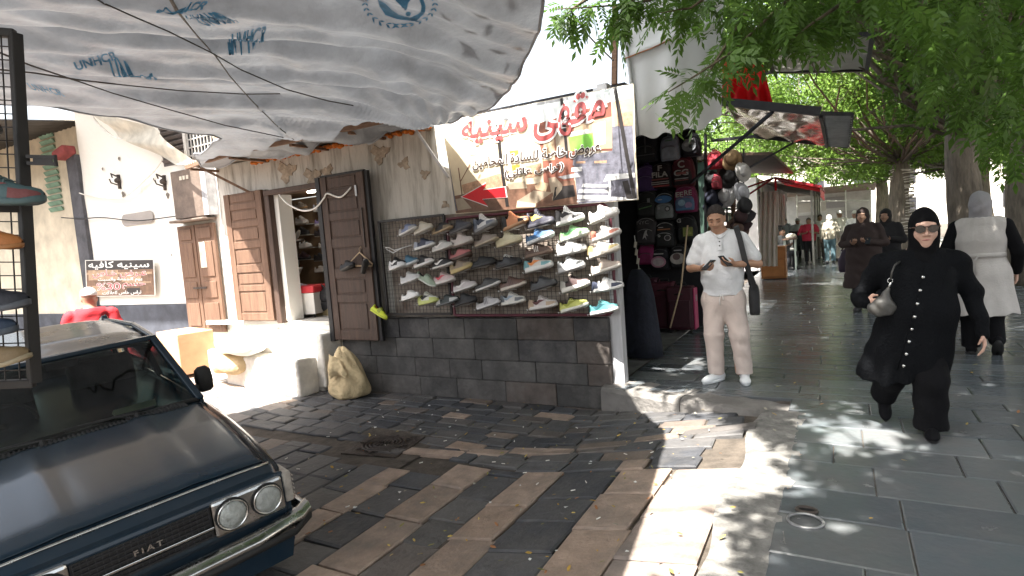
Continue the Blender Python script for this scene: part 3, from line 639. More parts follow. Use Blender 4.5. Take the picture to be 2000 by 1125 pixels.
def bline(s, p00, p10, p01, size_lay, bold, mi, halo):
    """p00 lower left, p10 lower right, p01 upper left corner of the lettering, as photo points"""
    a, b_, c_2 = [np.array(buv(*p)) for p in (p00, p10, p01)]; s = arabic(s); base = text2d(s, bold)[0]; lo, hi = base.min(0), base.max(0)
    def lay_text(bd, lay, m_i):
        v, f = text2d(s, bd); bmm = bmesh.new()
        for p in v: q = (p - lo) / (hi - lo); w_ = a + (b_ - a) * q[0] + (c_2 - a) * q[1]; bmm.verts.new((w_[0], w_[1], 0))
        bmm.verts.ensure_lookup_table()
        for q in f:
            try: bmm.faces.new([bmm.verts[k] for k in q])
            except ValueError: pass
        V2 = np.array([p.co[:2] for p in bmm.verts]); L2, H2 = V2.min(0), V2.max(0)
        for ax in (0, 1):
            k = math.floor(L2[ax] / .03) + 1
            while k * .03 < H2[ax]:
                bmesh.ops.bisect_plane(bmm, geom=bmm.verts[:] + bmm.edges[:] + bmm.faces[:], plane_co=(k * .03, 0, 0) if ax == 0 else (0, k * .03, 0), plane_no=(1, 0, 0) if ax == 0 else (0, 1, 0)); k += 1
        bmm.verts.index_update(); bt.add([bsurf(p.co.x, p.co.y, lay * .0010) for p in bmm.verts], [[p.index for p in q.verts] for q in bmm.faces], m_i); bmm.free()
    if halo: lay_text(bold + halo, size_lay, 2)
    lay_text(bold, size_lay + 2.5, mi)
bline('سينيه', (903, 285), (1029, 268), (903, 240), 10, .025, 0, .055)
bline('مقهى', (1043, 279), (1184, 250), (1040, 205), 10, .02, 0, .055)
bline('عروض خاصة للسادة المحامين', (924, 334), (1173, 302), (924, 310), 10, .022, 1, .05)
bline('(تراس عائلي)', (988, 353), (1101, 338), (988, 332), 10, .022, 1, .05)
for k, (sx, sy) in enumerate(((1102, 205), (1123, 198), (1147, 190))):
    patch(bt, [(sx + (4 if i % 2 == 0 else 1.7) * math.sin(i * math.pi / 5), sy - (4 if i % 2 == 0 else 1.7) * math.cos(i * math.pi / 5)) for i in range(10)], 0, 13)
bt.build('lettering', [M_BR, banmat('letter_dark', (.05, .03, .025), .1), BM[7]], ban, smooth=True)
# timber that carries the banner and the tie rope
t = MB(); t.bar(ony(1202, 10, 5.95), ony(1200, 165, 5.95), .05, .05); tag(t.build('banner_pole', mat('weathered_batten', 0)), 'bare timber pole tied upright at the banner corner', 'pole')
wire('rope', 'grey tie rope slanting from the treetop to the banner pole', [at(x, y, d) for x, y, d in ((1115, 20, 5.0), (1150, 70, 5.3), (1198, 118, 5.75))], .008, M_ROPE, 'rope')
# ---------------------------------------------------------------- tarpaulin
_ys = [-1.6, 0, 1.5, 2.15, 3.0, 3.4, 3.92, 4.86, 5.66]; _xr = [-.85, -1.0, -1.2, -1.30, -1.45, -1.54, -1.86, -2.65, -3.98]
def txr(y): return float(np.interp(y, _ys, _xr))
def txl(y): return float(np.interp(y, [-1.6, 2.6, 3.16, 4.0, 4.5, 4.72, 4.95, 5.4], [-6.9, -6.6, -6.5, -6.35, -6.25, -6.75, -7.5, -8.0]))
def tz(x, y):
    z = float(np.interp(y, [-1.6, 1.5, 3.2, 4.6, 5.7], [3.30, 3.26, 3.16, 3.04, 3.0]))
    u = clamp((x - txl(y)) / (txr(y) - txl(y)))
    z += .10 * math.sin(math.pi * u) * (1 - sstep(4.3, 5.7, y)) - .03 * (u > 0) * math.sin(math.pi * u) * sstep(4.0, 5.5, y)
    z -= .20 * sstep(.72, 1.0, u) * sstep(3.0, 3.5, y) * (1 - sstep(5.2, 5.7, y)) * .55
    a = x * .62 + y * .78; b = -x * .78 + y * .62; env = .35 + .65 * math.sin(math.pi * clamp(u)) 
    z += env * (.062 * math.sin(b * 6.5 + .8 * math.sin(a * 1.3)) + .040 * math.sin(b * 15 + 1.9 * math.sin(a * 1.1 + 1)) + .013 * math.sin(b * 31 + 2.3 * math.sin(a * 2.1)) + .016 * wob(x * 2.3, y * 2.3, 1.5))
    r = math.hypot(x + 3.98, y - 5.66); th = math.atan2(y - 5.66, x + 3.98)
    z += .03 * math.exp(-r / 1.3) * math.sin(th * 26) * min(1, r * 3)
    return z
def tsurf(u, v):
    y = lerp(-1.6, 5.52 + .14 * u, v); x = lerp(txl(y), txr(y), u); return (x, y, tz(x, y))
M_TARP = mat('grey_white_tarpaulin', (.25, .268, .295), .40, .25, 2.5, .9, 7, transl=.085, stretch=(1, 1, 1))
tp = thing('tarpaulin', 'big grey white tarpaulin with blue printed marks sagging over the parked car', 'tarpaulin', (-4, 2.5, 3.1))
m = MB(); m.grid(tsurf, 170, 190); m.build('sheet', M_TARP, tp, smooth=True)
def ontarp(px, py, off=.03):
    z = 3.1
    for _ in range(40):
        p = onz(px, py, z); z = z * .5 + .5 * (tz(p[0], p[1]) - off)
    return onz(px, py, z)
m = MB(); m.tube([np.array(tsurf(1, v)) for v in np.linspace(.3, 1, 60)], .012, 6); m.tube([np.array(tsurf(0, v)) for v in np.linspace(.3, 1, 60)], .012, 6); m.tube([np.array(tsurf(u, 1)) for u in np.linspace(0, 1, 60)], .012, 6)
m.build('hem', M_TARP, tp, smooth=True)
M_BLUE = mat('printed_blue', (.075, .24, .42), .5, .35, 9, .1, 20, transl=.16)
pr = MB()
def tp_poly(pts, off=.012, mb=None, dens=.06):
    """pts in photo pixels -> blue print that follows the cloth"""
    P = [ontarp(*p, 0)[:2] for p in pts]; bmm = bmesh.new(); vs = [bmm.verts.new((a, b_, 0)) for a, b_ in P]
    bmm.faces.new(vs); lo = np.min(P, 0); hi = np.max(P, 0)
    for ax in (0, 1):
        k = math.floor(lo[ax] / dens) + 1
        while k * dens < hi[ax]:
            bmesh.ops.bisect_plane(bmm, geom=bmm.verts[:] + bmm.edges[:] + bmm.faces[:], plane_co=(k * dens, 0, 0) if ax == 0 else (0, k * dens, 0), plane_no=(1, 0, 0) if ax == 0 else (0, 1, 0)); k += 1
    bmm.verts.index_update()
    pr.add([(v.co.x, v.co.y, tz(v.co.x, v.co.y) - off) for v in bmm.verts], [[v.index for v in f.verts] for f in bmm.faces]); bmm.free()
def tp_text(s, p00, p10, p01, bold=.03):
    a, b_, c = [np.array(p, float) for p in (p00, p10, p01)]; v, f = text2d(s, bold); lo, hi = v.min(0), v.max(0); o = []
    bmm = bmesh.new(); pr = MB()
    for p in v: q = (p - lo) / (hi - lo); w = ontarp(*(a + (b_ - a) * q[0] + (c - a) * q[1]), 0); bmm.verts.new((w[0], w[1], 0))
    bmm.verts.ensure_lookup_table()
    for q in f:
        try: bmm.faces.new([bmm.verts[i] for i in q])
        except ValueError: pass
    V2 = np.array([p.co[:2] for p in bmm.verts]); L2, H2 = V2.min(0), V2.max(0)
    for ax in (0, 1):
        k = math.floor(L2[ax] / .035) + 1
        while k * .035 < H2[ax]:
            bmesh.ops.bisect_plane(bmm, geom=bmm.verts[:] + bmm.edges[:] + bmm.faces[:], plane_co=(k * .035, 0, 0) if ax == 0 else (0, k * .035, 0), plane_no=(1, 0, 0) if ax == 0 else (0, 1, 0)); k += 1
    bmm.verts.index_update(); pr.add([(p.co.x, p.co.y, tz(p.co.x, p.co.y) - .014) for p in bmm.verts], [[p.index for p in q.verts] for q in bmm.faces]); bmm.free()
    pr.build('printed_word', M_BLUE, tp, smooth=True)
tp_text('UNHCR', (442, 95), (515, 78), (452, 62)); tp_text('UNHCR', (405, 48), (468, 40), (360, 26)); tp_text('UNHCR', (300, 22), (395, 15), (318, 4)); tp_text('UNHCR', (150, 135), (232, 112), (142, 118)); tp_text('UNHCR', (225, 138), (310, 152), (212, 126)); tp_text('UNHCR', (62, 172), (128, 186), (50, 158))
# emblem: two laurel arcs round sheltering hands and a figure
cx, cy = 781, 0
for sgn in (-1, 1):
    for k in range(9):
        a = rad(-18 + k * 14); r = 68; bx, by = cx + sgn * r * math.cos(a), cy + r * .62 * math.sin(a) + 4
        for q in (-1, 1):
            dx, dy = sgn * -math.sin(a), math.cos(a) * .62; nx_2, ny_2 = math.cos(a) * sgn * q, math.sin(a) * q * .62
            p0 = (bx, by); p1 = (bx + dx * 5 + nx_2 * 5, by + dy * 5 + ny_2 * 5); p2 = (bx + dx * 12 + nx_2 * 6, by + dy * 12 + ny_2 * 6); p3 = (bx + dx * 7 + nx_2 * 1, by + dy * 7 + ny_2 * 1)
            tp_poly([p0, p1, p2, p3])
tp_poly([(735, -10), (750, 2), (765, 16), (778, 25), (800, 31), (815, 36), (798, 37), (775, 34), (752, 26), (741, 10)])
tp_poly([(800, 31), (817, 24), (823, 8), (818, -6), (826, -6), (831, 8), (826, 26), (812, 38), (803, 38)])
tp_poly([(768, -8), (783, 8), (792, 18), (796, 4), (804, -8)]); tp_poly([(797 + 5.5 * math.cos(a), 24 + 4.5 * math.sin(a)) for a in np.linspace(0, 5.8, 10)])
pr.build('printed_emblem', M_BLUE, tp, smooth=True)
M_STRAP = mat('dark_strap', (.055, .052, .05), .8, .3, 20, .3, 60)
for label, pts in (('dark strap crossing under the tarpaulin from the wire rack to the shop roof', [(0, 103), (60, 128), (150, 158), (220, 182), (330, 214), (440, 245), (575, 273)]),
        ('dark strap running level under the tarpaulin beside the two crossing ones', [(0, 136), (70, 143), (160, 157), (260, 168), (350, 177), (480, 184), (560, 183)]),
        ('pale grey strap running steeply down the middle of the tarpaulin', [(318, -30), (345, 20), (385, 70), (420, 108), (450, 150), (490, 195), (540, 245), (580, 278)]),
        ('frayed dark strap running from the top edge toward the rusty foam seam', [(150, -25), (200, 5), (260, 32), (330, 62), (415, 104), (470, 136), (560, 175), (640, 197), (700, 208)])):
    m = MB(); P = []
    for k in range(len(pts) - 1):
        for t_ in np.linspace(0, 1, 7)[:-1]: P.append(ontarp(*(np.array(pts[k]) * (1 - t_) + np.array(pts[k + 1]) * t_), .06))
    m.tube(P, .013, 6, squash=.45); tag(m.build('strap', mat('pale_strap', (.20, .19, .18), .8, .3, 20, .3, 60) if 'pale' in label else M_STRAP, smooth=True), label, 'strap')
# smaller white cloth below the corner
m = MB(); Q = [ony(172, 214, 5.6), ony(290, 246, 5.7), ony(388, 322, 5.55), ony(345, 322, 5.75), ony(235, 268, 5.8)]
def flap(u, v):
    top = np.array([np.interp(u, [0, .55, 1], [q[k] for q in (Q[0], Q[1], Q[2])]) for k in range(3)]); low = np.array([np.interp(u, [0, .35, .8, 1], [q[k] for q in (Q[0], Q[4], Q[3], Q[2])]) for k in range(3)])
    p = top * (1 - v) + low * v; p[1] += .06 * math.sin(u * 14 + v * 5) * math.sin(math.pi * u); p[2] -= .05 * math.sin(math.pi * v); return p
m.grid(flap, 40, 12); tag(m.build('hanging_cloth', mat('dirty_white_cloth', (.58, .55, .48), .8, .2, 5, .4, 14, transl=.3), smooth=True), 'small dirty white cloth drooping between the white wall and roof corner', 'cloth')
wire('rail', 'thin pale rail reaching past the wire rack to the tarpaulin corner', [at(x, y, d) for x, y, d in ((-10, 193, 8), (60, 203, 8.5), (150, 213, 9))], .022, M_CABW, 'rail')
# dark lean-to roof far left
t = thing('lean_to_roof', 'dark corrugated lean-to roof past the wire rack', 'roof', (-14.6, 6.0, 4.0))
m = MB(); m.grid(lambda u, v: (lerp(-19, -13.0, u), lerp(4.4, 6.5, v), 4.35 + .25 * v - .0 + .02 * math.sin(u * 200)), 160, 3); m.build('sheet', mat('dark_sheet', (.06, .055, .05), .7, .3, 3, .2, 10), t, smooth=True, solid=.01)
# ---------------------------------------------------------------- shoes
def cmat(key, c, rough=.6, var=.10, **k): return mat(f'{key}_{int(c[0]*255)}_{int(c[1]*255)}_{int(c[2]*255)}', c, rough, var, 14, k.pop('bump', .12), 90, **k)
SHOE = {  # collar height, sole heel, sole toe, opening end, tongue, bulk
    'low': (.078, .026, .018, .36, .092, 1.0), 'high': (.128, .028, .020, .33, .132, 1.02), 'runner': (.082, .040, .024, .35, .098, 1.06), 'clog': (.062, .026, .024, .34, .074, 1.08), 'slim': (.066, .016, .013, .38, .076, .94)}
def shoe_meshes(kind):
    ch, sh, stt, oe, tg, bk = SHOE[kind]; Ls = .31
    W_ = lambda t: bk * float(np.interp(t, [0, .04, .12, .3, .45, .62, .75, .88, .96, 1], [.014, .027, .034, .034, .036, .046, .047, .040, .026, .010]))
    Hh = lambda t: float(np.interp(t, [0, .05, .12, oe - .06, oe, oe + .06, .55, .7, .85, .95, 1], [ch * .86, ch, ch * .96, ch * .84, ch * .95, tg, .072 if kind != 'clog' else .07, .056, .045, .032, .016]))
    zs = lambda t: float(np.interp(t, [0, .5, .8, 1], [sh, (sh + stt) / 2, stt, stt + .014]))
    NA = 16
    def up(t, a, off=0.0):                                    # a: 0 right .. pi left over the top
        w = W_(t) + off; h = Hh(t) + off; c, s_ = math.cos(a), math.sin(a)
        y = w * math.copysign(abs(c) ** .62, c); lean = .72 if kind == 'high' and t < oe else .86
        zz = abs(s_) ** .9; y *= 1 - (1 - lean) * zz
        return np.array([t * Ls + (.012 * (1 - zz) * (t < .1) * -1 if t < .1 else 0), y, zs(t) * .75 + h * zz])
    TS = [0, .02, .05, .09, .14, .2, .26, .31, .36, .4, .45, .5, .56, .62, .68, .74, .8, .86, .91, .95, .98, 1]
    m = MB(); rings = []
    for t in TS:
        rg = []
        for i in range(NA + 1):
            a = math.pi * i / NA; p = up(t, a)
            if .04 < t < oe and abs(a - math.pi / 2) < .95 and kind != 'none':     # foot opening
                d = math.cos((a - math.pi / 2) / .95 * math.pi / 2); e = math.sin((t - .04) / (oe - .04) * math.pi) ** .5; p[2] -= .045 * d * e
            rg.append(p)
        rings.append(rg)
    m.loft(rings, closed=False); out = {'upper': m}
    m = MB(); rg = []
    for t in TS: rg.append((t, W_(t) + .0045))
    def outline(z0, g, top): return [(t * Ls, (w * g) * sgn, (z0 if not top else zs(t)) + (0 if top else .014 * max(0, (t - .75) / .25) ** 2)) for sgn, seq in ((1, rg), (-1, rg[::-1])) for t, w in seq]
    m.loft([outline(0, .93, False), [(x, y * 1.04, z + .004) for x, y, z in outline(.0, .96, False)], outline(0, 1.0, True), [(x, y * .9, z + .001) for x, y, z in outline(0, 1, True)]]); out['sole'] = m
    if kind != 'clog':
        m = MB()
        for k in range(5):
            t = oe + .05 + k * .055; m.tube([up(t + .01 * math.sin(i), a, .003) for i, a in enumerate(np.linspace(.95, 2.19, 7))], .0035, 5)
        m.tube([up(oe + .05, 1.2, .006), up(oe + .10, .9, .012), up(oe + .04, .75, .012), up(oe + .03, 1.1, .006)], .0025, 4); m.tube([up(oe + .05, 1.9, .006), up(oe + .12, 2.2, .012), up(oe + .05, 2.4, .01), up(oe + .03, 2.0, .006)], .0025, 4)
        out['laces'] = m
    m = MB(); m.poly([(lerp(.07, oe - .02, .5 + .5 * math.cos(q)) * Ls, .8 * W_(.2) * math.sin(q) * .72, zs(.2) * .75 + ch - .030 + (.012 if math.cos(q) < -.5 else 0)) for q in np.linspace(0, 6.0, 16)]); out['lining'] = m
    def strip(ts, a0f, a1f, off):                              # overlay on both flanks
        m = MB()
        for side in (0, 1):
            fn = lambda u, v: (lambda t: up(t, (lambda a: math.pi - a if side else a)(lerp(a0f(t), a1f(t), v)), off))(lerp(ts[0], ts[1], u))
            m.grid(fn, 14, 4)
        return m
    m = strip((.0, .22), lambda t: .0, lambda t: 1.0 - 2.2 * max(0, t - .1), .0022); m2 = strip((.68, .985), lambda t: .0, lambda t: .75 - .5 * abs(t - .85), .0022); m.add(m2.v, m2.f); out['overlay'] = m
    sw = MB()
    for side in (0, 1):
        def sp(t, a): return up(t, math.pi - a if side else a, .0035)
        lo = [(.16, .66), (.22, .36), (.30, .22), (.40, .26), (.52, .48), (.66, .90)]; hi = [(.16, .70), (.20, .66), (.28, .60), (.38, .62), (.50, .74), (.66, .93)]
        T_ = [q[0] for q in lo]; tt = np.linspace(.16, .66, 15); n = len(tt)
        V = [sp(t, np.interp(t, T_, [q[1] for q in lo])) for t in tt] + [sp(t, np.interp(t, T_, [q[1] for q in hi])) for t in tt]
        sw.add(V, [(i, i + 1, n + i + 1, n + i) for i in range(n - 1)])
    out['swoosh'] = sw
    sp_ = MB()
    for side in (0, 1):
        for k in range(3):
            t0 = .40 + k * .075; V = []
            for v in np.linspace(0, 1, 6):
                a = lerp(.15, .95, v); t = t0 + .06 * (1 - v) * 0 + .05 * v * -1 + .03
                for dt in (-.013, .013): V.append(up(t + dt, math.pi - a if side else a, .0035))
            sp_.add(V, [(2 * i, 2 * i + 1, 2 * i + 3, 2 * i + 2) for i in range(5)])
    out['stripes'] = sp_
    return out
_sm = {}
def shoe(kind, label, loc, R, up_c, sole_c, over=None, mark=None, lace=None, size=1.0, group='shoes on the wall rack', lining=(.03, .03, .032), name='shoe', wear=.6):
    if kind not in _sm:
        _sm[kind] = {}
        for k, m in shoe_meshes(kind).items():
            o = m.build(k, mat('placeholder', (.5, .5, .5)), smooth=True); _sm[kind][k] = o.data; bpy.data.objects.remove(o)
    t = thing(name, label, 'shoe', loc, R=np.array(R), group=group, scale=size); t.scale[2] = size * 1.16
    def part(k, c, nm=None, rough=.6):
        o = bpy.data.objects.new(nm or k, _sm[kind][k]); COL.objects.link(o); o.parent = t
        o.material_slots[0].link = 'OBJECT'; o.material_slots[0].material = cmat('shoe', c, rough)
    part('upper', up_c, rough=wear); part('sole', sole_c, rough=.55); part('lining', lining)
    if 'laces' in _sm[kind] and lace != 0: part('laces', lace or tuple(min(1, c * 1.25 + .03) for c in up_c))
    if over: part('overlay', over, rough=wear)
    if mark: part(mark[0], mark[1], 'side_mark')
    return t
# the rack
M_WIRE = mat('black_wire', (.035, .033, .033), .5, .3, 20, .1, 60, metal=.4); M_MAROON = mat('maroon_tube', (.10, .022, .035), .4, .3, 8, .1, 30)
rack = thing('display_rack', 'wire mesh display rack with a black panel and a maroon tube panel full of shoes', 'display rack', (-3.5, 5.76, .76))
YR = 5.77
for nm, x0, x1, z0, z1, mt in (('black_panel', -5.10, -4.10, .77, 1.955, M_WIRE), ('maroon_panel', -4.06, -2.04, .75, 1.90, M_MAROON)):
    f = MB()
    if mt is M_WIRE:
        for a, b_ in (((x0, z0), (x1, z0)), ((x0, z1), (x1, z1)), ((x0, z0), (x0, z1)), ((x1, z0), (x1, z1))): f.bar((a[0], YR, a[1]), (b_[0], YR, b_[1]), .028, .028, up=(0, 1, 0))
        f.bar((x0 - .02, YR, z1), (x0 - .02, YR + .12, z1), .02, .02)
    else:
        r = .12; P = []
        for cx, cz, a0 in ((x1 - r, z0 + r, -90), (x1 - r, z1 - r, 0), (x0 + .02, z1 - .02, 90), (x0 + .02, z0 + .02, 180)):
            rr = r if cx > x0 + .1 else .02
            for a in np.linspace(a0, a0 + 90, 7): P.append((cx + rr * math.cos(rad(a)), YR, cz + rr * math.sin(rad(a))))
        P.append(P[0]); f.tube(P, .017, 8)
    fo = f.build('frame', mt, rack, smooth=(mt is M_MAROON)); fo['label'] = 'square black frame' if mt is M_WIRE else 'rounded maroon tube frame'
    g_ = MB(); k = x0 + .05
    while k < x1 - .02: g_.bar((k, YR + .006, z0 + .01), (k, YR + .006, z1 - .01), .0038, .0038, up=(0, 1, 0)); k += .052
    k = z0 + .05
    while k < z1 - .02: g_.bar((x0 + .01, YR + .011, k), (x1 - .01, YR + .011, k), .0038, .0038, up=(0, 1, 0)); k += .052
    g_.build('wire_mesh', M_WIRE, rack)
WH = (.72, .71, .69); BK = (.018, .018, .02); GY = (.33, .33, .33); LG = (.52, .51, .49); NV = (.03, .04, .085); CR_ = (.55, .49, .38); BR = (.10, .052, .035); TN = (.40, .27, .13)
SH = [(225, 265, 'slim', (.16, .21, .38), WH, GY, None, 'blue and grey shoe at the far left of the topmost row'),
 (345, 258, 'low', CR_, (.6, .56, .48), None, None, 'plain cream lace shoe in the topmost row beside the blue and grey one'),
 (495, 255, 'slim', BK, TN, (.2, .14, .07), None, 'black shoe with a pale tan sole under the top bar of the black panel'),
 (635, 248, 'low', (.05, .053, .075), (.09, .09, .10), None, None, 'plain dark slate shoe straddling the two panels in the topmost row'),
 (830, 232, 'high', (.62, .63, .65), (.22, .23, .25), (.12, .15, .22), ('swoosh', (.05, .06, .09)), 'white high top with a dark curved tick and slate overlays'),
 (1065, 215, 'high', (.62, .20, .045), (.45, .22, .08), BK, None, 'orange high top with a black heel'),
 (1260, 205, 'high', (.028, .028, .05), (.035, .035, .05), None, ('swoosh', (.75, .52, .12)), 'navy black high top with a yellow curved tick'),
 (1490, 180, 'high', (.60, .60, .60), (.66, .66, .64), BK, ('swoosh', BK), 'black and white high top with a black curved tick'),
 (1755, 150, 'runner', (.74, .72, .70), (.78, .76, .73), None, None, 'white running shoe at the sunlit top right corner'),
 (355, 385, 'low', NV, WH, (.3, .33, .42), None, 'navy shoe with white sole alone at the left of the second row'),
 (495, 395, 'slim', LG, (.62, .6, .57), None, ('swoosh', (.68, .66, .62)), 'light grey shoe with a faint pale tick beside the navy one'),
 (645, 355, 'low', (.55, .47, .44), (.55, .5, .46), None, None, 'pale pinkish lace shoe above the red clog'),
 (835, 345, 'slim', (.30, .24, .20), (.47, .38, .26), None, None, 'taupe brown slim shoe with tan sole below the white high top'),
 (1015, 352, 'runner', (.58, .53, .33), (.60, .52, .30), None, None, 'creamy yellow running shoe with thick laces'),
 (1255, 320, 'low', (.045, .15, .33), (.62, .66, .7), None, ('swoosh', (.03, .09, .22)), 'bright blue shoe with white sole and a darker tick'),
 (1525, 300, 'low', (.26, .55, .22), (.56, .62, .5), None, ('swoosh', (.05, .16, .06)), 'light green shoe with a dark green curved tick'),
 (1770, 298, 'low', (.70, .67, .64), (.5, .48, .46), (.5, .12, .06), ('stripes', (.08, .08, .09)), 'white shoe with orange red panels at the right of the second row'),
 (640, 465, 'clog', (.48, .11, .11), BR, None, None, 'red slip-on clog with a brown sole'),
 (1245, 437, 'low', BR, (.20, .12, .08), None, ('stripes', (.72, .7, .66)), 'brown shoe with three white side stripes'),
 (1505, 418, 'runner', (.50, .50, .49), (.62, .62, .6), None, ('stripes', (.16, .16, .17)), 'grey white running shoe with dark side bars below the green one'),
 (1755, 425, 'runner', (.76, .74, .70), (.72, .66, .55), (.62, .46, .12), None, 'white running shoe with a yellow heel'),
 (145, 545, 'runner', BK, (.70, .70, .69), (.6, .6, .6), ('swoosh', WH), 'black shoe with chunky white sole at the left edge of the rack'),
 (235, 520, 'low', (.02, .14, .24), (.5, .55, .58), None, None, 'teal blue shoe tucked behind the chunky black one'),
 (350, 520, 'low', BK, WH, (.55, .48, .46), None, 'black shoe with pale pinkish panels and white sole'),
 (495, 530, 'slim', BK, (.66, .65, .62), None, ('swoosh', WH), 'slim black shoe with a white curved tick'),
 (645, 562, 'runner', (.26, .19, .13), (.50, .36, .10), (.34, .25, .12), None, 'tan shoe on a mustard gum sole below the red clog'),
 (810, 522, 'clog', (.016, .018, .020), (.03, .03, .032), None, None, 'all black slip-on clog'),
 (1010, 522, 'low', (.014, .014, .017), (.035, .035, .037), None, None, 'glossy black shoe with bright white laces'),
 (1245, 548, 'runner', (.62, .60, .56), (.66, .66, .65), (.12, .38, .44), ('swoosh', (.68, .25, .08)), 'white running shoe with teal overlays and an orange tick'),
 (1500, 552, 'runner', (.40, .41, .42), (.46, .46, .47), (.26, .27, .28), None, 'silver grey chunky running shoe'),
 (1770, 558, 'low', (.36, .28, .23), (.58, .54, .48), None, None, 'taupe lace shoe half in sunlight near the right tube'),
 (245, 648, 'low', (.50, .50, .50), (.62, .61, .6), None, None, 'light grey lace shoe at the left of the fourth row'),
 (375, 655, 'slim', (.30, .40, .28), (.58, .62, .55), None, None, 'pale green shoe tilted toe down'),
 (510, 655, 'low', (.58, .42, .41), (.64, .58, .55), None, ('swoosh', (.48, .06, .08)), 'pink shoe with a red curved tick'),
 (670, 705, 'slim', (.50, .44, .44), (.64, .62, .60), None, ('swoosh', (.62, .6, .58)), 'pinkish grey shoe with a white tick'),
 (845, 690, 'slim', (.06, .06, .062), (.68, .67, .65), None, None, 'charcoal knit shoe on a thin white sole'),
 (1045, 692, 'low', (.135, .062, .042), (.58, .5, .42), None, ('stripes', (.07, .035, .028)), 'brown leather shoe with darker stripes and cream sole'),
 (1285, 690, 'low', (.045, .047, .052), (.06, .06, .065), None, None, 'dark grey leather shoe with a dark grey sole'),
 (1530, 700, 'runner', (.075, .04, .038), (.66, .63, .58), (.4, .38, .35), None, 'dark brown and grey shoe on a chunky cream sole'),
 (1785, 705, 'low', (.55, .55, .55), (.62, .62, .61), NV, None, 'dark heeled white toed shoe with a letter on its flank'),
 (245, 782, 'slim', (.74, .73, .70), (.74, .72, .68), None, None, 'plain white shoe in the sun at the left of the bottom row'),
 (385, 818, 'runner', (.60, .60, .50), (.56, .62, .10), (.5, .56, .08), ('swoosh', BK), 'white shoe with neon yellow trim and black tick'),
 (535, 818, 'slim', (.035, .048, .046), (.10, .11, .11), (.5, .5, .48), None, 'dark green black shoe with pale heel and toe panels'),
 (675, 818, 'low', (.016, .016, .018), (.022, .022, .024), None, None, 'matt black shoe with black sole in the bottom row'),
 (850, 838, 'slim', (.46, .44, .45), (.60, .58, .58), None, ('stripes', (.1, .1, .11)), 'grey white patterned slim shoe in the bottom row'),
 (1045, 815, 'low', (.58, .56, .52), (.64, .62, .56), (.13, .14, .16), ('swoosh', (.25, .30, .36)), 'cream shoe with black toe cap and slate tick'),
 (1280, 848, 'low', (.58, .52, .51), (.62, .58, .55), (.46, .32, .2), ('swoosh', (.09, .03, .03)), 'pale pink shoe with tan heel and dark red tick'),
 (1520, 858, 'low', (.55, .58, .05), (.66, .66, .58), None, ('swoosh', (.28, .3, .04)), 'lemon yellow shoe with white sole'),
 (1755, 882, 'low', (.03, .26, .27), (.68, .68, .67), None, ('swoosh', (.015, .08, .10)), 'teal shoe with dark tick and white sole at the lower right corner')]
M_BRK = mat('clear_plastic_bracket', (.62, .62, .62), .25, .1, 9, 0)
for i, (cx, cy, kind, uc, sc, ov, mk, lb) in enumerate(SH):
    px, py = 740 + cx / 4, 380 + cy / 4; c = ony(px, py, 5.655); pit = rad(RNG.uniform(7, 15)); uc, sc, ov = [None if c_ is None else tuple(float(x) for x in (np.array(c_) * .72 + .28 * float(np.mean(c_))) * .92) for c_ in (uc, sc, ov)]; yaw = rad(RNG.uniform(-16, -4)); sz = 1.1 + RNG.uniform(-.02, .05) - (.06 if px < 860 else 0)
    if 'tilted toe down' in lb: pit = rad(-24)
    R = rotz(yaw) @ roty(-pit) @ rotx(rad(-7)); loc = c - R @ np.array([.150 * sz, 0, .052 * sz])
    s_ = shoe(kind, lb, loc, R, uc, sc, ov, mk, lace=(.8, .8, .8) if 'white laces' in lb else BK if 'lemon' in lb else None, size=sz, group=None, wear=.4 if 'glossy' in lb or 'leather' in lb else .62)
    if 'letter on its flank' in lb:
        m = MB(); v, f = text2d('R', .02); lo, hi = v.min(0), v.max(0)
        m.add([(.075 + .028 * q[0], -.0385 + .006 * q[1], .045 + .036 * q[1]) for q in [(p - lo) / (hi - lo) for p in v]], f); m.build('letter', cmat('shoe', WH), s_, world=False)
    b = MB(); q = lambda *a: loc + R @ (np.array(a) * sz)
    b.add([q(-.012, -.03, -.003), q(.25, -.028, -.003), q(.25, .028, -.003), q(-.012, .03, -.003)], [(0, 1, 2, 3)]); b.tube([q(-.012, -.032, -.001), q(-.02, -.032, .014), q(-.02, .032, .014), q(-.012, .032, -.001)], .0032, 5)
    b.tube([q(.1, .0, -.004), (q(.1, 0, 0)[0] + .02, YR, q(.1, 0, 0)[2] - .012)], .004, 5)
    b.build('bracket', M_BRK, rack)
b = MB(); P0 = ony(755, 487, 5.62); b.tube([P0, P0 + (.10, 0, -.05), P0 + (.22, .02, .0), P0 + (.32, .1, .03)], .006, 5); b.tube([P0 + (0, -.02, .02), P0 + (.06, -.02, .02), P0 + (.12, 0, -.02), P0 + (.32, .1, .03)], .006, 5); b.build('bracket', M_BRK, rack)['label'] = 'empty hook with no shoe'
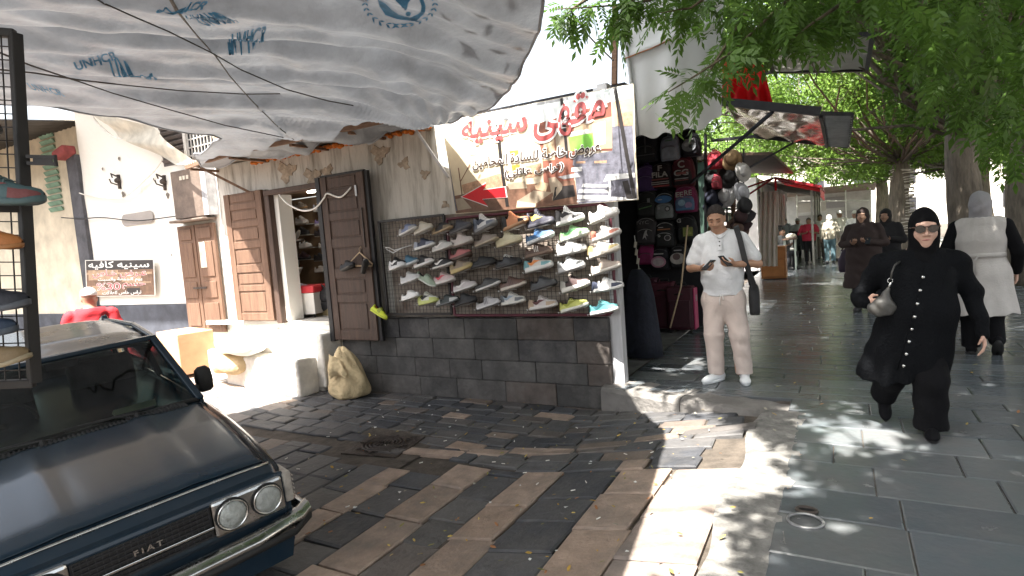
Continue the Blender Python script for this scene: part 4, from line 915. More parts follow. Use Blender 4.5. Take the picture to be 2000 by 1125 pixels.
# things on the dark door leaf
def place(px, py, y, yaw, pitch, roll=0): return ony(px, py, y), rotz(rad(yaw)) @ roty(rad(-pitch)) @ rotx(rad(roll))
YD = YW - .26
loc, R = place(724, 607, YD, -8, -24, -30); shoe('low', 'neon yellow football boot with red collar hung low on the dark door', loc, R, (.60, .66, .05), (.5, .55, .05), None, ('stripes', (.10, .10, .08)), lace=BK, group=None, lining=(.6, .05, .05), size=.95)
loc, R = place(666, 530, YD - .02, -10, 12, -20); shoe('low', 'black leather shoe hung under the hanger on the dark door', loc, R, BK, BK, None, None, group=None, size=.95, wear=.35)
loc, R = place(708, 535, YD - .03, -30, 38, -20); shoe('low', 'black shoe with white toe hung beside the hanger on the dark door', loc, R, BK, BK, (.65, .64, .62), None, group=None, size=.85)
h = MB(); c = ony(703, 502, YD + .01); h.tube([c + p for p in ((-.19, 0, -.07), (0, 0, .06), (.20, 0, -.10), (.19, 0, -.125), (-.18, 0, -.10), (-.19, 0, -.07))], .010, 6); h.tube([c + p for p in ((0, 0, .06), (0, 0, .11), (.03, 0, .13), (.04, 0, .10))], .004, 5)
tag(h.build('clothes_hanger', mat('pale_wood', (.52, .38, .24), .6, .2, 9, .1, 30), smooth=True), 'pale wooden clothes hanger on the dark door leaf', 'hanger')
# inside the shop
IN = [(588, 405, 'low', (.35, .30, .25), (.5, .3, .15), 'brown grey shoe on the top shelf in the doorway'), (625, 408, 'runner', (.45, .44, .5), (.6, .6, .6), 'pale lilac grey running shoe on the top shelf in the doorway'),
      (590, 434, 'runner', (.5, .48, .46), (.6, .58, .55), 'grey white running shoe on the second shelf in the doorway'), (628, 436, 'low', (.22, .18, .4), (.6, .58, .6), 'purple striped shoe inside the doorway'),
      (592, 455, 'runner', BK, BK, 'black running shoe on the third shelf by the white fan'), (627, 457, 'low', (.03, .025, .03), BK, 'black low shoe on the third shelf near the dark door'),
      (597, 480, 'low', WH, WH, 'white shoe with dark laces in the doorway'), (635, 479, 'slim', (.55, .53, .5), WH, 'cream slim shoe beside the white one inside the doorway'),
      (595, 503, 'runner', (.05, .025, .03), BK, 'black and maroon shoe on the fifth shelf in the doorway'), (626, 505, 'low', BK, BK, 'black shoe on the fifth shelf in the doorway'),
      (627, 527, 'slim', (.55, .54, .52), (.6, .6, .6), 'white strappy shoe above the black bag in the doorway')]
ws = thing('wall_shelf', 'narrow shelf ledges carrying shoes on the back wall of the shop', 'shelf', (-7.6, 7.3, .7)); M_LEDGE = mat('pale_frame', 0)
for px, py, kind, uc, sc, lb in IN:
    c = ony(px, py, 7.22); R = rotz(rad(175 + 180)) @ roty(0); loc = c - np.array([.14, 0, .03]); shoe(kind, lb, loc, R, uc, sc, None, ('stripes', (.5, .48, .6)) if 'purple' in lb else None, group=None, lace=BK if 'dark laces' in lb else None)
    br = MB(); br.box(loc + np.array([.15, .06, -.008]), (.26, .2, .012)); br.build('ledge', M_LEDGE, ws)
for px in (572, 640): br = MB(); q = ony(px, 460, 7.34); br.box((q[0], 7.34, 1.6), (.03, .03, 1.7)); br.build('upright', M_LEDGE, ws)
t = thing('box_stool', 'white box stool with red cushion top standing in the shop doorway', 'stool', (-6.95, 6.3, .66))
c = ony(594, 608, 6.25)
m = MB(); m.box((c[0], 6.35, .875), (.50, .40, .32), rz=rad(12)); m.build('box', mat('white_laminate', (.66, .64, .6), .4, .06, 3, .02), t, bevel=.008)
m = MB(); m.box((c[0], 6.35, 1.09), (.52, .42, .11), rz=rad(12)); m.build('cushion', mat('red_leatherette', (.50, .035, .045), .4, .15, 6, .1, 20), t, bevel=.025)
for sx in (-.2, .2):
    for sy in (-.15, .15): m = MB(); q = rotz(rad(12)) @ np.array([sx, sy, 0]); m.cyl((c[0] + q[0], 6.35 + q[1], .66), (c[0] + q[0], 6.35 + q[1], .72), .015, n=8); m.build('foot', M_BLACKW, t)
m = MB(); c2 = ony(627, 585, 6.45); m.ell(c2 + (0, .1, -.06), (.34, .2, .20), 16, 8); m.ell(c2 + (.12, .05, .05), (.2, .16, .14), 12, 7); m.tube([c2 + (-.2, 0, .08), c2 + (-.1, -.03, .2), c2 + (.08, -.03, .22), c2 + (.2, 0, .1)], .018, 6); tag(m.build('black_bag', mat('black_fabric', (.018, .018, .02), .75, .3, 9, .4, 30), smooth=True), 'bulging black bag lying behind the red topped stool', 'bag')
m = MB(); m.box(ony(640, 607, 6.55), (.36, .3, .36)); tag(m.build('side_box', mat('olive_board', (.18, .14, .07), .8, .2, 5, .1, 20), bevel=.01), 'olive brown carton under the black bag in the doorway', 'carton')
loc = ony(573, 568, 6.3); shoe('slim', 'pale lilac shoe lying by the red stool top', loc, rotz(rad(10)) @ roty(rad(-8)), (.45, .42, .5), (.6, .58, .62), group=None, size=.9)
t = thing('wash_basin', 'small white wash basin on a pedestal inside the shop doorway', 'basin', ony(566, 600, 7.0))
c = ony(567, 527, 6.95); m = MB(); m.loft([[(c[0] + r * math.cos(a), c[1] + .8 * r * math.sin(a), c[2] + z) for a in np.linspace(0, 6.283, 20, endpoint=False)] for r, z in ((.07, -.14), (.16, -.10), (.22, .0), (.23, .03), (.20, .03), (.14, -.05))]); m.build('bowl', mat('white_ceramic', (.7, .69, .66), .2, .05, 3, 0), t, smooth=True)
m = MB(); m.tube([c + (0, .03, -.12), c + (.0, .03, -.3), c + (0, .03, c[2] * 0 - .80)], [.05, .04, .05], 10); m.build('pedestal', mat('white_ceramic', 0), t, smooth=True)
m = MB(); m.ell(ony(568, 519, 6.93) + (.03, 0, .04), (.16, .1, .09), 12, 7); tag(m.build('cleaning_cloth', mat('dark_rag', (.06, .07, .075), .9, .4, 8, .5, 20), smooth=True), 'dark rag heaped in the white basin', 'cloth')
m = MB(); q = ony(558, 520, 6.9); m.tube([q + (0, 0, -.03), q + (0, 0, .09), q + (0, 0, .11), q + (0, 0, .15)], [.03, .03, .014, .014], 10); tag(m.build('soap_bottle', mat('blue_plastic', (.08, .3, .5), .3, .1, 5, 0), smooth=True), 'small blue soap bottle on the white basin', 'bottle')
t = thing('wall_fan', 'three bladed white wall fan inside the shop doorway', 'fan', ony(569, 474, 7.1))
c = ony(569, 471, 7.05)
for a in (150, 20, 268):
    m = MB(); d = np.array([math.cos(rad(a)), 0, math.sin(rad(a))]); e = np.array([-d[2], 0, d[0]]); m.loft([[c + d * s_ + e * (w_ * y) + np.array([0, -.012 * y, 0]) + e * .06 * (s_ / .25) ** 2 for y in (-1, 1)] + [c + d * s_ + e * (w_ * y) + np.array([0, .01, 0]) + e * .06 * (s_ / .25) ** 2 for y in (1, -1)] for s_, w_ in ((.02, .025), (.09, .04), (.18, .045), (.25, .03), (.28, .008))]); m.build('blade', mat('white_laminate', 0), t, smooth=True)
m = MB(); m.ell(c, (.035, .04, .035), 10, 7); m.tube([c, c + (.02, .25, .02)], .02, 6); m.build('hub', mat('white_laminate', 0), t, smooth=True)
m = MB(); q = ony(628, 374, 6.7); m.tube([q + (-.30, .0, .02), q + (.30, 0, .02)], .018, 8); tag(m.build('tube_lamp', mat('lit_tube', (1, .97, .9), emit=14), smooth=True), 'lit fluorescent tube at the ceiling of the shop', 'lamp')
m = MB(); q = ony(556, 470, 7.0); m.tube([q + (-.05, 0, .7), q + (.05, -.02, .45), q + (.05, 0, .1), q + (.08, .1, 0)], .012, 6); tag(m.build('cable', M_CABW, smooth=True), 'white flex hanging down to the white fan', 'cable')
# sack, boxes, bags by the steps
sk = MB(); c = ony(679, 735, 5.50); zb = gz(c[0], 5.5)
def sackf(k, a):
    h = [0, .05, .16, .30, .42, .52, .60, .66][k]; rx = [.24, .29, .30, .27, .22, .16, .09, .02][k]; ry = rx * .72
    w_ = 1 + .10 * math.sin(3 * a + k) + .07 * math.sin(7 * a - k * 1.3); sx = [-.0, .0, .0, -.01, -.03, -.06, -.08, -.09][k]
    return (c[0] + sx + rx * w_ * math.cos(a), 5.52 + ry * w_ * math.sin(a), zb + h + .03 * math.sin(2 * a + k) * (k > 0))
sk.loft([[sackf(k, a) for a in np.linspace(0, 6.283, 40, endpoint=False)] for k in range(8)]); sk.grid(lambda u, v: np.array([c[0] - .10 + .30 * u - .02 * v, 5.30 - .02 * math.sin(u * 9) - .03 * math.sin(v * 5), zb + .28 + .33 * v * (1 - .75 * u) + .05 * math.sin(u * 3)]), 14, 10)
tag(sk.build('sack', mat('cream_woven_sack', (.56, .44, .26), .8, .22, 6, .9, 26), smooth=True, sub=1), 'crumpled cream woven sack slumped against the dark stone base', 'sack')
b = MB(); q = ony(632, 735, 5.72); b.box((q[0], 5.72, q[2] - .02), (.34, .34, .36)); tag(b.build('stone_block', M_STEP, bevel=.03), 'loose pale grey stone block beside the cream sack', 'stone block')
b = MB(); q = ony(655, 700, 5.83); b.ell((q[0], 5.78, q[2]), (.2, .12, .14), 10, 7); tag(b.build('rubble', M_STEP), 'pale lump of broken stone behind the cream sack', 'stone')
M_CARD = mat('cardboard', (.50, .30, .17), .85, .12, 5, .12, 16)
t = thing('cardboard_box', 'brown cardboard box with taped top standing in the sunny lane', 'box', (-8.75, 5.3, .0), rad(-12)); b = MB(); b.box((0, 0, .30), (.86, .5, .60)); b.build('carton', M_CARD, t, world=False, bevel=.008)
b = MB(); b.box((0, 0, .602), (.84, .06, .004)); b.box((.0, -.252, .5), (.06, .004, .2)); b.box((-.25, -.252, .2), (.012, .004, .28)); b.build('tape', mat('parcel_tape', (.62, .45, .28), .3, .1, 5, 0), t, world=False)
def bag(px, py, y, r, lb, m, nm):
    b = MB(); c = ony(px, py, y); z0 = gz(c[0], y) if r[2] < .2 else c[2] - r[2]
    b.loft([[(c[0] + r[0] * s_ * (1 + .1 * math.sin(3 * a + z * 4) + .06 * math.sin(8 * a)) * math.cos(a), c[1] + r[1] * s_ * (1 + .1 * math.sin(4 * a)) * math.sin(a), c[2] - r[2] + z * 2 * r[2] + .03 * math.sin(3 * a)) for a in np.linspace(0, 6.283, 30, endpoint=False)] for z, s_ in ((0, .8), (.1, 1), (.4, 1.05), (.7, .95), (.88, .6), (1, .1))])
    return tag(b.build(nm, m, smooth=True, sub=1), lb, 'bag')
bag(470, 668, 5.25, (.40, .26, .16), 'puffy white plastic bag on top of the tan bag in the lane', mat('white_plastic_bag', (.74, .73, .71), .35, .05, 5, .5, 14), 'plastic_bag')
bag(452, 706, 5.2, (.30, .22, .15), 'small tan woven bag under the white plastic bag', mat('tan_sacking', (.50, .38, .22), .85, .2, 7, .6, 30), 'woven_bag')
# near wire rack at the left edge with shoes
nr = thing('wire_stand', 'tall black wire stand hung with shoes at the left edge of the photo', 'display rack', at(66, 745, 2.1))
T_, B_ = at(30, 66, 2.12), at(68, 748, 2.12); Lx = at(-330, 40, 2.0) - at(30, 66, 2.12); Lx = Lx / np.linalg.norm(Lx)
m = MB(); m.bar(T_, B_, .036, .036, up=(0, 1, 0)); m.bar(T_ + Lx * .7, np.array([*(B_ + Lx * .7)[:2], -.02]), .036, .036, up=(0, 1, 0))
for f_ in (.0, .50, 1.0):
    p = T_ * (1 - f_) + B_ * f_; m.bar(p, p + Lx * .7, .03, .03)
p = T_ * .785 + B_ * .215 * 1; m.build('frame', mat('flat_black_steel', (.012, .011, .011), .55, .3, 12, .1, 40), nr, bevel=.004)
m = MB()
for k in range(1, 15): q = Lx * .045 * k; m.bar(T_ + q, B_ + q, .004, .004)
for k in range(1, 26): p = T_ * (1 - k / 26) + B_ * (k / 26); m.bar(p, p + Lx * .7, .004, .004)
m.build('wire_mesh', M_WIRE, nr)
m = MB(); p = at(52, 312, 2.1); e = -Lx
for z in (-.012, .012): m.bar(p + (0, 0, z), p + e * .09 + (0, 0, z), .008, .012)
m.bar(p + e * .09 + (0, 0, -.02), p + e * .09 + (0, 0, .02), .008, .012); m.bar(p + e * .02, p + e * .08, .004, .015); m.build('bracket', M_WIRE, nr)
for lb, px, py, kind, uc, sc, ov, mk, yaw, pit, s_ in (
    ('teal football boot with red trim hung on the near wire stand', -52, 402, 'low', (.07, .13, .14), (.08, .14, .15), (.16, .05, .05), ('swoosh', (.25, .06, .06)), 14, -4, 1.0),
    ('orange football boot hung on the near wire stand', -90, 478, 'slim', (.50, .19, .055), (.45, .2, .07), None, None, 14, -9, .96),
    ('navy black shoe with a big grey curved tick on the near wire stand', -80, 615, 'low', (.02, .022, .032), (.10, .11, .13), None, ('swoosh', (.45, .46, .47)), 14, 0, 1.0),
    ('tan suede shoe on a wire ledge at the foot of the near wire stand', -70, 733, 'slim', (.20, .14, .07), (.34, .28, .18), None, None, 12, 6, 1.0),
    ('dark red shoe high on the near wire stand', -120, 296, 'slim', (.16, .03, .03), (.05, .05, .05), None, None, 14, 8, .95),
    ('blue grey shoe in shadow under the ticked one on the near wire stand', -95, 665, 'low', (.03, .05, .09), (.08, .1, .13), None, None, 14, 0, .95)):
    d = 2.04; u3 = -Lx; n3 = np.array([u3[1], -u3[0], 0]); n3 /= np.linalg.norm(n3)
    u2 = np.array([u3[0], u3[1], 0]); u2 /= np.linalg.norm(u2); ang = math.atan2(u2[1], u2[0])
    R = rotz(ang + rad(yaw - 14)) @ roty(rad(-pit)); px -= 26; loc = at(px, py, d) - n3 * .0
    shoe(kind, lb, loc + n3 * .06, R, tuple(np.array(uc) * .8), tuple(np.array(sc) * .8), ov, mk, size=s_ * .92, group=None)
# ---------------------------------------------------------------- parked car
def glassmat(name, tint, refl=.06, rough=.02):
    m = bpy.data.materials.new(name); m.use_nodes = True; n = m.node_tree.nodes; L = m.node_tree.links; n.remove(n['Principled BSDF'])
    tr = n.new('ShaderNodeBsdfTransparent'); tr.inputs[0].default_value = (*tint, 1); gl = n.new('ShaderNodeBsdfGlossy'); gl.inputs['Roughness'].default_value = rough
    fr = n.new('ShaderNodeFresnel'); fr.inputs[0].default_value = 1.5; ms = n.new('ShaderNodeMixShader'); L.new(fr.outputs[0], ms.inputs[0]); L.new(tr.outputs[0], ms.inputs[1]); L.new(gl.outputs[0], ms.inputs[2]); L.new(ms.outputs[0], n['Material Output'].inputs[0]); return m
M_PAINT = mat('dusty_navy_paint', (.008, .020, .034), .20, 0, 2.6, .012, 60, col2=(.020, .029, .038), mix=(.30, .72), coat=.15, spec=.32)
M_CHROME = mat('worn_chrome', (.52, .52, .50), .24, .2, 9, .03, 60, metal=1.0)
M_RUBBER = mat('black_rubber', (.014, .014, .014), .7, .2, 9, .1, 60)
M_CGLASS = glassmat('car_glass', (.40, .47, .44))
M_SEAT = mat('dark_seat_fabric', (.035, .037, .04), .8, .3, 12, .3, 60)
car = thing('parked_car', 'old dusty dark navy saloon car with twin round headlights parked under the tarpaulin', 'car', (-2.90, 1.50, -.325))
car.rotation_euler = (rad(4.3), rad(3.0), rad(-16.4)); car.scale = (.99, .94, .95)
def cb(mb, nm, m, parent=car, **k): return mb.build(nm, m, parent, world=False, **k)
WID = lambda x: float(np.interp(x, [-4.15, -3.9, -3.2, -1.3, -.5, -.12, -.05], [.72, .77, .81, .81, .80, .775, .75]))
BELT = lambda x: float(np.interp(x, [-4.15, -3.95, -3.3, -1.35, -.8, -.25, -.10, -.05], [.80, .86, .89, .915, .885, .82, .785, .76]))
def ring(x):
    w, b = WID(x), BELT(x); fr = clamp((x + .16) / .1)
    P = [(w * .90, .20), (w * .985, .30), (w, .48), (w * 1.0, .56), (w * .985, .60), (w * .975, b - .10), (w * .945, b - .035), (w * .89, b - .006), (w * .80, b + .004), (w * .5, b + .016 * (1 - fr)), (0, b + .020 * (1 - fr))]
    return [(x, y, z) for y, z in P] + [(x, -y, z) for y, z in P[::-1][1:]]
m = MB(); XS = [-4.15, -4.08, -3.9, -3.5, -3.2, -2.6, -2.0, -1.6, -1.35, -1.1, -.8, -.5, -.3, -.18, -.12, -.07, -.05]
m.loft([ring(x) for x in XS]); body = cb(m, 'body', M_PAINT, smooth=True, bevel=.0)
body.modifiers.new('es', 'EDGE_SPLIT').split_angle = rad(40)
# wheel arches (dark) and wheels
for x in (-.78, -3.32):
    for sy in (1, -1):
        m = MB(); m.cyl((x, sy * .60, .30), (x, sy * .822, .30), .36, n=28); cb(m, 'wheel_arch', M_RUBBER, body)
        wt = MB(); wt.loft([[(x + r * math.cos(a), sy * y, .285 + r * math.sin(a)) for a in np.linspace(0, 6.283, 32, endpoint=False)] for y, r in ((.62, .20), (.63, .27), (.66, .29), (.79, .29), (.825, .27), (.828, .20))])
        wo = cb(wt, 'wheel', M_RUBBER, car, smooth=True)
        m = MB(); m.loft([[(x + r * math.cos(a), sy * y, .285 + r * math.sin(a)) for a in np.linspace(0, 6.283, 24, endpoint=False)] for y, r in ((.80, .20), (.832, .19), (.82, .14), (.838, .06), (.838, .01))]); cb(m, 'rim', M_CHROME, wo, smooth=True)
# bonnet panel with its shut line
def bon(u, v):
    x = lerp(-1.22, -.13, u); w = WID(x) * .845; y = lerp(-w, w, v); b = BELT(x); s = abs(v - .5) * 2
    return (x, y, b + .012 + .016 * (1 - s ** 2) + .010 * (sstep(.34, .40, s) - sstep(.46, .60, s)) * (1 - u * .5) - .006 * (s > .985))
m = MB(); m.grid(bon, 30, 44); cb(m, 'bonnet', M_PAINT, smooth=True, solid=.012)
m = MB()
for sy in (1, -1): m.tube([(x, sy * WID(x) * .853, BELT(x) + .004) for x in np.linspace(-1.24, -.12, 14)], .006, 5)
m.tube([(-.118, y, BELT(-.118) + .004) for y in np.linspace(-.64, .64, 9)], .006, 5); cb(m, 'shut_line', M_RUBBER, smooth=True)
m = MB(); m.tube([(-.11, y, BELT(-.10) + .014 - .012 * (abs(y) / .68) ** 4) for y in np.linspace(-.68, .68, 15)], .009, 6); cb(m, 'bonnet_trim', M_CHROME, smooth=True)
# scuttle vent
m = MB()
for k in range(46): m.box((-1.24, -.56 + k * .0249, .936), (.085, .010, .012))
m.box((-1.24, 0, .928), (.10, 1.2, .012)); cb(m, 'vent_grille', M_RUBBER)
# front: grille, lamps, bumper
m = MB(); m.box((-.055, 0, .615), (.05, 1.46, .25)); cb(m, 'front_panel', M_PAINT, bevel=.02)
m = MB(); m.box((-.036, 0, .625), (.03, .62, .17)); cb(m, 'grille_well', M_RUBBER)
g_ = MB()
for k in range(7): g_.box((-.018, 0, .552 + k * .024), (.012, .60, .007))
for k in range(21): g_.box((-.020, -.30 + k * .03, .625), (.010, .005, .165))
g_ = cb(g_, 'grille', mat('grille_black', (.02, .02, .022), .4, .2, 9, 0))
m = MB(); m.box((-.008, 0, .600), (.016, .62, .014)); cb(m, 'grille_bar', M_CHROME, g_, bevel=.003)
m = MB()
v, f = text2d('FIAT', .03, 1.5); lo, hi = v.min(0), v.max(0)
m.add([(-.004, -.06 + .13 * q[0], .628 + .03 * q[1]) for q in [(p - lo) / (hi - lo) for p in v]], f); cb(m, 'badge', M_CHROME, g_)
for sy in (1, -1):
    m = MB(); y0, y1 = .315 * sy, .705 * sy
    m.box((-.030, (y0 + y1) / 2, .625), (.035, .395, .205)); bz = cb(m, 'headlight_bezel', M_CHROME, bevel=.018)
    for yy in (.41, .605):
        m = MB(); m.cyl((-.035, yy * sy, .632), (-.006, yy * sy, .632), .090, n=32); cb(m, 'lamp_recess', M_RUBBER, bz)
        h = MB(); h.loft([[(x, yy * sy + r * math.cos(a), .632 + r * math.sin(a)) for a in np.linspace(0, 6.283, 32, endpoint=False)] for x, r in ((-.004, .082), (.010, .082), (.012, .076), (-.004, .074))]); ho = cb(h, 'headlight', M_CHROME, smooth=True)
        h = MB(); h.loft([[(x, yy * sy + r * math.cos(a), .632 + r * math.sin(a)) for a in np.linspace(0, 6.283, 32, endpoint=False)] for x, r in ((-.002, .073), (-.03, .05), (-.045, .01))]); cb(h, 'reflector', mat('lamp_reflector', (.7, .7, .68), .15, .1, 9, 0, metal=1), ho, smooth=True)
        h = MB(); h.ell((.0, yy * sy, .632), (.022, .075, .075), 28, 14); cb(h, 'lens', mat('lamp_glass', (.42, .45, .43), .12, .3, 18, .5, 50, trans=.35, spec=.8), ho, smooth=True)
    m = MB(); m.loft([[(-.02 - dx, sy * y, z) for y, z in ((.715, .55), (.765 , .55), (.765, .73), (.715, .73))] for dx in (.0, .16)]); i_ = cb(m, 'indicator_lamp', mat('dusty_clear_lens', (.30, .28, .25), .2, .3, 15, .4, 50), bevel=.01)
    m = MB()
    for k in range(6): m.box((-.10, sy * .770, .565 + k * .027), (.16, .006, .008))
    cb(m, 'lens_rib', mat('dusty_clear_lens', 0), i_)
m = MB()
pf = [(.0, .38), (.045, .385), (.062, .42), (.062, .455), (.035, .485), (-.01, .49)]
rr = []
for y in (-.86, -.845, -.78, -.5, 0, .5, .78, .845, .86):
    ba = -.10 * sstep(.7, .86, abs(y)) - .02 * (y / .8) ** 2; rr.append([(x + ba + .03, y, z) for x, z in pf])
m.loft(rr); bp = cb(m, 'bumper', M_CHROME, smooth=True, bevel=.006); bp.modifiers.new('es', 'EDGE_SPLIT').split_angle = rad(50)
for sy in (1, -1): m = MB(); m.bar((-.06, sy * .84, .437), (-.62, sy * .845, .43), .035, .085); cb(m, 'bumper_end', M_CHROME, bp, bevel=.012)
m = MB(); m.loft([[(x + .0 - .02 * (y / .8) ** 2 - .10 * sstep(.7, .86, abs(y)), y, z) for x, z in ((.09, .395), (.105, .40), (.105, .43), (.09, .437))] for y in (-.845, -.7, -.35, 0, .35, .7, .845)]); cb(m, 'rubber_strip', M_RUBBER, bp, smooth=True)
m = MB(); m.loft([[(x, y, z) for y, z in ((-.7, .22), (.7, .22), (.74, .38), (-.74, .38))] for x in (-.16, -.02)]); cb(m, 'apron', M_PAINT)
# cabin
RZ = 1.375
WB = [(-1.30, .69, .925), (-1.27, 0, .935)]; 
def roof_pt(x, y): return RZ + .032 - .05 * (y / .6) ** 2 * .7 - .055 * sstep(-2.1, -1.80, x) * 1.0 - .06 * sstep(-3.0, -3.3, x)
m = MB()
m.grid(lambda u, v: (lambda x, w: (x, lerp(-w, w, v), roof_pt(x, lerp(-w, w, v)) - .04 * (abs(v - .5) * 2) ** 8))(lerp(-3.30, -1.80, u), float(np.interp(lerp(-3.3, -1.8, u), [-3.3, -2.6, -1.8], [.56, .615, .585]))), 30, 36)
cb(m, 'roof', mat('grey_roof_paint', (.035, .036, .038), .28, .3, 4, .02, 60, coat=.4), smooth=True, solid=.03)  # roof greyer and lighter than the body paint
m = MB()
A0, A1 = (-1.30, .715, .915), (-1.80, .60, 1.345)
def mir(p, s): return (p[0], p[1] * s, p[2])
for s in (1, -1):
    m.bar(mir(A0, s), mir(A1, s), .05, .05); m.bar(mir((-2.42, .735, .90), s), mir((-2.46, .625, 1.36), s), .045, .06); m.bar(mir((-3.72, .70, .87), s), mir((-3.28, .56, 1.34), s), .05, .14)
    m.bar(mir((-1.78, .605, 1.352), s), mir((-2.5, .632, 1.372), s), .04, .035); m.bar(mir((-2.5, .632, 1.372), s), mir((-3.3, .575, 1.345), s), .04, .035); m.bar(mir((-1.3, .725, .905), s), mir((-3.7, .72, .88), s), .03, .03)
m.bar((-1.80, .60, 1.355), (-1.80, -.60, 1.355), .05, .035); cb(m, 'pillar', M_PAINT, bevel=.01)
def pane(nm, q, bulge=(0, 0, 0), m_=M_CGLASS):
    f = quadmap(*q); b = MB(); b.grid(lambda u, v: f(u, v) + np.array(bulge) * math.sin(math.pi * u) * 1.0, 12, 6); return cb(b, nm, m_, smooth=True)
ws = pane('windscreen', ((-1.31, -.68, .925), (-1.31, .68, .925), (-1.79, .575, 1.345), (-1.79, -.575, 1.345)), (.06, 0, 0))
pane('rear_window', ((-3.74, -.62, .89), (-3.74, .62, .89), (-3.30, .54, 1.33), (-3.30, -.54, 1.33)), (-.04, 0, 0))
for s in (1, -1):
    pane('side_window', (mir((-1.38, .722, .92), s), mir((-2.40, .735, .91), s), mir((-2.44, .63, 1.35), s), mir((-1.80, .605, 1.34), s)))
    pane('side_window', (mir((-2.46, .735, .91), s), mir((-3.56, .715, .89), s), mir((-3.26, .59, 1.33), s), mir((-2.50, .632, 1.35), s)))
m = MB(); m.tube([(-1.30, y, .925 + (.010 if abs(y) < .6 else 0)) for y in np.linspace(-.70, .70, 9)], .014, 6); m.tube([(-1.31, .70, .925), (-1.79, .592, 1.345), (-1.79, -.592, 1.345), (-1.31, -.70, .925)], .012, 6); cb(m, 'windscreen_seal', M_RUBBER, ws, smooth=True)
for y0, y1 in ((.30, .02), (-.22, -.56)):
    m = MB(); m.cyl((-1.24, y0, .925), (-1.25, y0, .965), .016, n=8); m.tube([(-1.25, y0, .965), (-1.285, y0 * .6 + y1 * .4, .965), (-1.30, y1, .968)], .006, 5); m.bar((-1.315, y0 + .12, .955), (-1.30, y1 - .12, .972), .012, .016); cb(m, 'wiper', M_RUBBER)
m = MB(); rbox_ = [[(-1.58 + .045 * s_ * math.copysign(abs(math.cos(a)) ** .6, math.cos(a)), .84 + .062 * s_ * math.copysign(abs(math.sin(a)) ** .6, math.sin(a)), z) for a in np.linspace(0, 6.283, 20, endpoint=False)] for z, s_ in ((.89, .6), (.91, .95), (1.0, 1), (1.06, .9), (1.085, .5))]; m.loft(rbox_); mo = cb(m, 'wing_mirror', M_RUBBER, smooth=True)
m = MB(); m.bar((-1.55, .73, .93), (-1.57, .82, .96), .03, .03); cb(m, 'mirror_arm', M_RUBBER, mo)
# interior
m = MB(); m.box((-1.62, 0, .86), (.42, 1.3, .10)); m.box((-1.78, .0, .80), (.08, 1.3, .22)); db = cb(m, 'dashboard', mat('dark_dashboard', (.03, .032, .03), .7, .2, 6, .15, 60), bevel=.03)
m = MB(); m.box((-1.50, .33, .915), (.16, .26, .05), R=roty(-.5)); cb(m, 'dash_paper', mat('yellowed_paper', (.45, .43, .30), .9, .1, 5, 0), db)
for y in (.36, -.36):
    m = MB(); m.box((-2.35, y, .62), (.5, .5, .16)); m.box((-2.62, y, .88), (.14, .48, .50), R=roty(-.2)); cb(m, 'front_seat', M_SEAT, bevel=.05, seg=3)
m = MB(); m.box((-3.1, 0, .62), (.5, 1.2, .16)); m.box((-3.4, 0, .84), (.14, 1.2, .40), R=roty(-.25)); cb(m, 'rear_seat', M_SEAT, bevel=.05, seg=3)
m = MB(); m.tube([np.array((-1.98, -.36, .93)) + roty(-.9) @ np.array((.0, .19 * math.cos(a), .19 * math.sin(a))) for a in np.linspace(0, 6.283, 25)], .014, 6); m.bar((-1.98, -.36, .93), (-1.8, -.36, .82), .04, .04); cb(m, 'steering_wheel', M_RUBBER, smooth=True)
m = MB(); m.box((-1.84, .02, 1.29), (.03, .20, .055)); cb(m, 'rear_view_mirror', M_RUBBER, bevel=.01)
m = MB(); m.box((-2.3, .30, .54), (3.0, .0, .0)); 
for i, (x, y) in enumerate(((-.62, .28), (-1.06, -.30), (-1.1, .62), (-.95, -.05), (-2.3, .15))):   # leaves lying on the car: part of the litter it carries
    pass
# ---------------------------------------------------------------- bag stall behind the corner post
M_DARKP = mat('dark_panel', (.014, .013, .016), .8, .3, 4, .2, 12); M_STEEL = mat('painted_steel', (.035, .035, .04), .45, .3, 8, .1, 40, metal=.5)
YB = 9.55
st_ = thing('bag_stall', 'dark bag stall recessed between the corner post and the hat rack', 'stall', (-3.2, 8.0, 0))
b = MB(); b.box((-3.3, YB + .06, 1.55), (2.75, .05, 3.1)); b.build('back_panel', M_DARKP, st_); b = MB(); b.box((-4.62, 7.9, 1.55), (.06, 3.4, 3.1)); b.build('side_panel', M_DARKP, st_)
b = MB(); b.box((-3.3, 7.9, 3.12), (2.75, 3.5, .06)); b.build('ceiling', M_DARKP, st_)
p0, p1 = ony(1378, 262, 9.4), ony(1378, 640, 9.4); b = MB(); b.cyl(p0, p1, .022, n=8); b.build('pole', M_STEEL, st_)
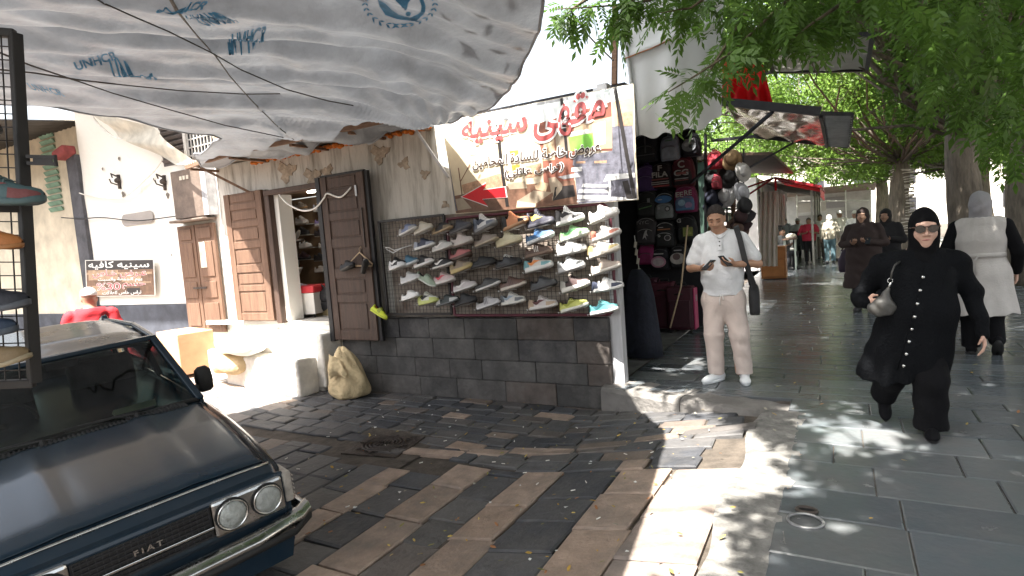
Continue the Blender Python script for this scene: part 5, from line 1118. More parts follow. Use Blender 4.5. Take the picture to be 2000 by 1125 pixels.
# bags
def rbox(mb, c, w, d, h, taper=.86, n=24, squareness=.42, bulge=.06, R=np.eye(3)):
    rings = []
    for z, s_ in ((0, .84), (.02, .93), (.10, 1.0), (.5, 1 + bulge * .5), (.75, taper * 1.07), (.90, taper * .92), (.97, taper * .72), (1, taper * .45)):
        rg = []
        for a in np.linspace(0, 6.283, n, endpoint=False):
            ca, sa = math.cos(a), math.sin(a); rg.append(np.array(c) + R @ np.array([w / 2 * s_ * math.copysign(abs(ca) ** squareness, ca), d / 2 * (s_ if z < .9 else s_ * .9) * math.copysign(abs(sa) ** squareness, sa), (z - .5) * h]))
        rings.append(rg)
    mb.loft(rings)
def fab(c, r=.75): return cmat('bag', c, r, .22)
def bagmark(t, name, draw, m):
    b = MB(); draw(b); return b.build(name, m, t)
def backpack(px, py, wp, hp, lb, col, pocket=None, trim=None, group=None, y=YB - .16, mark=None):
    c = ony(px, py, y); dep = ((c - EYE) @ CR)[2]; w = wp / FPX * dep * 1.08; h = hp / FPX * dep; t = thing('backpack', lb, 'backpack', c - (0, 0, h / 2), group=group)
    b = MB(); rbox(b, c, w, .20, h); b.build('body', fab(col), t, smooth=True)
    b = MB(); rbox(b, c - (0, .10, h * .17), w * .82, .10, h * .52, .9); b.build('front_pocket', fab(pocket or tuple(np.array(col) * .8 + .004)), t, smooth=True)
    b = MB(); zz = c[2] - h * .17 + h * .16; b.tube([(c[0] + w * .38 * math.cos(a), c[1] - .150 + .02 * abs(math.cos(a)) ** 3, c[2] - h * .12 + h * .17 * math.sin(a)) for a in np.linspace(.15, math.pi - .15, 14)], .005, 5)
    b.tube([(c[0] + w * .46 * math.cos(a), c[1] - .085 + .03 * abs(math.cos(a)) ** 3, c[2] + h * .12 + h * .30 * math.sin(a)) for a in np.linspace(.05, math.pi - .05, 16)], .006, 5); b.build('zip', fab(trim or (.05, .05, .055), .4), t, smooth=True)
    b = MB(); b.tube([c + (-.04, 0, h * .48), c + (-.03, -.01, h * .56), c + (.03, -.01, h * .56), c + (.04, 0, h * .48)], .010, 6); b.build('handle', fab(tuple(np.array(col) * .7 + .004)), t, smooth=True)
    if mark: mark(t, c, w, h)
    return t
def txt(s, x0, z0, x1, z1, col, bold=.02, off=-.165, name='lettering'):
    def f(t, c, w, h):
        b = MB(); put_text(b, s, lambda u, v: (c[0] + w * lerp(x0, x1, u), c[1] + off, c[2] + h * lerp(z0, z1, v)), bold); b.build(name, fab(col, .5), t)
    return f
def shp(polys, off=-.165, name='emblem'):
    def f(t, c, w, h):
        b = MB(); ms = []
        for k, (pts, col) in enumerate(polys):
            m_ = fab(col, .5)
            if m_ not in ms: ms.append(m_)
            b.poly([(c[0] + w * x, c[1] + off - .002 * k, c[2] + h * z) for x, z in pts], ms.index(m_))
        b.build(name, ms, t)
    return f
def multi(*fs): return lambda *a: [f(*a) for f in fs]
def rr_(x0, z0, x1, z1): return [(x0, z0), (x1, z0), (x1, z1), (x0, z1)]
def disc(x, z, r, n=14, k=.7): return [(x + r * math.cos(a), z + r * k * math.sin(a)) for a in np.linspace(0, 6.283, n, endpoint=False)]
PW = (.42, .40, .40)
backpack(1310, 290, 36, 48, 'pale iridescent backpack hanging below the white sheet', (.30, .33, .42), (.34, .38, .46), (.12, .12, .16), mark=shp([(rr_(-.18, .26, .18, .31), (.1, .22, .14))], -.12))
backpack(1350, 284, 34, 44, 'black backpack with a crowded pale print near the top of the pole', (.014, .013, .02), mark=multi(shp([(disc(0, -.05, .38), (.20, .21, .23)), (disc(-.12, .0, .12), (.4, .4, .42)), (disc(.12, -.1, .12), (.06, .07, .08)), (disc(.05, .06, .1), (.45, .44, .45))]), shp([(rr_(-.2, .2, .2, .25), PW)], -.13)))
backpack(1294, 342, 40, 52, 'black backpack lettered in white with red lines under the word', (.016, .010, .014), mark=multi(txt('FILA', -.36, -.10, .36, .10, PW, .03), txt('F', -.10, .14, .10, .34, PW, .03, -.14, 'monogram'), shp([(rr_(-.38, -.20, .38, -.15), (.25, .08, .08)), (rr_(-.4, -.29, .4, -.26), PW), (rr_(-.4, -.36, .4, -.33), PW), (rr_(-.34, -.45, .4, -.40), (.35, .07, .07))])))
backpack(1335, 336, 40, 58, 'maroon edged black backpack with a round white letter badge', (.10, .018, .03), (.012, .010, .013), (.30, .05, .07), mark=multi(txt('C', -.15, .12, .15, .36, PW, .03, -.145, 'monogram'), txt('GG', -.32, -.14, .32, .06, PW, .03), shp([(rr_(-.3, -.25, .3, -.22), PW), (rr_(-.3, -.30, .3, -.28), (.35, .1, .1)), (rr_(-.22, -.10, .22, -.02), (.3, .1, .1))])))
backpack(1264, 348, 36, 50, 'plain violet backpack at the left beside the banner corner', (.10, .055, .19), None, (.2, .15, .3))
backpack(1340, 388, 40, 54, 'magenta backpack with scattered letters above a blue picture pocket', (.20, .025, .085), (.10, .16, .28), (.3, .1, .2), mark=multi(txt('EE', -.36, .06, -.02, .24, PW, .02, -.15), txt('RE', .02, .10, .36, .28, PW, .02, -.15), shp([(disc(-.1, -.15, .16), (.25, .38, .5)), (disc(.2, -.25, .16), (.3, .2, .36)), (rr_(-.36, -.4, .3, -.34), (.08, .2, .4))])))
backpack(1300, 402, 38, 56, 'black pack with a blue top panel over a pale pocket with a round helmet print', (.018, .019, .022), (.20, .22, .23), (.35, .36, .38), mark=multi(shp([(disc(0, .22, .40, 18, .32), (.06, .16, .36)), (rr_(-.25, .2, -.05, .23), PW)], -.13), shp([(disc(.2, -.12, .13), (.05, .05, .06)), (disc(.2, -.12, .08), (.4, .4, .42)), (disc(-.2, -.08, .07), (.35, .36, .38))])))
backpack(1265, 398, 38, 54, 'charcoal black pack with green streaks left of the helmet print one', (.020, .021, .022), None, None, mark=shp([([(-.3, -.2), (.3, -.12), (.35, -.08), (-.3, -.16)], (.10, .2, .08)), (rr_(.12, .02, .26, .18), (.22, .22, .22))], -.17))
backpack(1264, 450, 40, 56, 'grey black pack with a pale horse shaped mark at the lower left', (.05, .045, .05), None, (.3, .3, .3), mark=multi(txt('NYC', -.34, .22, .2, .34, (.25, .24, .24), 0, -.14), shp([([(-.1, -.3), (-.02, -.1), (.05, 0), (.14, .02), (.1, -.08), (.16, -.2), (.05, -.16), (.08, -.32), (0, -.22)], PW)])))
backpack(1301, 457, 38, 52, 'black pack with an orange stripe over an outlined pocket with a round face print', (.013, .013, .015), (.02, .02, .022), (.4, .4, .4), mark=multi(shp([(rr_(-.3, .16, .3, .20), (.35, .15, .06)), (rr_(-.25, .24, -.02, .27), PW)], -.13), shp([(disc(.18, -.14, .16), PW), (disc(.18, -.14, .12), (.05, .05, .055)), (disc(-.2, -.06, .06), PW)])))
backpack(1342, 446, 34, 50, 'black pack with a yellow green printed pocket by the leaning stick', (.012, .012, .014), (.02, .02, .02), None, mark=multi(txt('G', -.42, .24, -.2, .4, PW, .03, -.13), shp([(rr_(-.1, -.3, .4, .04), (.2, .22, .06)), ([(.0, -.25), (.25, -.05), (.35, -.22)], (.3, .32, .1)), ([(.05, -.1), (.2, .0), (.1, -.25)], (.1, .06, .18))])))
backpack(1262, 290, 44, 56, 'big black holdall with grey straps below the left end of the white sheet', (.012, .013, .016), (.016, .017, .02), (.12, .12, .13), mark=shp([(rr_(.05, -.2, .12, .4), (.08, .085, .09)), (rr_(-.45, -.28, .45, -.25), (.1, .1, .11))], -.17))
backpack(1264, 496, 32, 40, 'plain hot pink backpack above the maroon suitcases', (.24, .02, .10))
backpack(1291, 505, 34, 44, 'black backpack with a round pink patch in the row above the suitcases', (.013, .012, .018), None, None, mark=multi(shp([(disc(0, -.12, .40, 18, .62), (.42, .2, .27)), (disc(0, -.12, .30, 18, .6), (.45, .38, .40))]), shp([(rr_(-.25, .2, .25, .25), PW)], -.13)))
backpack(1328, 500, 34, 46, 'black backpack with a round cream patch next to the stick', (.013, .013, .015), None, None, mark=multi(shp([(disc(0, -.08, .40, 18, .6), (.40, .37, .34)), (disc(-.05, .0, .2), (.12, .08, .08))]), shp([(rr_(-.2, .24, .2, .28), PW)], -.13)))
def suitcase(px, lb, col, y, w, h, side=None):
    c = ony(px, 636, y); c[2] = h / 2 + .05; t = thing('suitcase', lb, 'suitcase', (c[0], y, 0)); b = MB(); b.box(c, (w, .26, h)); b.build('shell', fab(col, .6), t, bevel=.04, seg=3)
    b = MB(); b.box(c + (0, -.135, -.08), (w * .78, .03, h * .62)); b.build('front_pocket', fab(tuple(np.array(col) * .75), .6), t, bevel=.012)
    b = MB(); b.tube([c + (-.06, -.15, h * .33), c + (0, -.17, h * .35), c + (.06, -.15, h * .33)], .010, 6); b.tube([c + (-.09, 0, h / 2 - .01), c + (-.07, 0, h / 2 + .05), c + (.07, 0, h / 2 + .05), c + (.09, 0, h / 2 - .01)], .012, 6); b.build('handle', M_RUBBER, t, smooth=True)
    for s in (-1, 1): b = MB(); b.cyl((c[0] + s * w * .38 - .015, y - .1, .03), (c[0] + s * w * .38 + .015, y - .1, .03), .03, n=10); b.build('wheel', M_RUBBER, t)
    if side:
        b = MB(); b.box(c + (w / 2 + .012, 0, -.01), (.022, .23, h * .94)); so_ = b.build('side_panel', fab(side, .5), t, bevel=.01); b = MB(); b.tube([c + (w / 2 + .028, .03 * math.cos(a), h * .22 + .045 * math.sin(a)) for a in np.linspace(0, 6.28, 15)], .006, 5); b.build('emblem', fab(PW, .4), so_)
suitcase(1266, 'maroon suitcase furthest left, half hidden by the dark cloth covers', (.055, .010, .022), 9.2, .42, .78); suitcase(1300, 'middle maroon suitcase of the three on the stall floor', (.07, .010, .022), 9.12, .36, .72); suitcase(1333, 'maroon suitcase with a bright pink side panel', (.05, .009, .018), 9.0, .40, .66, (.34, .03, .10))
b = MB(); b.tube([ony(1343, 440, 8.9), ony(1330, 560, 8.8), ony(1309, 640, 8.55)], .012, 6); tag(b.build('wooden_stick', mat('pale_wood', 0), smooth=True), 'long thin stick leaning against the backpacks and suitcases', 'stick')
b = MB(); c = ony(1250, 640, 7.1); b.loft([[(c[0] + (w * 1.0) * math.cos(a) * (1 + .06 * math.sin(5 * a)), 7.1 + .5 * w * math.sin(a) * (1 + .1 * math.sin(4 * a)), z) for a in np.linspace(0, 6.283, 28, endpoint=False)] for z, w in ((.03, .26), (.2, .25), (.5, .22), (.8, .19), (1.0, .15), (1.12, .06))]); tag(b.build('dark_cover', mat('black_blue_cloth', (.012, .014, .024), .85, .3, 8, .6, 16), smooth=True), 'dark navy cloth cover standing behind the white corner post', 'cover')
t = thing('tag_strip', 'hanging strip of small white price tags beside the corner post', 'tags', ony(1250, 560, 7.4))
for k, (px, py) in enumerate(((1241, 478), (1243, 493), (1246, 510), (1248, 530), (1251, 550))): b = MB(); c = ony(px, py, 7.4); b.box(c, (.035, .004, .075), R=roty(.2)); b.build('price_tag', mat('old_paper', 0), t)
b = MB(); b.tube([ony(px, py, 7.41) for px, py in ((1239, 460), (1246, 510), (1253, 560))], .004, 4); b.build('string', M_CABW, t)
# hats on their rack
hr = thing('hat_rack', 'black wire hat rack standing beyond the backpacks', 'hat rack', ony(1420, 560, 9.6)); b = MB()
for px in (1392, 1420, 1452): b.cyl(ony(px, 290, 9.6), ony(px, 560, 9.6), .012, n=6)
for py in (300, 330, 365, 400, 440): b.bar(ony(1386, py, 9.6), ony(1456, py + 3, 9.6), .010, .010)
b.build('frame', M_STEEL, hr); b = MB()
for k in range(9): b.cyl(ony(1386 + k * 8.6, 270, 9.62), ony(1386 + k * 8.6, 330, 9.62), .003, n=4)
for k in range(8): b.cyl(ony(1386, 272 + k * 8, 9.62), ony(1456, 275 + k * 8, 9.62), .003, n=4)
b.build('wire_mesh', M_WIRE, hr)
def hat(px, py, r, lb, col, brim=1.0, tilt=60, yaw=0, y=9.45, crown=.55, band=None, cat='hat'):
    c = ony(px, py, y); t = thing('hat' if brim else 'cap', lb, cat, c, R=rotz(rad(yaw)) @ rotx(rad(tilt)))
    cr = r * crown; b = MB(); b.loft([[(cr * k * math.cos(a) * .92, cr * k * 1.1 * math.sin(a), z) for a in np.linspace(0, 6.283, 22, endpoint=False)] for k, z in ((1, 0), (1.0, cr * .5), (.93, cr * .95), (.72, cr * 1.18), (.3, cr * 1.22), (.05, cr * 1.16))]); b.build('crown', fab(col, .8), t, smooth=True, world=False)
    b = MB()
    if brim == 1.0: b.loft([[(r * k * math.cos(a), r * k * 1.08 * math.sin(a), z + .012 * math.cos(2 * a) * k) for a in np.linspace(0, 6.283, 28, endpoint=False)] for k, z in ((crown * .98, .012), (.8, -.002), (1, .004), (.99, .014), (crown, .02))])
    else: b.grid(lambda u, v: ((lambda a, k: (cr * k * math.cos(a) * .95, -cr * (k * 1.1 * math.sin(a)) - (k - 1) * cr * .4, .01 - .12 * cr * math.cos(a) ** 2 * (k - 1) - .05 * cr * (k - 1)))(lerp(.35, math.pi - .35, u), lerp(1, 1.75, v))), 16, 4)
    b.build('brim', fab(tuple(np.array(col) * .9), .8), t, smooth=True, world=False, solid=.004)
    if band: b = MB(); b.loft([[(cr * 1.02 * math.cos(a) * .92, cr * 1.12 * math.sin(a), z) for a in np.linspace(0, 6.283, 22, endpoint=False)] for z in (.02, .05)]); b.build('band', fab(band), t, smooth=True, world=False)
hat(1427, 312, .16, 'brown straw hat hung at the top of the hat rack', (.26, .17, .085), 1.0, 75, 20, band=(.12, .08, .05)); hat(1424, 346, .16, 'wide black hat under the straw one', (.015, .014, .014), 1.0, 80, 10)
hat(1416, 382, .17, 'white sun hat with wide brim below the wide black one', (.50, .50, .52), 1.0, 85, -10); hat(1447, 376, .15, 'pale grey hat seen edge on beside the white sun hat', (.42, .43, .47), 1.0, 80, 55); hat(1450, 336, .14, 'white hat seen edge on beside the black one', (.55, .54, .53), 1.0, 80, 50)
hat(1394, 352, .15, 'black cap left of the wide black hat', (.012, .012, .014), 0, 70, -20, crown=.75, cat='cap'); hat(1394, 388, .15, 'navy cap left of the white sun hat', (.015, .018, .035), 0, 70, -20, crown=.75, cat='cap'); hat(1452, 405, .15, 'black cap at the right of the rack below the pale grey hat', (.014, .013, .014), 0, 70, 30, crown=.75, cat='cap')
hat(1440, 448, .17, 'brown hat low on the rack behind the shoulder of the man', (.10, .06, .045), 1.0, 85, 20); hat(1447, 425, .14, 'dark cap with red edge behind the neck of the man', (.03, .012, .014), 0, 70, 10, crown=.75, cat='cap'); hat(1400, 452, .15, 'straw coloured hat peeping out left of the man', (.32, .24, .13), 1.0, 85, -20)
backpack(1397, 313, 26, 34, 'small red bag hung beside the straw hat', (.42, .03, .05), None, (.5, .1, .1), y=9.42); backpack(1400, 348 + 8, 16, 26, 'little red pouch below the small red bag', (.30, .03, .05), y=9.30)
# white sheet, awnings, red cloth
b = MB()
def sheet(u, v):
    bx = lerp(1240, 1408, u); by = np.interp(u, [0, .25, .6, .8, 1], [268, 266, 255, 250, 222]); tx_, ty_ = lerp(1200, 1415, u), -60; yy = 6.2 + .35 * u * u
    p = ony(lerp(tx_, bx, v ** 1.0), lerp(ty_, by, v), yy); p[1] += .03 * math.sin(u * 7 + 1) + .02 * math.sin(u * 19 + v * 3) * v - .06 * math.exp(-((v - .52 + .18 * u) / .03) ** 2); p[2] += .02 * math.sin(u * 23) * (v > .97); return p
b.grid(sheet, 60, 70); ws_ = tag(b.build('white_sheet', mat('white_sheeting', (.56, .57, .58), .5, .06, 3, .18, 7, transl=.08), smooth=True), 'broad white plastic sheet hung above the bag stall', 'sheet')
b = MB(); b.tube([np.array(sheet(u, .535 - .18 * u)) - (0, .012, 0) for u in np.linspace(.0, .5, 12)], .014, 5, squash=.5); b.build('rust_stain', mat('rust_stain', (.30, .14, .07), .9, .4, 12, .2, 40), ws_, smooth=True)
b = MB(); b.tube([np.array(sheet(.03, v)) - (0, .03, 0) for v in np.linspace(.2, 1, 12)], .02, 6); b.build('edge_roll', mat('white_sheeting', 0), ws_, smooth=True)
aw = thing('metal_awning', 'shiny metal awning with a ribbed outer end jutting over the pavement', 'awning', (-1.2, 9.5, 2.9))
Ya, Yb = 8.0, 11.6; n0, n1 = ony(1404, 202, Ya), ony(1603, 222, Ya); zf = .10
n2 = ony(1665, 224, Ya); f0, f1 = np.array([n0[0], Yb, n0[2] - .0]), np.array([n1[0], Yb, n1[2] - .0]); f2 = np.array([n2[0], Yb, n2[2]])
M_MIRR = mat('crumpled_foil_sheet', (.52, .50, .46), .16, .25, 3, .8, 5, metal=.95)
b = MB(); fm_ = quadmap(n0, n1, f1, f0); b.grid(lambda u, v: fm_(u, v) + np.array([0, 0, .025 * math.sin(u * 17 + v * 5) * math.sin(v * 11)]), 40, 30); b.build('foil_sheet', M_MIRR, aw, smooth=True, solid=.006)
b = MB(); fm_ = quadmap(n1, n2, f2, f1)
b.grid(lambda u, v: fm_(u, v) + np.array([0, 0, .022 * math.sin(v * 6.283 * 17)]), 4, 204); b.build('ribbed_end', mat('ribbed_metal', (.62, .62, .63), .4, .2, 6, .1, 30, metal=.3), aw, smooth=True, solid=.006)
b = MB(); b.bar(n0 - (0, .03, -.02), n1 - (0, .03, -.02), .06, .10); b.bar(n1 - (0, .03, 0), n2 - (0, .03, 0), .04, .04); b.bar(f0, f2, .05, .07); b.bar(n1 - (0, 0, .03), f1 - (0, 0, .03), .04, .04); b.bar(n2, f2, .03, .04)
b.bar(lerp(n0, n1, .55) - (0, 0, .03), np.array([-1.95, 9.2, 2.25]), .035, .035); b.bar(lerp(f0, f1, .55) - (0, 0, .03), np.array([-2.0, 11.2, 2.25]), .035, .035); b.bar(np.array([-2.0, 8.0, 3.15]), n0, .05, .05); b.bar(np.array([-2.05, 11.6, 3.15]), f0, .05, .05); b.bar((-2.0, 9.75, 0), (-2.0, 9.75, 3.2), .05, .05)
b.build('awning_frame', M_STEEL, aw)
ca = thing('canvas_awning', 'grey white canvas awning panel high above the metal awning', 'awning', (0, 8.6, 3.6)); q = [ony(1500, 66, 8.2), ony(1704, 68, 8.2)]
q2 = [np.array([q[0][0] - .1, 9.75, q[0][2] - .12]), np.array([q[1][0] + .0, 9.9, q[1][2] - .04])]; fm2 = quadmap(q[0], q[1], q2[1], q2[0])
b = MB(); b.grid(lambda u, v: fm2(u, v) + np.array([0, 0, -.03 * math.sin(math.pi * u) * math.sin(math.pi * v) + .01 * math.sin(u * 14 + v * 9)]), 24, 16); b.build('canvas', mat('grey_canvas', (.50, .49, .47), .7, .15, 3, .3, 9, transl=.15), ca, smooth=True)
b = MB(); b.bar(q[0], q[1], .05, .05); b.bar(q[1], q2[1], .05, .05); b.bar(q2[0], q2[1], .05, .05); b.bar(q[0], q2[0], .05, .05); b.bar(q2[0], (-2.1, 9.75, q2[0][2]), .05, .05); b.build('canvas_frame', M_STEEL, ca)
b = MB(); A = [ony(px, py, 8.35) for px, py in ((1408, 200), (1440, 201), (1475, 203), (1508, 205))]; Tt = [ony(px, py, 8.35) for px, py in ((1412, 118), (1432, 108), (1460, 122), (1486, 118))]
def redf(u, v):
    lo = np.array([np.interp(u, [0, .33, .66, 1], [a[k] for a in A]) for k in range(3)]); hi = np.array([np.interp(u, [0, .33, .66, 1], [a[k] for a in Tt]) for k in range(3)]); p = lerp(lo, hi, v); p[1] += -.16 * math.sin(math.pi * v) + .07 * math.sin(u * 15 + v * 3) + .04 * math.sin(u * 31 - v * 8); return p
b.grid(redf, 40, 16); b.grid(lambda u, v: np.array(redf(u, v)) * [1, 0, 1] + np.array([0, 8.62 - .05 * math.sin(u * 9), 0]), 20, 10); tag(b.build('red_cloth', mat('red_cloth', (.62, .012, .016), .7, .15, 5, .3, 14, transl=.3), smooth=True), 'bundled bright red cloth on top of the metal awning', 'cloth')
# ---------------------------------------------------------------- stalls further along
M_MAR = mat('maroon_cloth', (.09, .012, .018), .85, .25, 4, .3, 10); M_SHG = mat('green_shelf', (.06, .16, .10), .6, .2, 6, .1, 30)
t = thing('goods_stall', 'stall with green shelves of goods under a maroon cloth wall', 'stall', (-2.4, 13.5, 0))
b = MB(); b.grid(lambda u, v: (-2.35 + .04 * math.sin(u * 30), lerp(11.7, 16.6, u), lerp(2.0, 2.85, v)), 60, 8); b.build('cloth_wall', M_MAR, t, smooth=True)
b = MB(); b.box((-3.0, 14.2, 1.2), (.06, 5, 2.4)); b.box((-2.7, 11.75, 1.4), (1.4, .06, 2.8)); b.build('back_board', mat('green_dark_board', (.03, .06, .045), .8, .2, 5, .1, 10), t)
b = MB()
for z in (.45, .75, 1.05, 1.35, 1.65, 1.95): b.box((-2.5, 14.1, z), (.5, 4.6, .03))
b.build('shelf', M_SHG, t)
b = MB(); b.cyl((-2.15, 12.0, 0), (-2.15, 12.0, 2.85), .045, n=8); b.build('maroon_post', M_MAR, t); b = MB(); b.cyl((-2.1, 14.2, 0), (-2.1, 14.2, 2.75), .05, n=8); b.build('pale_post', mat('weathered_batten', 0), t)
b = MB(); b.box((-2.1, 14.2, 2.9), (2.2, 5.4, .05), R=roty(rad(7))); b.build('roof', mat('brown_sheet', (.11, .07, .05), .7, .3, 5, .2, 20), t)
gi = 0
for z in (.47, .77, 1.07, 1.37, 1.67):
    for y in np.arange(12.2, 16.2, .36):
        r = RNG.uniform(.07, .1); col = [(.42, .30, .12), (.36, .33, .28), (.40, .16, .10), (.12, .20, .14), (.5, .45, .32)][RNG.integers(5)]; b = MB(); c = np.array([-2.38, y, z]); b.tube([c, c + (0, 0, .10), c + (0, 0, .15), c + (0, 0, .19)], [r, r * 1.05, r * .7, r * .72], 10)
        o = b.build('goods_jar', cmat('jar', col, .4)); tag(o, 'small jar or tin among the rows on the green shelves', 'jar', 'jars and tins on the green shelves')
ra = thing('red_awning', 'bright red slatted awning over the far stall', 'awning', (-1.1, 16.5, 2.4)); P_ = [ony(1512, 347, 15.0), ony(1602, 364, 15.0)]
b = MB(); e0, e1 = P_[0], P_[1]
b.grid(lambda u, v: np.array([lerp(e0[0], e1[0], u), lerp(15.0, 19.0, v), lerp(e0[2], e1[2], u) + .02 * math.sin(v * 40)]), 10, 90); b.build('red_sheet', mat('red_pvc', (.62, .02, .035), .45, .1, 4, .1, 12, transl=.35), ra, smooth=True, solid=.008)
b = MB(); b.bar(e0, e1, .05, .05); b.bar(e1, e1 + (0, 4, 0), .05, .05)
for k in (.25, .5, .75): b.bar(e0 + (0, 4 * k, -.02), e1 + (0, 4 * k, -.02), .03, .03)
b.bar(e0 - (.6, 0, .35), e0, .04, .04); b.bar((-2.1, 15, 2.35), e0, .04, .04); b.build('awning_frame', mat('red_frame', (.35, .02, .03), .5, .1, 4, 0), ra)
b = MB(); b.grid(lambda u, v: np.array([e1[0] + .01 * math.sin(v * 50), lerp(15, 19, v), e1[2] - .22 * u - .03 * u * math.sin(v * 60) ** 2]), 4, 80); b.build('valance', mat('red_pvc', 0), ra, smooth=True)
b = MB(); b.grid(lambda u, v: np.array([e0[0] + .05 * u, 15.0 - .02 * math.sin(u * 9), e0[2] - .30 * v]), 6, 4); b.build('side_flap', mat('red_pvc', 0), ra, smooth=True)
def curtain(px0, px1, py0, py1, y, lb, m):
    a, b_, c, d = ony(px0, py1, y), ony(px1, py1, y), ony(px1, py0, y), ony(px0, py0, y); f = quadmap(a, b_, c, d); g_ = MB(); g_.grid(lambda u, v: f(u, v) + np.array([0, .07 * math.sin(u * 22 + .4 * math.sin(v * 6)), 0]), 44, 12); return tag(g_.build('curtain', m, smooth=True), lb, 'curtain')
curtain(1484, 1519, 374, 520, 16.0, 'long white curtain hanging behind the wooden cabinet', mat('white_curtain', (.55, .51, .46), .85, .1, 5, .2, 20, transl=.25)); curtain(1518, 1534, 380, 440, 17.0, 'narrow pale curtain behind the red awning', mat('white_curtain', 0))
t = thing('wooden_cabinet', 'orange brown wooden cabinet at the edge of the pavement by the white curtain', 'cabinet', (-1.75, 18.0, 0), 0); c = ony(1511, 532, 17.3); cw = .62
b = MB(); b.box((c[0], 17.5, .45), (cw, .45, .86)); b.build('carcass', mat('orange_wood', (.36, .15, .05), .5, .25, 4, .1, 20, stretch=(1, 1, 5)), t, bevel=.01)
b = MB(); b.box((c[0], 17.27, .66), (cw * .84, .02, .22)); b.build('drawer', mat('orange_wood2', (.42, .18, .06), .5, .2, 4, .1, 20), t, bevel=.006); b = MB(); b.box((c[0], 17.27, .30), (cw * .84, .02, .44)); b.build('door', mat('orange_wood2', 0), t, bevel=.006)
b = MB(); b.box((c[0], 17.25, .53), (.12, .02, .015)); b.build('handle', M_RUBBER, t); b = MB(); b.box((c[0] - cw * .47, 17.3, 1.0), (.04, .04, .3)); b.build('corner_stick', mat('orange_wood', 0), t)
t = thing('vending_table', 'small table with goods in front of the seated vendor', 'table', (-1.3, 20.5, 0)); c0, c1 = ony(1528, 468, 20.3), ony(1556, 470, 20.3)
b = MB(); b.box(((c0[0] + c1[0]) / 2, 20.5, c0[2]), (c1[0] - c0[0], .6, .04)); b.build('tabletop', mat('brown_sheet', 0), t)
for x in (c0[0] + .05, c1[0] - .05):
    for y in (20.3, 20.7): b = MB(); b.box((x, y, c0[2] / 2), (.04, .04, c0[2])); b.build('leg', mat('pale_green_metal', (.40, .46, .40), .5, .1, 6, 0), t)
b = MB(); c = ony(1545, 462, 20.4); b.ell(c, (.16, .14, .10), 10, 7); tag(b.build('paper_bundle', mat('old_paper', 0), smooth=True), 'pale bundle of goods on the small vending table', 'goods')
# far market row, end of the street
t = thing('market_row', 'long low row of pale shop fronts at the far end of the pavement', 'building', (-3.5, 27, 0)); M_FAR = mat('far_plaster', (.56, .54, .53), .85, .25, 1.5, .2, 6)
b = MB(); b.box((-4.2, 26.5, 1.5), (3.8, 12, 3.0)); b.build('wall', M_FAR, t); b = MB()
for k in range(5): b.box((-2.29, 21.8 + k * 2.2, 1.25), (.04, 1.6, 2.3))
b.build('shop_opening', M_DARKP, t)
b = MB()
for k in range(5): b.box((-2.22, 21.8 + k * 2.2, 2.65), (.06, 1.9, .42))
b.build('signboard', mat('pale_signboard', (.50, .46, .44), .7, .2, 2, 0), t)
b = MB(); b.box((-1.6, 27, 2.75), (2.0, 12, .05), R=roty(rad(13))); b.build('canopy', mat('rusty_canopy', (.20, .15, .12), .8, .3, 4, .2, 10), t)
for y in (22, 25, 28, 31): b = MB(); b.cyl((-.8, y, 0), (-.8, y, 2.55), .035, n=8); b.build('canopy_post', mat('pale_frame', 0), t)
t = thing('end_stall', 'pale stall front with pipes and boards closing the far end of the street', 'stall', (0, 36, 0))
b = MB(); b.box((-.8, 38.5, 1.5), (4.6, 2.0, 3.0)); b.build('wall', M_FAR, t)
for k, (x, z, w_, h_, cc) in enumerate(((-1.4, 2.15, 1.5, .5, (.52, .48, .44)), (-.2, 2.3, .9, .6, (.34, .32, .33)), (-1.5, 1.2, 1.2, 1.0, (.30, .28, .27)), (.4, 1.1, 1.0, 1.4, (.36, .34, .34)))): b = MB(); b.box((x, 37.46, z), (w_, .06, h_)); b.build('board', cmat('board', cc, .8), t)
b = MB(); b.box((-.6, 36.6, 2.95), (4.6, 2.6, .06), R=rotx(rad(-6))); b.build('roof', mat('rusty_canopy', 0), t); b = MB()
for x in (-2, -.9, .3, 1.4): b.cyl((x, 35.5, 0), (x, 35.5, 2.85), .035, n=6)
b.cyl((-2, 35.5, 2.5), (1.4, 35.5, 2.2), .03, n=6); b.build('pipe', mat('pale_frame', 0), t)
# across the road
def block(name, lb, c, d, m, floors, bays, side):
    t = thing(name, lb, 'building', (c[0], c[1], 0)); b = MB(); b.box((c[0], c[1], d[2] / 2 - .1), d); b.build('wall', m, t)
    for f_ in range(floors):
        for k in range(bays):
            z = 2.0 + f_ * 3.0; b = MB()
            if side == 'x': y = c[1] - d[1] / 2 + (k + .5) * d[1] / bays; b.box((c[0] - d[0] / 2 - .02, y, z), (.06, 1.3, 1.6))
            else: x = c[0] - d[0] / 2 + (k + .5) * d[0] / bays; b.box((x, c[1] - d[1] / 2 - .02, z), (1.3, .06, 1.6))
            b.build('window', mat('window_dark', 0), t)
block('pale_building', 'pale sunlit building across the road beyond the tree trunks', (24, 34, 0), (10, 44, 13), mat('pale_facade', (.55, .52, .46), .9, .12, .6, .1, 3), 4, 10, 'x')
block('pale_building', 'pale building closing the far end of the street beyond the stalls', (0, 75, 0), (40, 8, 11), mat('pale_facade', 0), 3, 10, 'y')
vn = thing('parked_van', 'pale blue van parked across the road behind the tree trunk', 'van', (6.4, 21.5, -.1)); V = np.array([6.4, 21.5, -.1])
def vb(nm, m_, f, **k): b = MB(); f(b); return b.build(nm, m_, vn, **k)
M_VAN = mat('pale_blue_van_paint', (.40, .55, .60), .3, .1, 3, 0, coat=.4)
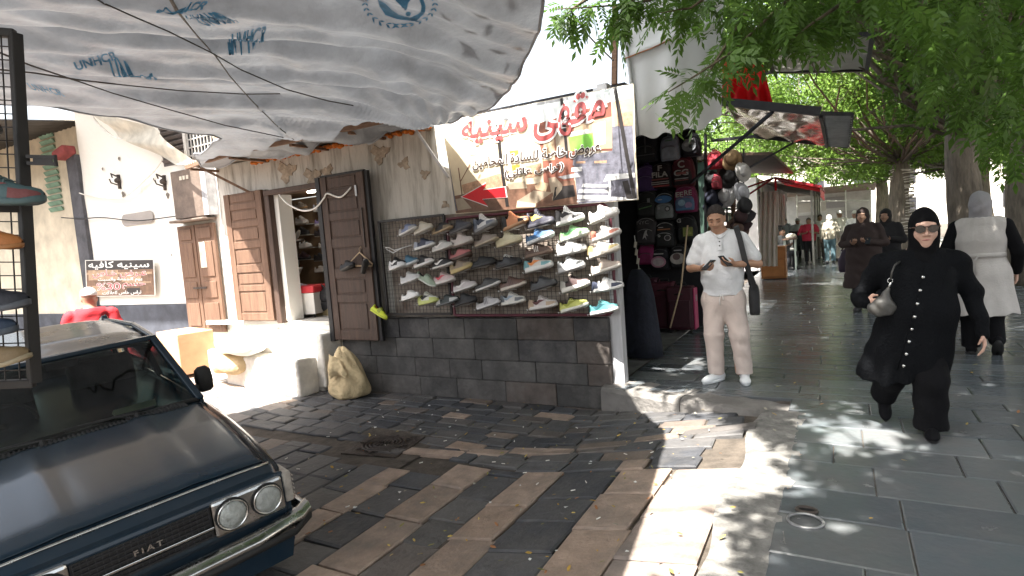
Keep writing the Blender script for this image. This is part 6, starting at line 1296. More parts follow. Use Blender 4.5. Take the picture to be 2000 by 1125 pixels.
vb('body', M_VAN, lambda b: b.loft([[(V[0] + x, V[1] + y, V[2] + z) for y, z in ((-2.3, .35), (2.1, .35), (2.1, 1.9), (1.9, 2.05), (-1.2, 2.05), (-1.5, 1.95), (-2.1, 1.15), (-2.3, 1.05))] for x in (-.88, .88)]), bevel=.06)
vb('windscreen', mat('window_dark', 0), lambda b: b.poly([V + (-.75, -1.54, 1.88), V + (.75, -1.54, 1.88), V + (.78, -2.05, 1.2), V + (-.78, -2.05, 1.2)], thick=(0, -.03, .02))); vb('side_window', mat('window_dark', 0), lambda b: b.box(V + (-.885, -.9, 1.5), (.02, .9, .55))); vb('side_window', mat('window_dark', 0), lambda b: b.box(V + (-.885, .6, 1.5), (.02, 1.6, .55)))
for x in (-.8, .8):
    for y in (-1.5, 1.3): vb('wheel', M_RUBBER, lambda b: b.cyl(V + (x - .12, y, .33), V + (x + .12, y, .33), .33, n=20))
for x in (-.65, .65): vb('headlight', mat('lamp_reflector', 0), lambda b: b.ell(V + (x, -2.3, .85), (.13, .05, .1), 12, 7), smooth=True)
# ---------------------------------------------------------------- people: smooth distance fields turned into one mesh each
class Sdf:
    def __init__(s, lo, hi, h):
        s.lo = np.array(lo, float); s.h = h; s.n = np.ceil((np.array(hi) - s.lo) / h).astype(int) + 1
        s.F = np.full(s.n, 1.0, np.float32); s.ax = [s.lo[i] + h * np.arange(s.n[i]) for i in range(3)]
    def sub(s, lo, hi):
        a = np.clip(np.floor((np.array(lo) - s.lo) / s.h).astype(int), 0, s.n - 1); b = np.clip(np.ceil((np.array(hi) - s.lo) / s.h).astype(int) + 1, 1, s.n)
        sl = tuple(slice(i, max(j, i + 1)) for i, j in zip(a, b)); return sl, s.ax[0][sl[0]][:, None, None], s.ax[1][sl[1]][None, :, None], s.ax[2][sl[2]][None, None, :]
    def put(s, sl, d, k, op='add'):
        f = s.F[sl]; d = d.astype(np.float32)
        if op == 'add': h_ = np.maximum(k - np.abs(f - d), 0) / k; s.F[sl] = np.minimum(f, d) - h_ * h_ * k / 4
        else: d = -d; h_ = np.maximum(k - np.abs(f - d), 0) / k; s.F[sl] = np.maximum(f, d) + h_ * h_ * k / 4
        return s
    def cone(s, a, b, ra, rb=None, k=.02, sq=(1, 1, 1), op='add'):
        rb = ra if rb is None else rb; a = np.array(a, float); b = np.array(b, float); q = np.array(sq, float); m = max(ra, rb) / min(q) + max(4 * s.h, 1.3 * k)
        sl, x, y, z = s.sub(np.minimum(a, b) - m, np.maximum(a, b) + m); d = b - a; L = (d * d).sum() + 1e-9
        t = np.clip(((x - a[0]) * d[0] + (y - a[1]) * d[1] + (z - a[2]) * d[2]) / L, 0, 1)
        r = np.sqrt(((x - a[0] - t * d[0]) * q[0]) ** 2 + ((y - a[1] - t * d[1]) * q[1]) ** 2 + ((z - a[2] - t * d[2]) * q[2]) ** 2) - (ra + (rb - ra) * t)
        return s.put(sl, r, k, op)
    def ell(s, c, r, k=.02, R=None, op='add'):
        c = np.array(c, float); r = np.array(r, float); m = max(r) + max(4 * s.h, 1.3 * k); sl, x, y, z = s.sub(c - m, c + m); x, y, z = x - c[0], y - c[1], z - c[2]
        if R is not None: R = np.array(R); x, y, z = [R[0, i] * x + R[1, i] * y + R[2, i] * z for i in range(3)]
        k0 = np.sqrt((x / r[0]) ** 2 + (y / r[1]) ** 2 + (z / r[2]) ** 2); k1 = np.sqrt((x / r[0] ** 2) ** 2 + (y / r[1] ** 2) ** 2 + (z / r[2] ** 2) ** 2) + 1e-6
        return s.put(sl, k0 * (k0 - 1) / k1, k, op)
    def chain(s, P, R, k=.02, sq=(1, 1, 1)):
        for i in range(len(P) - 1): s.cone(P[i], P[i + 1], R[i], R[i + 1], k, sq)
        return s
    def cut(s, fn):                                           # keep where fn(x,y,z) < 0
        x, y, z = s.ax[0][:, None, None], s.ax[1][None, :, None], s.ax[2][None, None, :]; s.F = np.maximum(s.F, fn(x, y, z).astype(np.float32)); return s
    def ripple(s, amp, fn):
        x, y, z = s.ax[0][:, None, None], s.ax[1][None, :, None], s.ax[2][None, None, :]; s.F = (s.F + amp * fn(x, y, z)).astype(np.float32); return s
    def mesh(s, name, m, parent, smooth=2):
        F = np.pad(s.F, 1, constant_values=1.0); lo = s.lo - s.h; I = F < 0; n = np.array(F.shape) - 1
        cnt = np.zeros(n, np.int8); C8 = [(i, j, k) for i in (0, 1) for j in (0, 1) for k in (0, 1)]
        V_ = lambda A, c: A[c[0]:c[0] + n[0], c[1]:c[1] + n[1], c[2]:c[2] + n[2]]
        for c in C8: cnt += V_(I, c)
        act = (cnt > 0) & (cnt < 8); idx = np.full(n, -1, np.int64); w = np.argwhere(act); idx[act] = np.arange(len(w)); pos = np.zeros((len(w), 3)); num = np.zeros(len(w))
        for a in C8:
            for ax in range(3):
                if a[ax]: continue
                b = list(a); b[ax] = 1; fa = V_(F, a)[act]; fb = V_(F, b)[act]; cr = (fa < 0) != (fb < 0); t = np.where(cr, fa / np.where(fa - fb == 0, 1, fa - fb), 0); e = np.tile(np.array(a, float), (len(w), 1)); e[:, ax] += t; pos += e * cr[:, None]; num += cr
        V = lo + (w + pos / num[:, None]) * s.h; Q = []
        for ax in range(3):
            o1, o2 = (ax + 1) % 3, (ax + 2) % 3; A = I; s0 = [slice(None)] * 3; s1 = [slice(None)] * 3; s0[ax] = slice(0, -1); s1[ax] = slice(1, None)
            ch = np.argwhere(A[tuple(s0)] != A[tuple(s1)]); ch = ch[(ch[:, o1] > 0) & (ch[:, o2] > 0) & (ch[:, o1] < n[o1]) & (ch[:, o2] < n[o2])]
            ins = A[ch[:, 0], ch[:, 1], ch[:, 2]]; q = []
            for d1, d2 in ((-1, -1), (0, -1), (0, 0), (-1, 0)): c = ch.copy(); c[:, o1] += d1; c[:, o2] += d2; q.append(idx[c[:, 0], c[:, 1], c[:, 2]])
            q = np.stack(q, 1); q[~ins] = q[~ins][:, ::-1]; Q.append(q)
        Q = np.concatenate(Q); Q = Q[(Q >= 0).all(1)]
        for _ in range(smooth):                              # light relaxation
            acc = np.zeros_like(V); cn = np.zeros(len(V))
            for i in range(4): np.add.at(acc, Q[:, i], V[Q[:, (i + 1) % 4]]); np.add.at(cn, Q[:, i], 1)
            V = V * .5 + .5 * acc / np.maximum(cn, 1)[:, None]
        me = bpy.data.meshes.new(name); me.from_pydata(V.tolist(), [], Q.tolist()); me.polygons.foreach_set('use_smooth', [True] * len(Q)); me.materials.append(m); me.update()
        o = bpy.data.objects.new(name, me); COL.objects.link(o); o.parent = parent; return o
A3 = lambda *p: np.array(p, float)
def unit(v): v = np.array(v, float); return v / np.linalg.norm(v)
def hand(s, w, d, n, thumb, curl=.6, sc=1.0):
    """palm, four bent fingers of different length and a thumb; d: wrist to knuckles, n: the way the palm faces, thumb: side of the thumb"""
    d = unit(d); n = unit(n - d * np.dot(n, d)); l = unit(thumb - d * np.dot(thumb, d) - n * np.dot(thumb, n)); K = .008
    for q in (-.026, -.009, .009, .026): s.cone(w + l * q * .6 * sc, w + d * .085 * sc + l * q * sc, .014 * sc, .0125 * sc, .012)
    for q, L in ((.029, .078), (.0095, .086), (-.0095, .080), (-.028, .062)):
        a = w + d * .088 * sc + l * q * sc; c1, c2 = curl * .75, curl * 1.7; b = a + (d * math.cos(c1) + n * math.sin(c1) + l * q * 1.2) * L * .48 * sc; e = b + (d * math.cos(c2) + n * math.sin(c2)) * L * .5 * sc
        s.cone(a, b, .0098 * sc, .0088 * sc, K); s.cone(b, e, .0088 * sc, .0072 * sc, K)
    a = w + d * .022 * sc + l * .026 * sc; b = a + unit(d * .75 + l * .75 + n * .35) * .045 * sc; e = b + unit(d + n * .55 * (1 + curl) - l * .15) * .034 * sc
    s.cone(a, b, .0135 * sc, .0105 * sc, .012); s.cone(b, e, .0105 * sc, .008 * sc, K)
def head(s, c, R, sc=1.0, face=True, neck=None):
    T = lambda *p: c + R @ (A3(*p) * sc); E = lambda p, r, k=.02, op='add': s.ell(T(*p), A3(*r) * sc, k, R, op)
    E((0, .012, .035), (.077, .097, .100)); E((0, -.022, -.045), (.062, .072, .075), .04); E((0, -.060, -.090), (.028, .026, .024), .03)
    if face:
        E((-.034, -.098, .018), (.020, .014, .013), .015, 'cut'); E((.034, -.098, .018), (.020, .014, .013), .015, 'cut'); s.cone(T(-.05, -.080, .040), T(.05, -.080, .040), .012 * sc, k=.02); s.cone(T(0, -.088, .026), T(0, -.112, -.018), .009 * sc, .013 * sc, .014); E((-.013, -.100, -.022), (.011, .010, .009), .01); E((.013, -.100, -.022), (.011, .010, .009), .01)
        s.cone(T(-.020, -.083, -.050), T(.020, -.083, -.050), .008 * sc, k=.012); s.cone(T(-.018, -.081, -.061), T(.018, -.081, -.061), .009 * sc, k=.012); s.cone(T(-.024, -.094, -.0555), T(.024, -.094, -.0555), .003 * sc, k=.006, op='cut'); E((-.040, -.066, -.018), (.028, .024, .028), .03); E((.040, -.066, -.018), (.028, .024, .028), .03)
        for q in (-1, 1): E((q * .079, .012, .0), (.010, .022, .033), .012)
    if neck is not None: s.cone(T(0, .025, -.06), neck, .056 * sc, .062 * sc, .04)
def face_parts(t, c, R, sc=1.0, lid=None, brow=(.02, .014, .011), beard=None):
    T = lambda *p: c + R @ (A3(*p) * sc)
    for q in (-1, 1):
        b = MB(); b.ell(T(q * .033, -.080, .018), .0125 * sc, 10, 7); e = b.build('eyelid' if lid else 'eye', cmat('eye', lid or (.62, .58, .54), .3 if not lid else .5), t, smooth=True, world=False)
        if lid: b = MB(); b.tube([T(q * .021, -.092, .011), T(q * .033, -.0945, .009), T(q * .046, -.088, .011)], .0018 * sc, 5); b.build('eyelash', cmat('hair', brow, .8), e, smooth=True, world=False)
        else: b = MB(); b.ell(T(q * .033, -.0895, .016), A3(.006, .0035, .006) * sc, 10, 6); b.build('iris', cmat('iris', (.02, .014, .01), .2), e, smooth=True, world=False)
        b = MB(); b.tube([T(q * .016, -.098, .040), T(q * .034, -.098, .046), T(q * .054, -.084, .040)], [.0035 * sc, .0045 * sc, .002 * sc], 6); b.build('eyebrow', cmat('hair', brow, .8), t, smooth=True, world=False)
    b = MB(); b.tube([T(-.022, -.090, -.056), T(0, -.0955, -.0535), T(.022, -.090, -.056)], [.002 * sc, .0045 * sc, .002 * sc], 6); b.build('lips', cmat('lip', (.30, .13, .10), .5), t, smooth=True, world=False)
SKIN = lambda c: mat('skin_%d' % int(c[0] * 100), c, .5, .08, 20, .03, 200)
S_MAN, S_LADY, S_FAR = SKIN((.40, .225, .145)), SKIN((.55, .34, .26)), SKIN((.36, .21, .14))
def clothm(key, c, r=.85, b=.25, **k): return mat('cloth_' + key, c, r, .10, 6, b, 60, **k)
# --- man with two phones
mt = thing('person', 'man in white polo shirt and beige trousers looking down at two phones', 'man', (-1.05, 6.20, 0.004), .13)
hc, HR = A3(-.03, -.055, 1.645), rotz(-.10) @ rotx(rad(24))
eL, wL, eR, wR = A3(-.30, .01, 1.17), A3(-.185, -.23, 1.175), A3(.335, .0, 1.18), A3(.13, -.215, 1.20)
s = Sdf((-.46, -.42, -.02), (.48, .30, 1.82), .006)
head(s, hc, HR, 1.0, neck=A3(0, .03, 1.46)); s.chain([A3(0, .02, 1.44), A3(0, .01, 1.25), A3(0, 0, .95)], [.11, .125, .125], .05, (.8, 1, 1))
for q, e, w in ((-1, eL, wL), (1, eR, wR)): s.cone(A3(q * .19, .02, 1.42), e, .052, .043, .03); s.cone(e, w, .044, .028, .02); s.chain([A3(q * .09, 0, .92), A3(q * .11, -.01, .5), A3(q * .12, .02, .09)], [.075, .055, .04], .03)
hand(s, wL, A3(.55, -.45, -.05), A3(.15, .25, 1), A3(-.2, -.6, .6), .75); hand(s, wR, A3(-.62, -.35, .06), A3(-.2, .5, .8), A3(-.1, -.5, .8), .75)
s.mesh('body', S_MAN, mt); face_parts(mt, hc, HR, 1.0, lid=(.36, .20, .13))
s = Sdf((-.16, -.22, 1.5), (.12, .16, 1.84), .005); s.ell(hc + HR @ A3(0, .016, .042), A3(.083, .101, .104), .02, HR); x_ = HR
def hairc(x, y, z): p = [x - hc[0], y - hc[1], z - hc[2]]; q = [HR[0, i] * p[0] + HR[1, i] * p[1] + HR[2, i] * p[2] for i in range(3)]; return np.maximum(-(q[2] - .032 - np.maximum(0, -q[1] - .015) * 1.15 + np.maximum(q[1], 0) * 1.3 - .25 * np.maximum(np.abs(q[0]) - .05, 0)), -(q[2] + .06)) * .8
s.cut(hairc); s.ripple(.0035, lambda x, y, z: np.sin(x * 240 + z * 60) * np.sin(y * 210 + z * 180) + .5 * np.sin(x * 420) * np.sin(y * 380)); s.mesh('hair', cmat('hair', (.022, .017, .015), .9), mt, 1)
s = Sdf((-.46, -.32, .80), (.48, .30, 1.60), .007)
s.chain([A3(0, .02, 1.45), A3(0, .0, 1.28), A3(0, -.03, 1.08), A3(.0, -.01, .90)], [.13, .155, .164, .160], .06, (.86, 1.12, 1)); s.cone(A3(-.18, .025, 1.43), A3(.18, .025, 1.43), .075, k=.06)
for q, e in ((-1, eL), (1, eR)): s.cone(A3(q * .19, .02, 1.42), A3(q * .19, .02, 1.42) * .28 + e * .72, .078, .078, .03)
s.cut(lambda x, y, z: np.maximum(.885 - z + .006 * np.sin(x * 30), z - 1.535 + np.abs(x) * 0)); s.ell((-.01, -.03, 1.56), (.07, .085, .075), .02, op='cut')
s.ripple(.0035, lambda x, y, z: np.sin(z * 48 + x * 22) * np.sin(x * 17 + 1) * (np.abs(z - 1.05) < .16) + .8 * np.sin((x * .8 + z) * 60) * np.sin(y * 20) * (np.abs(x) > .18))
shirt = s.mesh('polo_shirt', clothm('white_polo', (.66, .67, .69)), mt)
b = MB(); b.tube([A3(-.085, .02, 1.53), A3(-.075, -.06, 1.515), A3(-.01, -.125, 1.455)], [.012, .018, .010], 7, squash=.6); b.tube([A3(.085, .02, 1.53), A3(.065, -.06, 1.515), A3(.0, -.125, 1.455)], [.012, .018, .010], 7, squash=.6); b.tube([A3(-.085, .02, 1.53), A3(0, .10, 1.545), A3(.085, .02, 1.53)], .014, 6); b.build('collar', clothm('white_polo', 0), shirt, smooth=True, world=False)
b = MB(); b.box((-.005, -.158, 1.395), (.034, .012, .11), R=rotx(-.25)); b.build('placket', clothm('white_polo', 0), shirt, world=False)
for z, y in ((1.425, -.157), (1.385, -.168)): b = MB(); b.ell((-.005, y, z), (.007, .004, .007), 8, 5); b.build('button', M_RUBBER, shirt, world=False)
s = Sdf((-.30, -.22, .05), (.34, .24, .96), .007); s.cone(A3(0, 0, .93), A3(0, .0, .84), .165, .175, .05, (.88, 1.2, 1))
s.chain([A3(-.09, 0, .84), A3(-.105, -.03, .48), A3(-.10, -.01, .10)], [.118, .092, .080], .04); s.chain([A3(.09, 0, .84), A3(.135, -.03, .48), A3(.17, .0, .09)], [.118, .092, .080], .04); s.cut(lambda x, y, z: np.maximum(z - .935, .075 - z))
s.ripple(.005, lambda x, y, z: np.sin(z * 42 + x * 25) * np.sin(x * 15 + y * 11) * (z < .5) + .8 * np.sin(z * 26 + np.abs(x) * 40) * (z > .5) * (y < 0)); tr = s.mesh('trousers', clothm('beige_linen', (.54, .455, .415)), mt)
b = MB(); b.tube([(-.02, -.155, .90), (-.03, -.162, .84), (-.028, -.16, .80)], .005, 5); b.tube([(.0, -.155, .90), (.005, -.162, .85)], .005, 5); b.build('drawstring', M_CABW, tr, smooth=True, world=False)
def slipon(t, x, y, ang, m, sole=None, nm='shoe', L=.27):
    s = Sdf((-.08, -.24, -.01), (.08, .13, .13), .006); s.cone(A3(0, .06, .045), A3(0, -.11, .036), .046, .042, .03); s.ell((0, -.14, .030), (.045, .065, .032), .03); s.cone(A3(0, .06, .05), A3(0, .04, .10), .045, .04, .02); s.cut(lambda x, y, z: np.maximum(-z, z - .095 - .0 * y)); o = s.mesh(nm, m, t); o.location = (x, y, 0); o.rotation_euler = (0, 0, ang)
    b = MB(); b.loft([[((.050 + .002 * k) * math.cos(a) * (1.0 if math.sin(a) > 0 else .98), -.04 + .158 * math.sin(a), z) for a in np.linspace(0, 6.283, 26, endpoint=False)] for k, z in ((0, .0), (1, .012), (0, .026))]); b.build('sole', sole or m, o, smooth=True, world=False); return o
M_WSHOE = clothm('white_leather', (.66, .68, .70), .5, .05); slipon(mt, -.10, -.03, rad(-38), M_WSHOE); slipon(mt, .17, -.02, rad(4), M_WSHOE)
def phone(lb, c, R, par=None):
    t = thing('phone', lb, 'phone', c, R=R); b = MB(); b.box((0, 0, 0), (.074, .150, .009)); b.build('case', M_RUBBER, t, world=False, bevel=.003); b = MB(); b.box((0, -.002, .005), (.066, .14, .002)); b.build('screen', mat('dark_screen', (.03, .035, .04), .08, .1, 3, 0), t, world=False)
    return t
def mw_(o, p): m_ = wm(o); v = m_ @ Vector(p); return np.array(v)
RZm = rotz(.13)
phone('pale edged phone in the hand at the left of the man in the polo shirt', mw_(mt, wL + A3(.075, -.075, .035)), RZm @ rotz(rad(-45)) @ rotx(rad(35))); phone('dark phone in the hand at the right of the man in the polo shirt', mw_(mt, wR + A3(-.085, -.06, .04)), RZm @ rotz(rad(50)) @ rotx(rad(40)))
t = thing('shoulder_bag', 'black shoulder bag hanging at the hip of the man in the polo shirt', 'bag', mw_(mt, (.27, .05, .72)), .13); b = MB(); rbox(b, (.02, .02, .10), .10, .26, .30, .95); b.build('pouch', mat('black_fabric', 0), t, smooth=True, world=False)
b = MB(); P = [A3(.0, .08, .24), A3(-.03, .15, .45), A3(-.08, .16, .70), A3(-.125, .07, .845), A3(-.12, -.06, .83), A3(-.09, -.16, .72), A3(-.05, -.21, .50), A3(.03, -.12, .22)]
def strapf(u, v): q = np.array([np.interp(v * 7, range(8), [p[k] for p in P]) for k in range(3)]); return q + np.array([.05 * (u - .5), -.006, .02 * (u - .5)])
b.grid(strapf, 2, 42); b.build('strap', mat('black_fabric', 0), t, smooth=True, world=False)
# --- lady in the long black coat walking towards the camera
M_BCOAT = clothm('black_coat', (.006, .0066, .008), .9, .5, spec=.10); M_BLK = clothm('black_trousers', (.006, .006, .007), spec=.12)
lt_ = thing('person', 'woman in long black buttoned coat, black headscarf and big sunglasses walking forward', 'woman', (.47, 5.05, .004), -.09)
hc, HR = A3(.05, -.04, 1.445), rotz(.12) @ rotx(rad(3)); wL, wR = A3(-.345, -.17, .955), A3(.40, -.05, .735); eL, eR = A3(-.40, .05, .95), A3(.345, .06, .99)
s = Sdf((-.58, -.40, -.02), (.56, .42, 1.68), .0065); head(s, hc, HR, 1.1, neck=A3(.03, .03, 1.24)); s.chain([A3(.02, .03, 1.22), A3(0, .02, .95), A3(-.02, .03, .7)], [.13, .16, .17], .05)
for q, e, w in ((-1, eL, wL), (1, eR, wR)): s.cone(A3(q * .25, .03, 1.22), e, .06, .05, .03); s.cone(e, w, .048, .030, .02)
hand(s, wL, A3(.75, -.45, -.05), A3(.2, .8, .1), A3(.1, .1, 1), .55); hand(s, wR, A3(.10, -.15, -1), A3(-1, .1, 0), A3(0, -1, -.1), .5)
s.chain([A3(.06, -.02, .6), A3(.07, -.10, .35), A3(.07, -.08, .08)], [.09, .06, .045], .03); s.chain([A3(-.12, .02, .6), A3(-.19, .02, .38), A3(-.24, .26, .17)], [.09, .06, .045], .03); s.mesh('body', S_LADY, lt_)
b = MB(); b.tube([hc + 1.1 * HR @ A3(-.024, -.091, -.056), hc + 1.1 * HR @ A3(0, -.096, -.0535), hc + 1.1 * HR @ A3(.024, -.091, -.055)], [.002, .005, .002], 6); b.build('lips', cmat('lip', (.36, .13, .12), .5), lt_, smooth=True, world=False)
s = Sdf((-.58, -.40, .25), (.60, .46, 1.36), .008)
s.chain([A3(.02, .03, 1.235), A3(.01, .0, 1.10), A3(0, -.04, .88), A3(-.05, .0, .62), A3(-.09, .03, .36)], [.160, .195, .228, .242, .256], .08, (.92, 1.1, 1)); s.cone(A3(-.22, .03, 1.20), A3(.24, .03, 1.20), .085, k=.08)
for q, e, w in ((-1, eL, wL), (1, eR, wR)): s.cone(A3(q * .25, .03, 1.19), e, .088, .066, .05); s.cone(e, w, .066, .050, .03)
s.cone(A3(-.30, .02, .50), A3(-.40, .0, .40), .10, .05, .06); s.cut(lambda x, y, z: np.maximum(z - 1.31, .375 + .05 * np.maximum(-x - .05, 0) * 0 + .03 * np.sin(x * 9 + 1) - z))
s.ripple(.015, lambda x, y, z: np.sin(np.arctan2(y, x + .06) * 9 + z * 2) * np.clip((.9 - z) * 1.6, 0, 1) * (np.abs(x) < .40) + .5 * np.sin(z * 36 + x * 14) * np.clip((np.abs(x) - .24) * 8, 0, 1)); coat = s.mesh('coat', M_BCOAT, lt_, 3)
def surf_y(s_, x, z):
    i = int(round((x - s_.lo[0]) / s_.h)); k = int(round((z - s_.lo[2]) / s_.h)); col = s_.F[i, :, k]; j = np.argmax(col < 0); return s_.lo[1] + s_.h * (j - .5)
for k in range(8): z = 1.13 - k * .088; x = .035 - k * .019; b = MB(); y = surf_y(s, x, z); b.ell((x, y - .004, z), (.013, .008, .012), 10, 6); b.build('button', M_CHROME, coat, smooth=True, world=False)
b = MB(); b.tube([(.05 - k * .0242, surf_y(s, .05 - k * .0242, 1.2 - k * .09) - .002, 1.2 - k * .09) for k in range(9)], .004, 5); b.build('placket', M_BCOAT, coat, smooth=True, world=False)
s = Sdf((-.28, -.26, 1.10), (.36, .26, 1.70), .006); s.ell(hc + 1.1 * HR @ A3(0, .022, .035), A3(.098, .120, .125), .02, HR); s.ell(hc + 1.1 * HR @ A3(0, .0, -.03), A3(.094, .106, .12), .04, HR); s.cone(hc + 1.1 * HR @ A3(0, .02, -.09), A3(.03, .0, 1.21), .092, .135, .06); s.ell((.03, -.08, 1.19), (.12, .07, .085), .05); s.ell(hc + 1.1 * HR @ A3(.0, .11, .0), A3(.07, .05, .08), .05, HR)
s.ell(hc + 1.1 * HR @ A3(0, -.125, -.018), A3(.080, .088, .098), .018, HR, 'cut'); s.ripple(.004, lambda x, y, z: np.sin((x * .7 + z) * 55 + y * 20) * np.clip((1.42 - z) * 5, 0, 1) + .6 * np.sin((y - z * .6) * 50)); s.mesh('headscarf', clothm('black_scarf', (.006, .006, .007), .9, .15, spec=.10), lt_)
g_ = MB()
for q in (-1, 1): g_.loft([[hc + 1.1 * HR @ A3(q * .037 + .031 * math.cos(a) * (1 + .1 * math.sin(a)), -.112 + dy + .25 * abs(q * .037 + .03 * math.cos(a)) ** 1.5, .016 + .025 * math.sin(a)) for a in np.linspace(0, 6.283, 18, endpoint=False)] for dy in (0, -.006)])
sg = thing('sunglasses', 'big dark sunglasses on the face of the woman in the black coat', 'sunglasses', mw_(lt_, hc)); sg.rotation_euler = (0, 0, -.09); sg.location = mw_(lt_, (0, 0, 0)); g_.build('lens', mat('sunglass_lens', (.015, .010, .009), .06, .1, 5, 0, spec=.8), sg, smooth=False, world=False)
b = MB(); b.tube([hc + 1.1 * HR @ A3(-.02, -.117, .028), hc + 1.1 * HR @ A3(0, -.122, .030), hc + 1.1 * HR @ A3(.02, -.117, .028)], .004, 6)
for q in (-1, 1): b.tube([hc + 1.1 * HR @ A3(q * .066, -.104, .026), hc + 1.1 * HR @ A3(q * .086, -.06, .024), hc + 1.1 * HR @ A3(q * .088, .0, .018)], .005, 5)
b.build('frame', mat('tortoise_frame', (.05, .025, .015), .25, .3, 40, 0), sg, smooth=True, world=False)
s = Sdf((-.45, -.32, .03), (.32, .44, .75), .008); s.chain([A3(.06, -.0, .68), A3(.07, -.12, .38), A3(.07, -.09, .07)], [.15, .115, .115], .04); s.chain([A3(-.12, .03, .68), A3(-.19, .02, .40), A3(-.25, .22, .20)], [.15, .115, .100], .04); s.cut(lambda x, y, z: np.maximum(z - .72, .05 - z)); s.ripple(.006, lambda x, y, z: np.sin(z * 34 + x * 16) * np.sin(x * 13 + y * 9)); s.mesh('trousers', M_BLK, lt_)
slipon(lt_, .07, -.10, .05, M_BLK, M_RUBBER); o = slipon(lt_, -.255, .27, .1, M_BLK, M_RUBBER); o.location.z = .12; o.rotation_euler = (rad(38), 0, .1)
hb = thing('handbag', 'small grey handbag held at the hip of the woman in the black coat', 'handbag', mw_(lt_, (-.235 * .9, -.215, .965)), -.09); hb.scale = (.78,) * 3
s = Sdf((-.16, -.10, -.17), (.16, .10, .18), .006); s.ell((0, 0, -.06), (.115, .055, .075), .03); s.cone(A3(.02, 0, .0), A3(.05, 0, .11), .06, .02, .05); s.ripple(.004, lambda x, y, z: np.sin(x * 60 + z * 50)); s.mesh('pouch', mat('grey_leather', (.075, .072, .066), .4, .2, 9, .15, 40), hb)
b = MB(); b.tube([(.055, 0, .11), (.065, -.0, .15), (.075, .0, .17)], .009, 7); b.tube([(.07 + .02 * math.cos(a), 0, .19 + .02 * math.sin(a)) for a in np.linspace(0, 6.28, 13)], .004, 5); b.build('ring', M_CHROME, hb, smooth=True, world=False)
b = MB(); b.tube([(.075, 0, .20), (.085, -.01, .27), (.11, .01, .33), (.14, .11, .345), (.12, .22, .30), (.05, .2, .1), (.0, .08, 0)], .014, 7, squash=.5); b.build('strap', mat('grey_leather', 0), hb, smooth=True, world=False)
lt_.scale = (.90, .97, 1); sg.scale = (.90, .97, 1)
# --- lady in the pale belted coat, seen from behind
M_PALE = clothm('pale_coat', (.46, .43, .405)); pt = thing('person', 'woman seen from behind in a pale grey belted coat with black sleeves and grey headscarf', 'woman', (1.30, 7.92, .004), math.pi - .12)
s = Sdf((-.42, -.30, -.02), (.42, .36, 1.78), .008); hc = A3(.0, .0, 1.585); head(s, hc, np.eye(3), 1.0, neck=A3(0, .03, 1.40)); s.chain([A3(0, .02, 1.38), A3(0, .02, 1.1), A3(0, .0, .8)], [.12, .13, .15], .05); s.chain([A3(.08, .0, .8), A3(.09, -.03, .45), A3(.09, .0, .08)], [.08, .06, .045], .03); s.chain([A3(-.08, .0, .8), A3(-.10, .0, .45), A3(-.12, .16, .16)], [.08, .06, .045], .03)
wA, wB = A3(-.30, -.10, .86), A3(.30, -.08, .85)
for e, w in ((A3(-.31, .03, 1.08), wA), (A3(.31, .03, 1.08), wB)): s.cone(A3(math.copysign(.2, w[0]), .02, 1.36), e, .05, .042, .03); s.cone(e, w, .042, .028, .02); hand(s, w, A3(0, -.1, -1), A3(-w[0], 0, 0), A3(0, -1, 0), .5)
s.mesh('body', S_LADY, pt); s = Sdf((-.46, -.32, .3), (.46, .38, 1.48), .008)
s.chain([A3(0, .03, 1.38), A3(0, .02, 1.22), A3(0, .015, 1.06), A3(0, .02, .85), A3(0, .03, .42)], [.145, .185, .165, .215, .275], .06, (.86, 1.12, 1)); s.cone(A3(-.17, .03, 1.37), A3(.17, .03, 1.37), .075, k=.06); s.cut(lambda x, y, z: np.maximum(z - 1.46, .435 + .012 * np.sin(x * 20) - z)); s.ripple(.007, lambda x, y, z: np.sin(np.arctan2(y, x) * 10 + 2 * z) * np.clip((1.02 - z) * 2, 0, 1) + .4 * np.sin(np.arctan2(y, x) * 14) * np.clip((z - 1.08) * 5, 0, 1)); cp = s.mesh('coat', M_PALE, pt, 3)
b = MB(); b.loft([[(.215 * math.cos(a), .02 + .175 * math.sin(a), z) for a in np.linspace(0, 6.283, 36, endpoint=False)] for z in (1.035, 1.085)]); b.tube([(.03, .19, 1.06), (.06, .205, 1.0), (.05, .225, .86)], .016, 6, squash=.4); b.build('belt', M_PALE, cp, smooth=True, world=False)
s = Sdf((-.44, -.22, .80), (.44, .22, 1.50), .008)
for q in (-1, 1):
    s = Sdf((-.44, -.22, .80), (.44, .22, 1.50), .008); s.cone(A3(q * .20, .02, 1.36), A3(q * .31, .03, 1.08), .078, .064, .03); s.cone(A3(q * .31, .03, 1.08), A3(q * .30, -.08, .88), .064, .05, .03)
    s.cut(lambda x, y, z: .175 - q * x); s.mesh('sleeve', M_BLK, pt)
s = Sdf((-.2, -.2, 1.30), (.2, .24, 1.78), .007); s.ell(hc + A3(0, .022, .03), (.100, .122, .122), .02); s.cone(hc + A3(0, .02, -.08), A3(0, .03, 1.38), .092, .105, .06); s.ell(hc + A3(0, .10, -.02), (.07, .05, .09), .05); s.ell(hc + A3(0, -.125, -.012), (.068, .085, .09), .018, op='cut'); s.ripple(.003, lambda x, y, z: np.sin((x * .6 + z) * 60)); s.mesh('headscarf', clothm('grey_scarf', (.27, .26, .27)), pt)
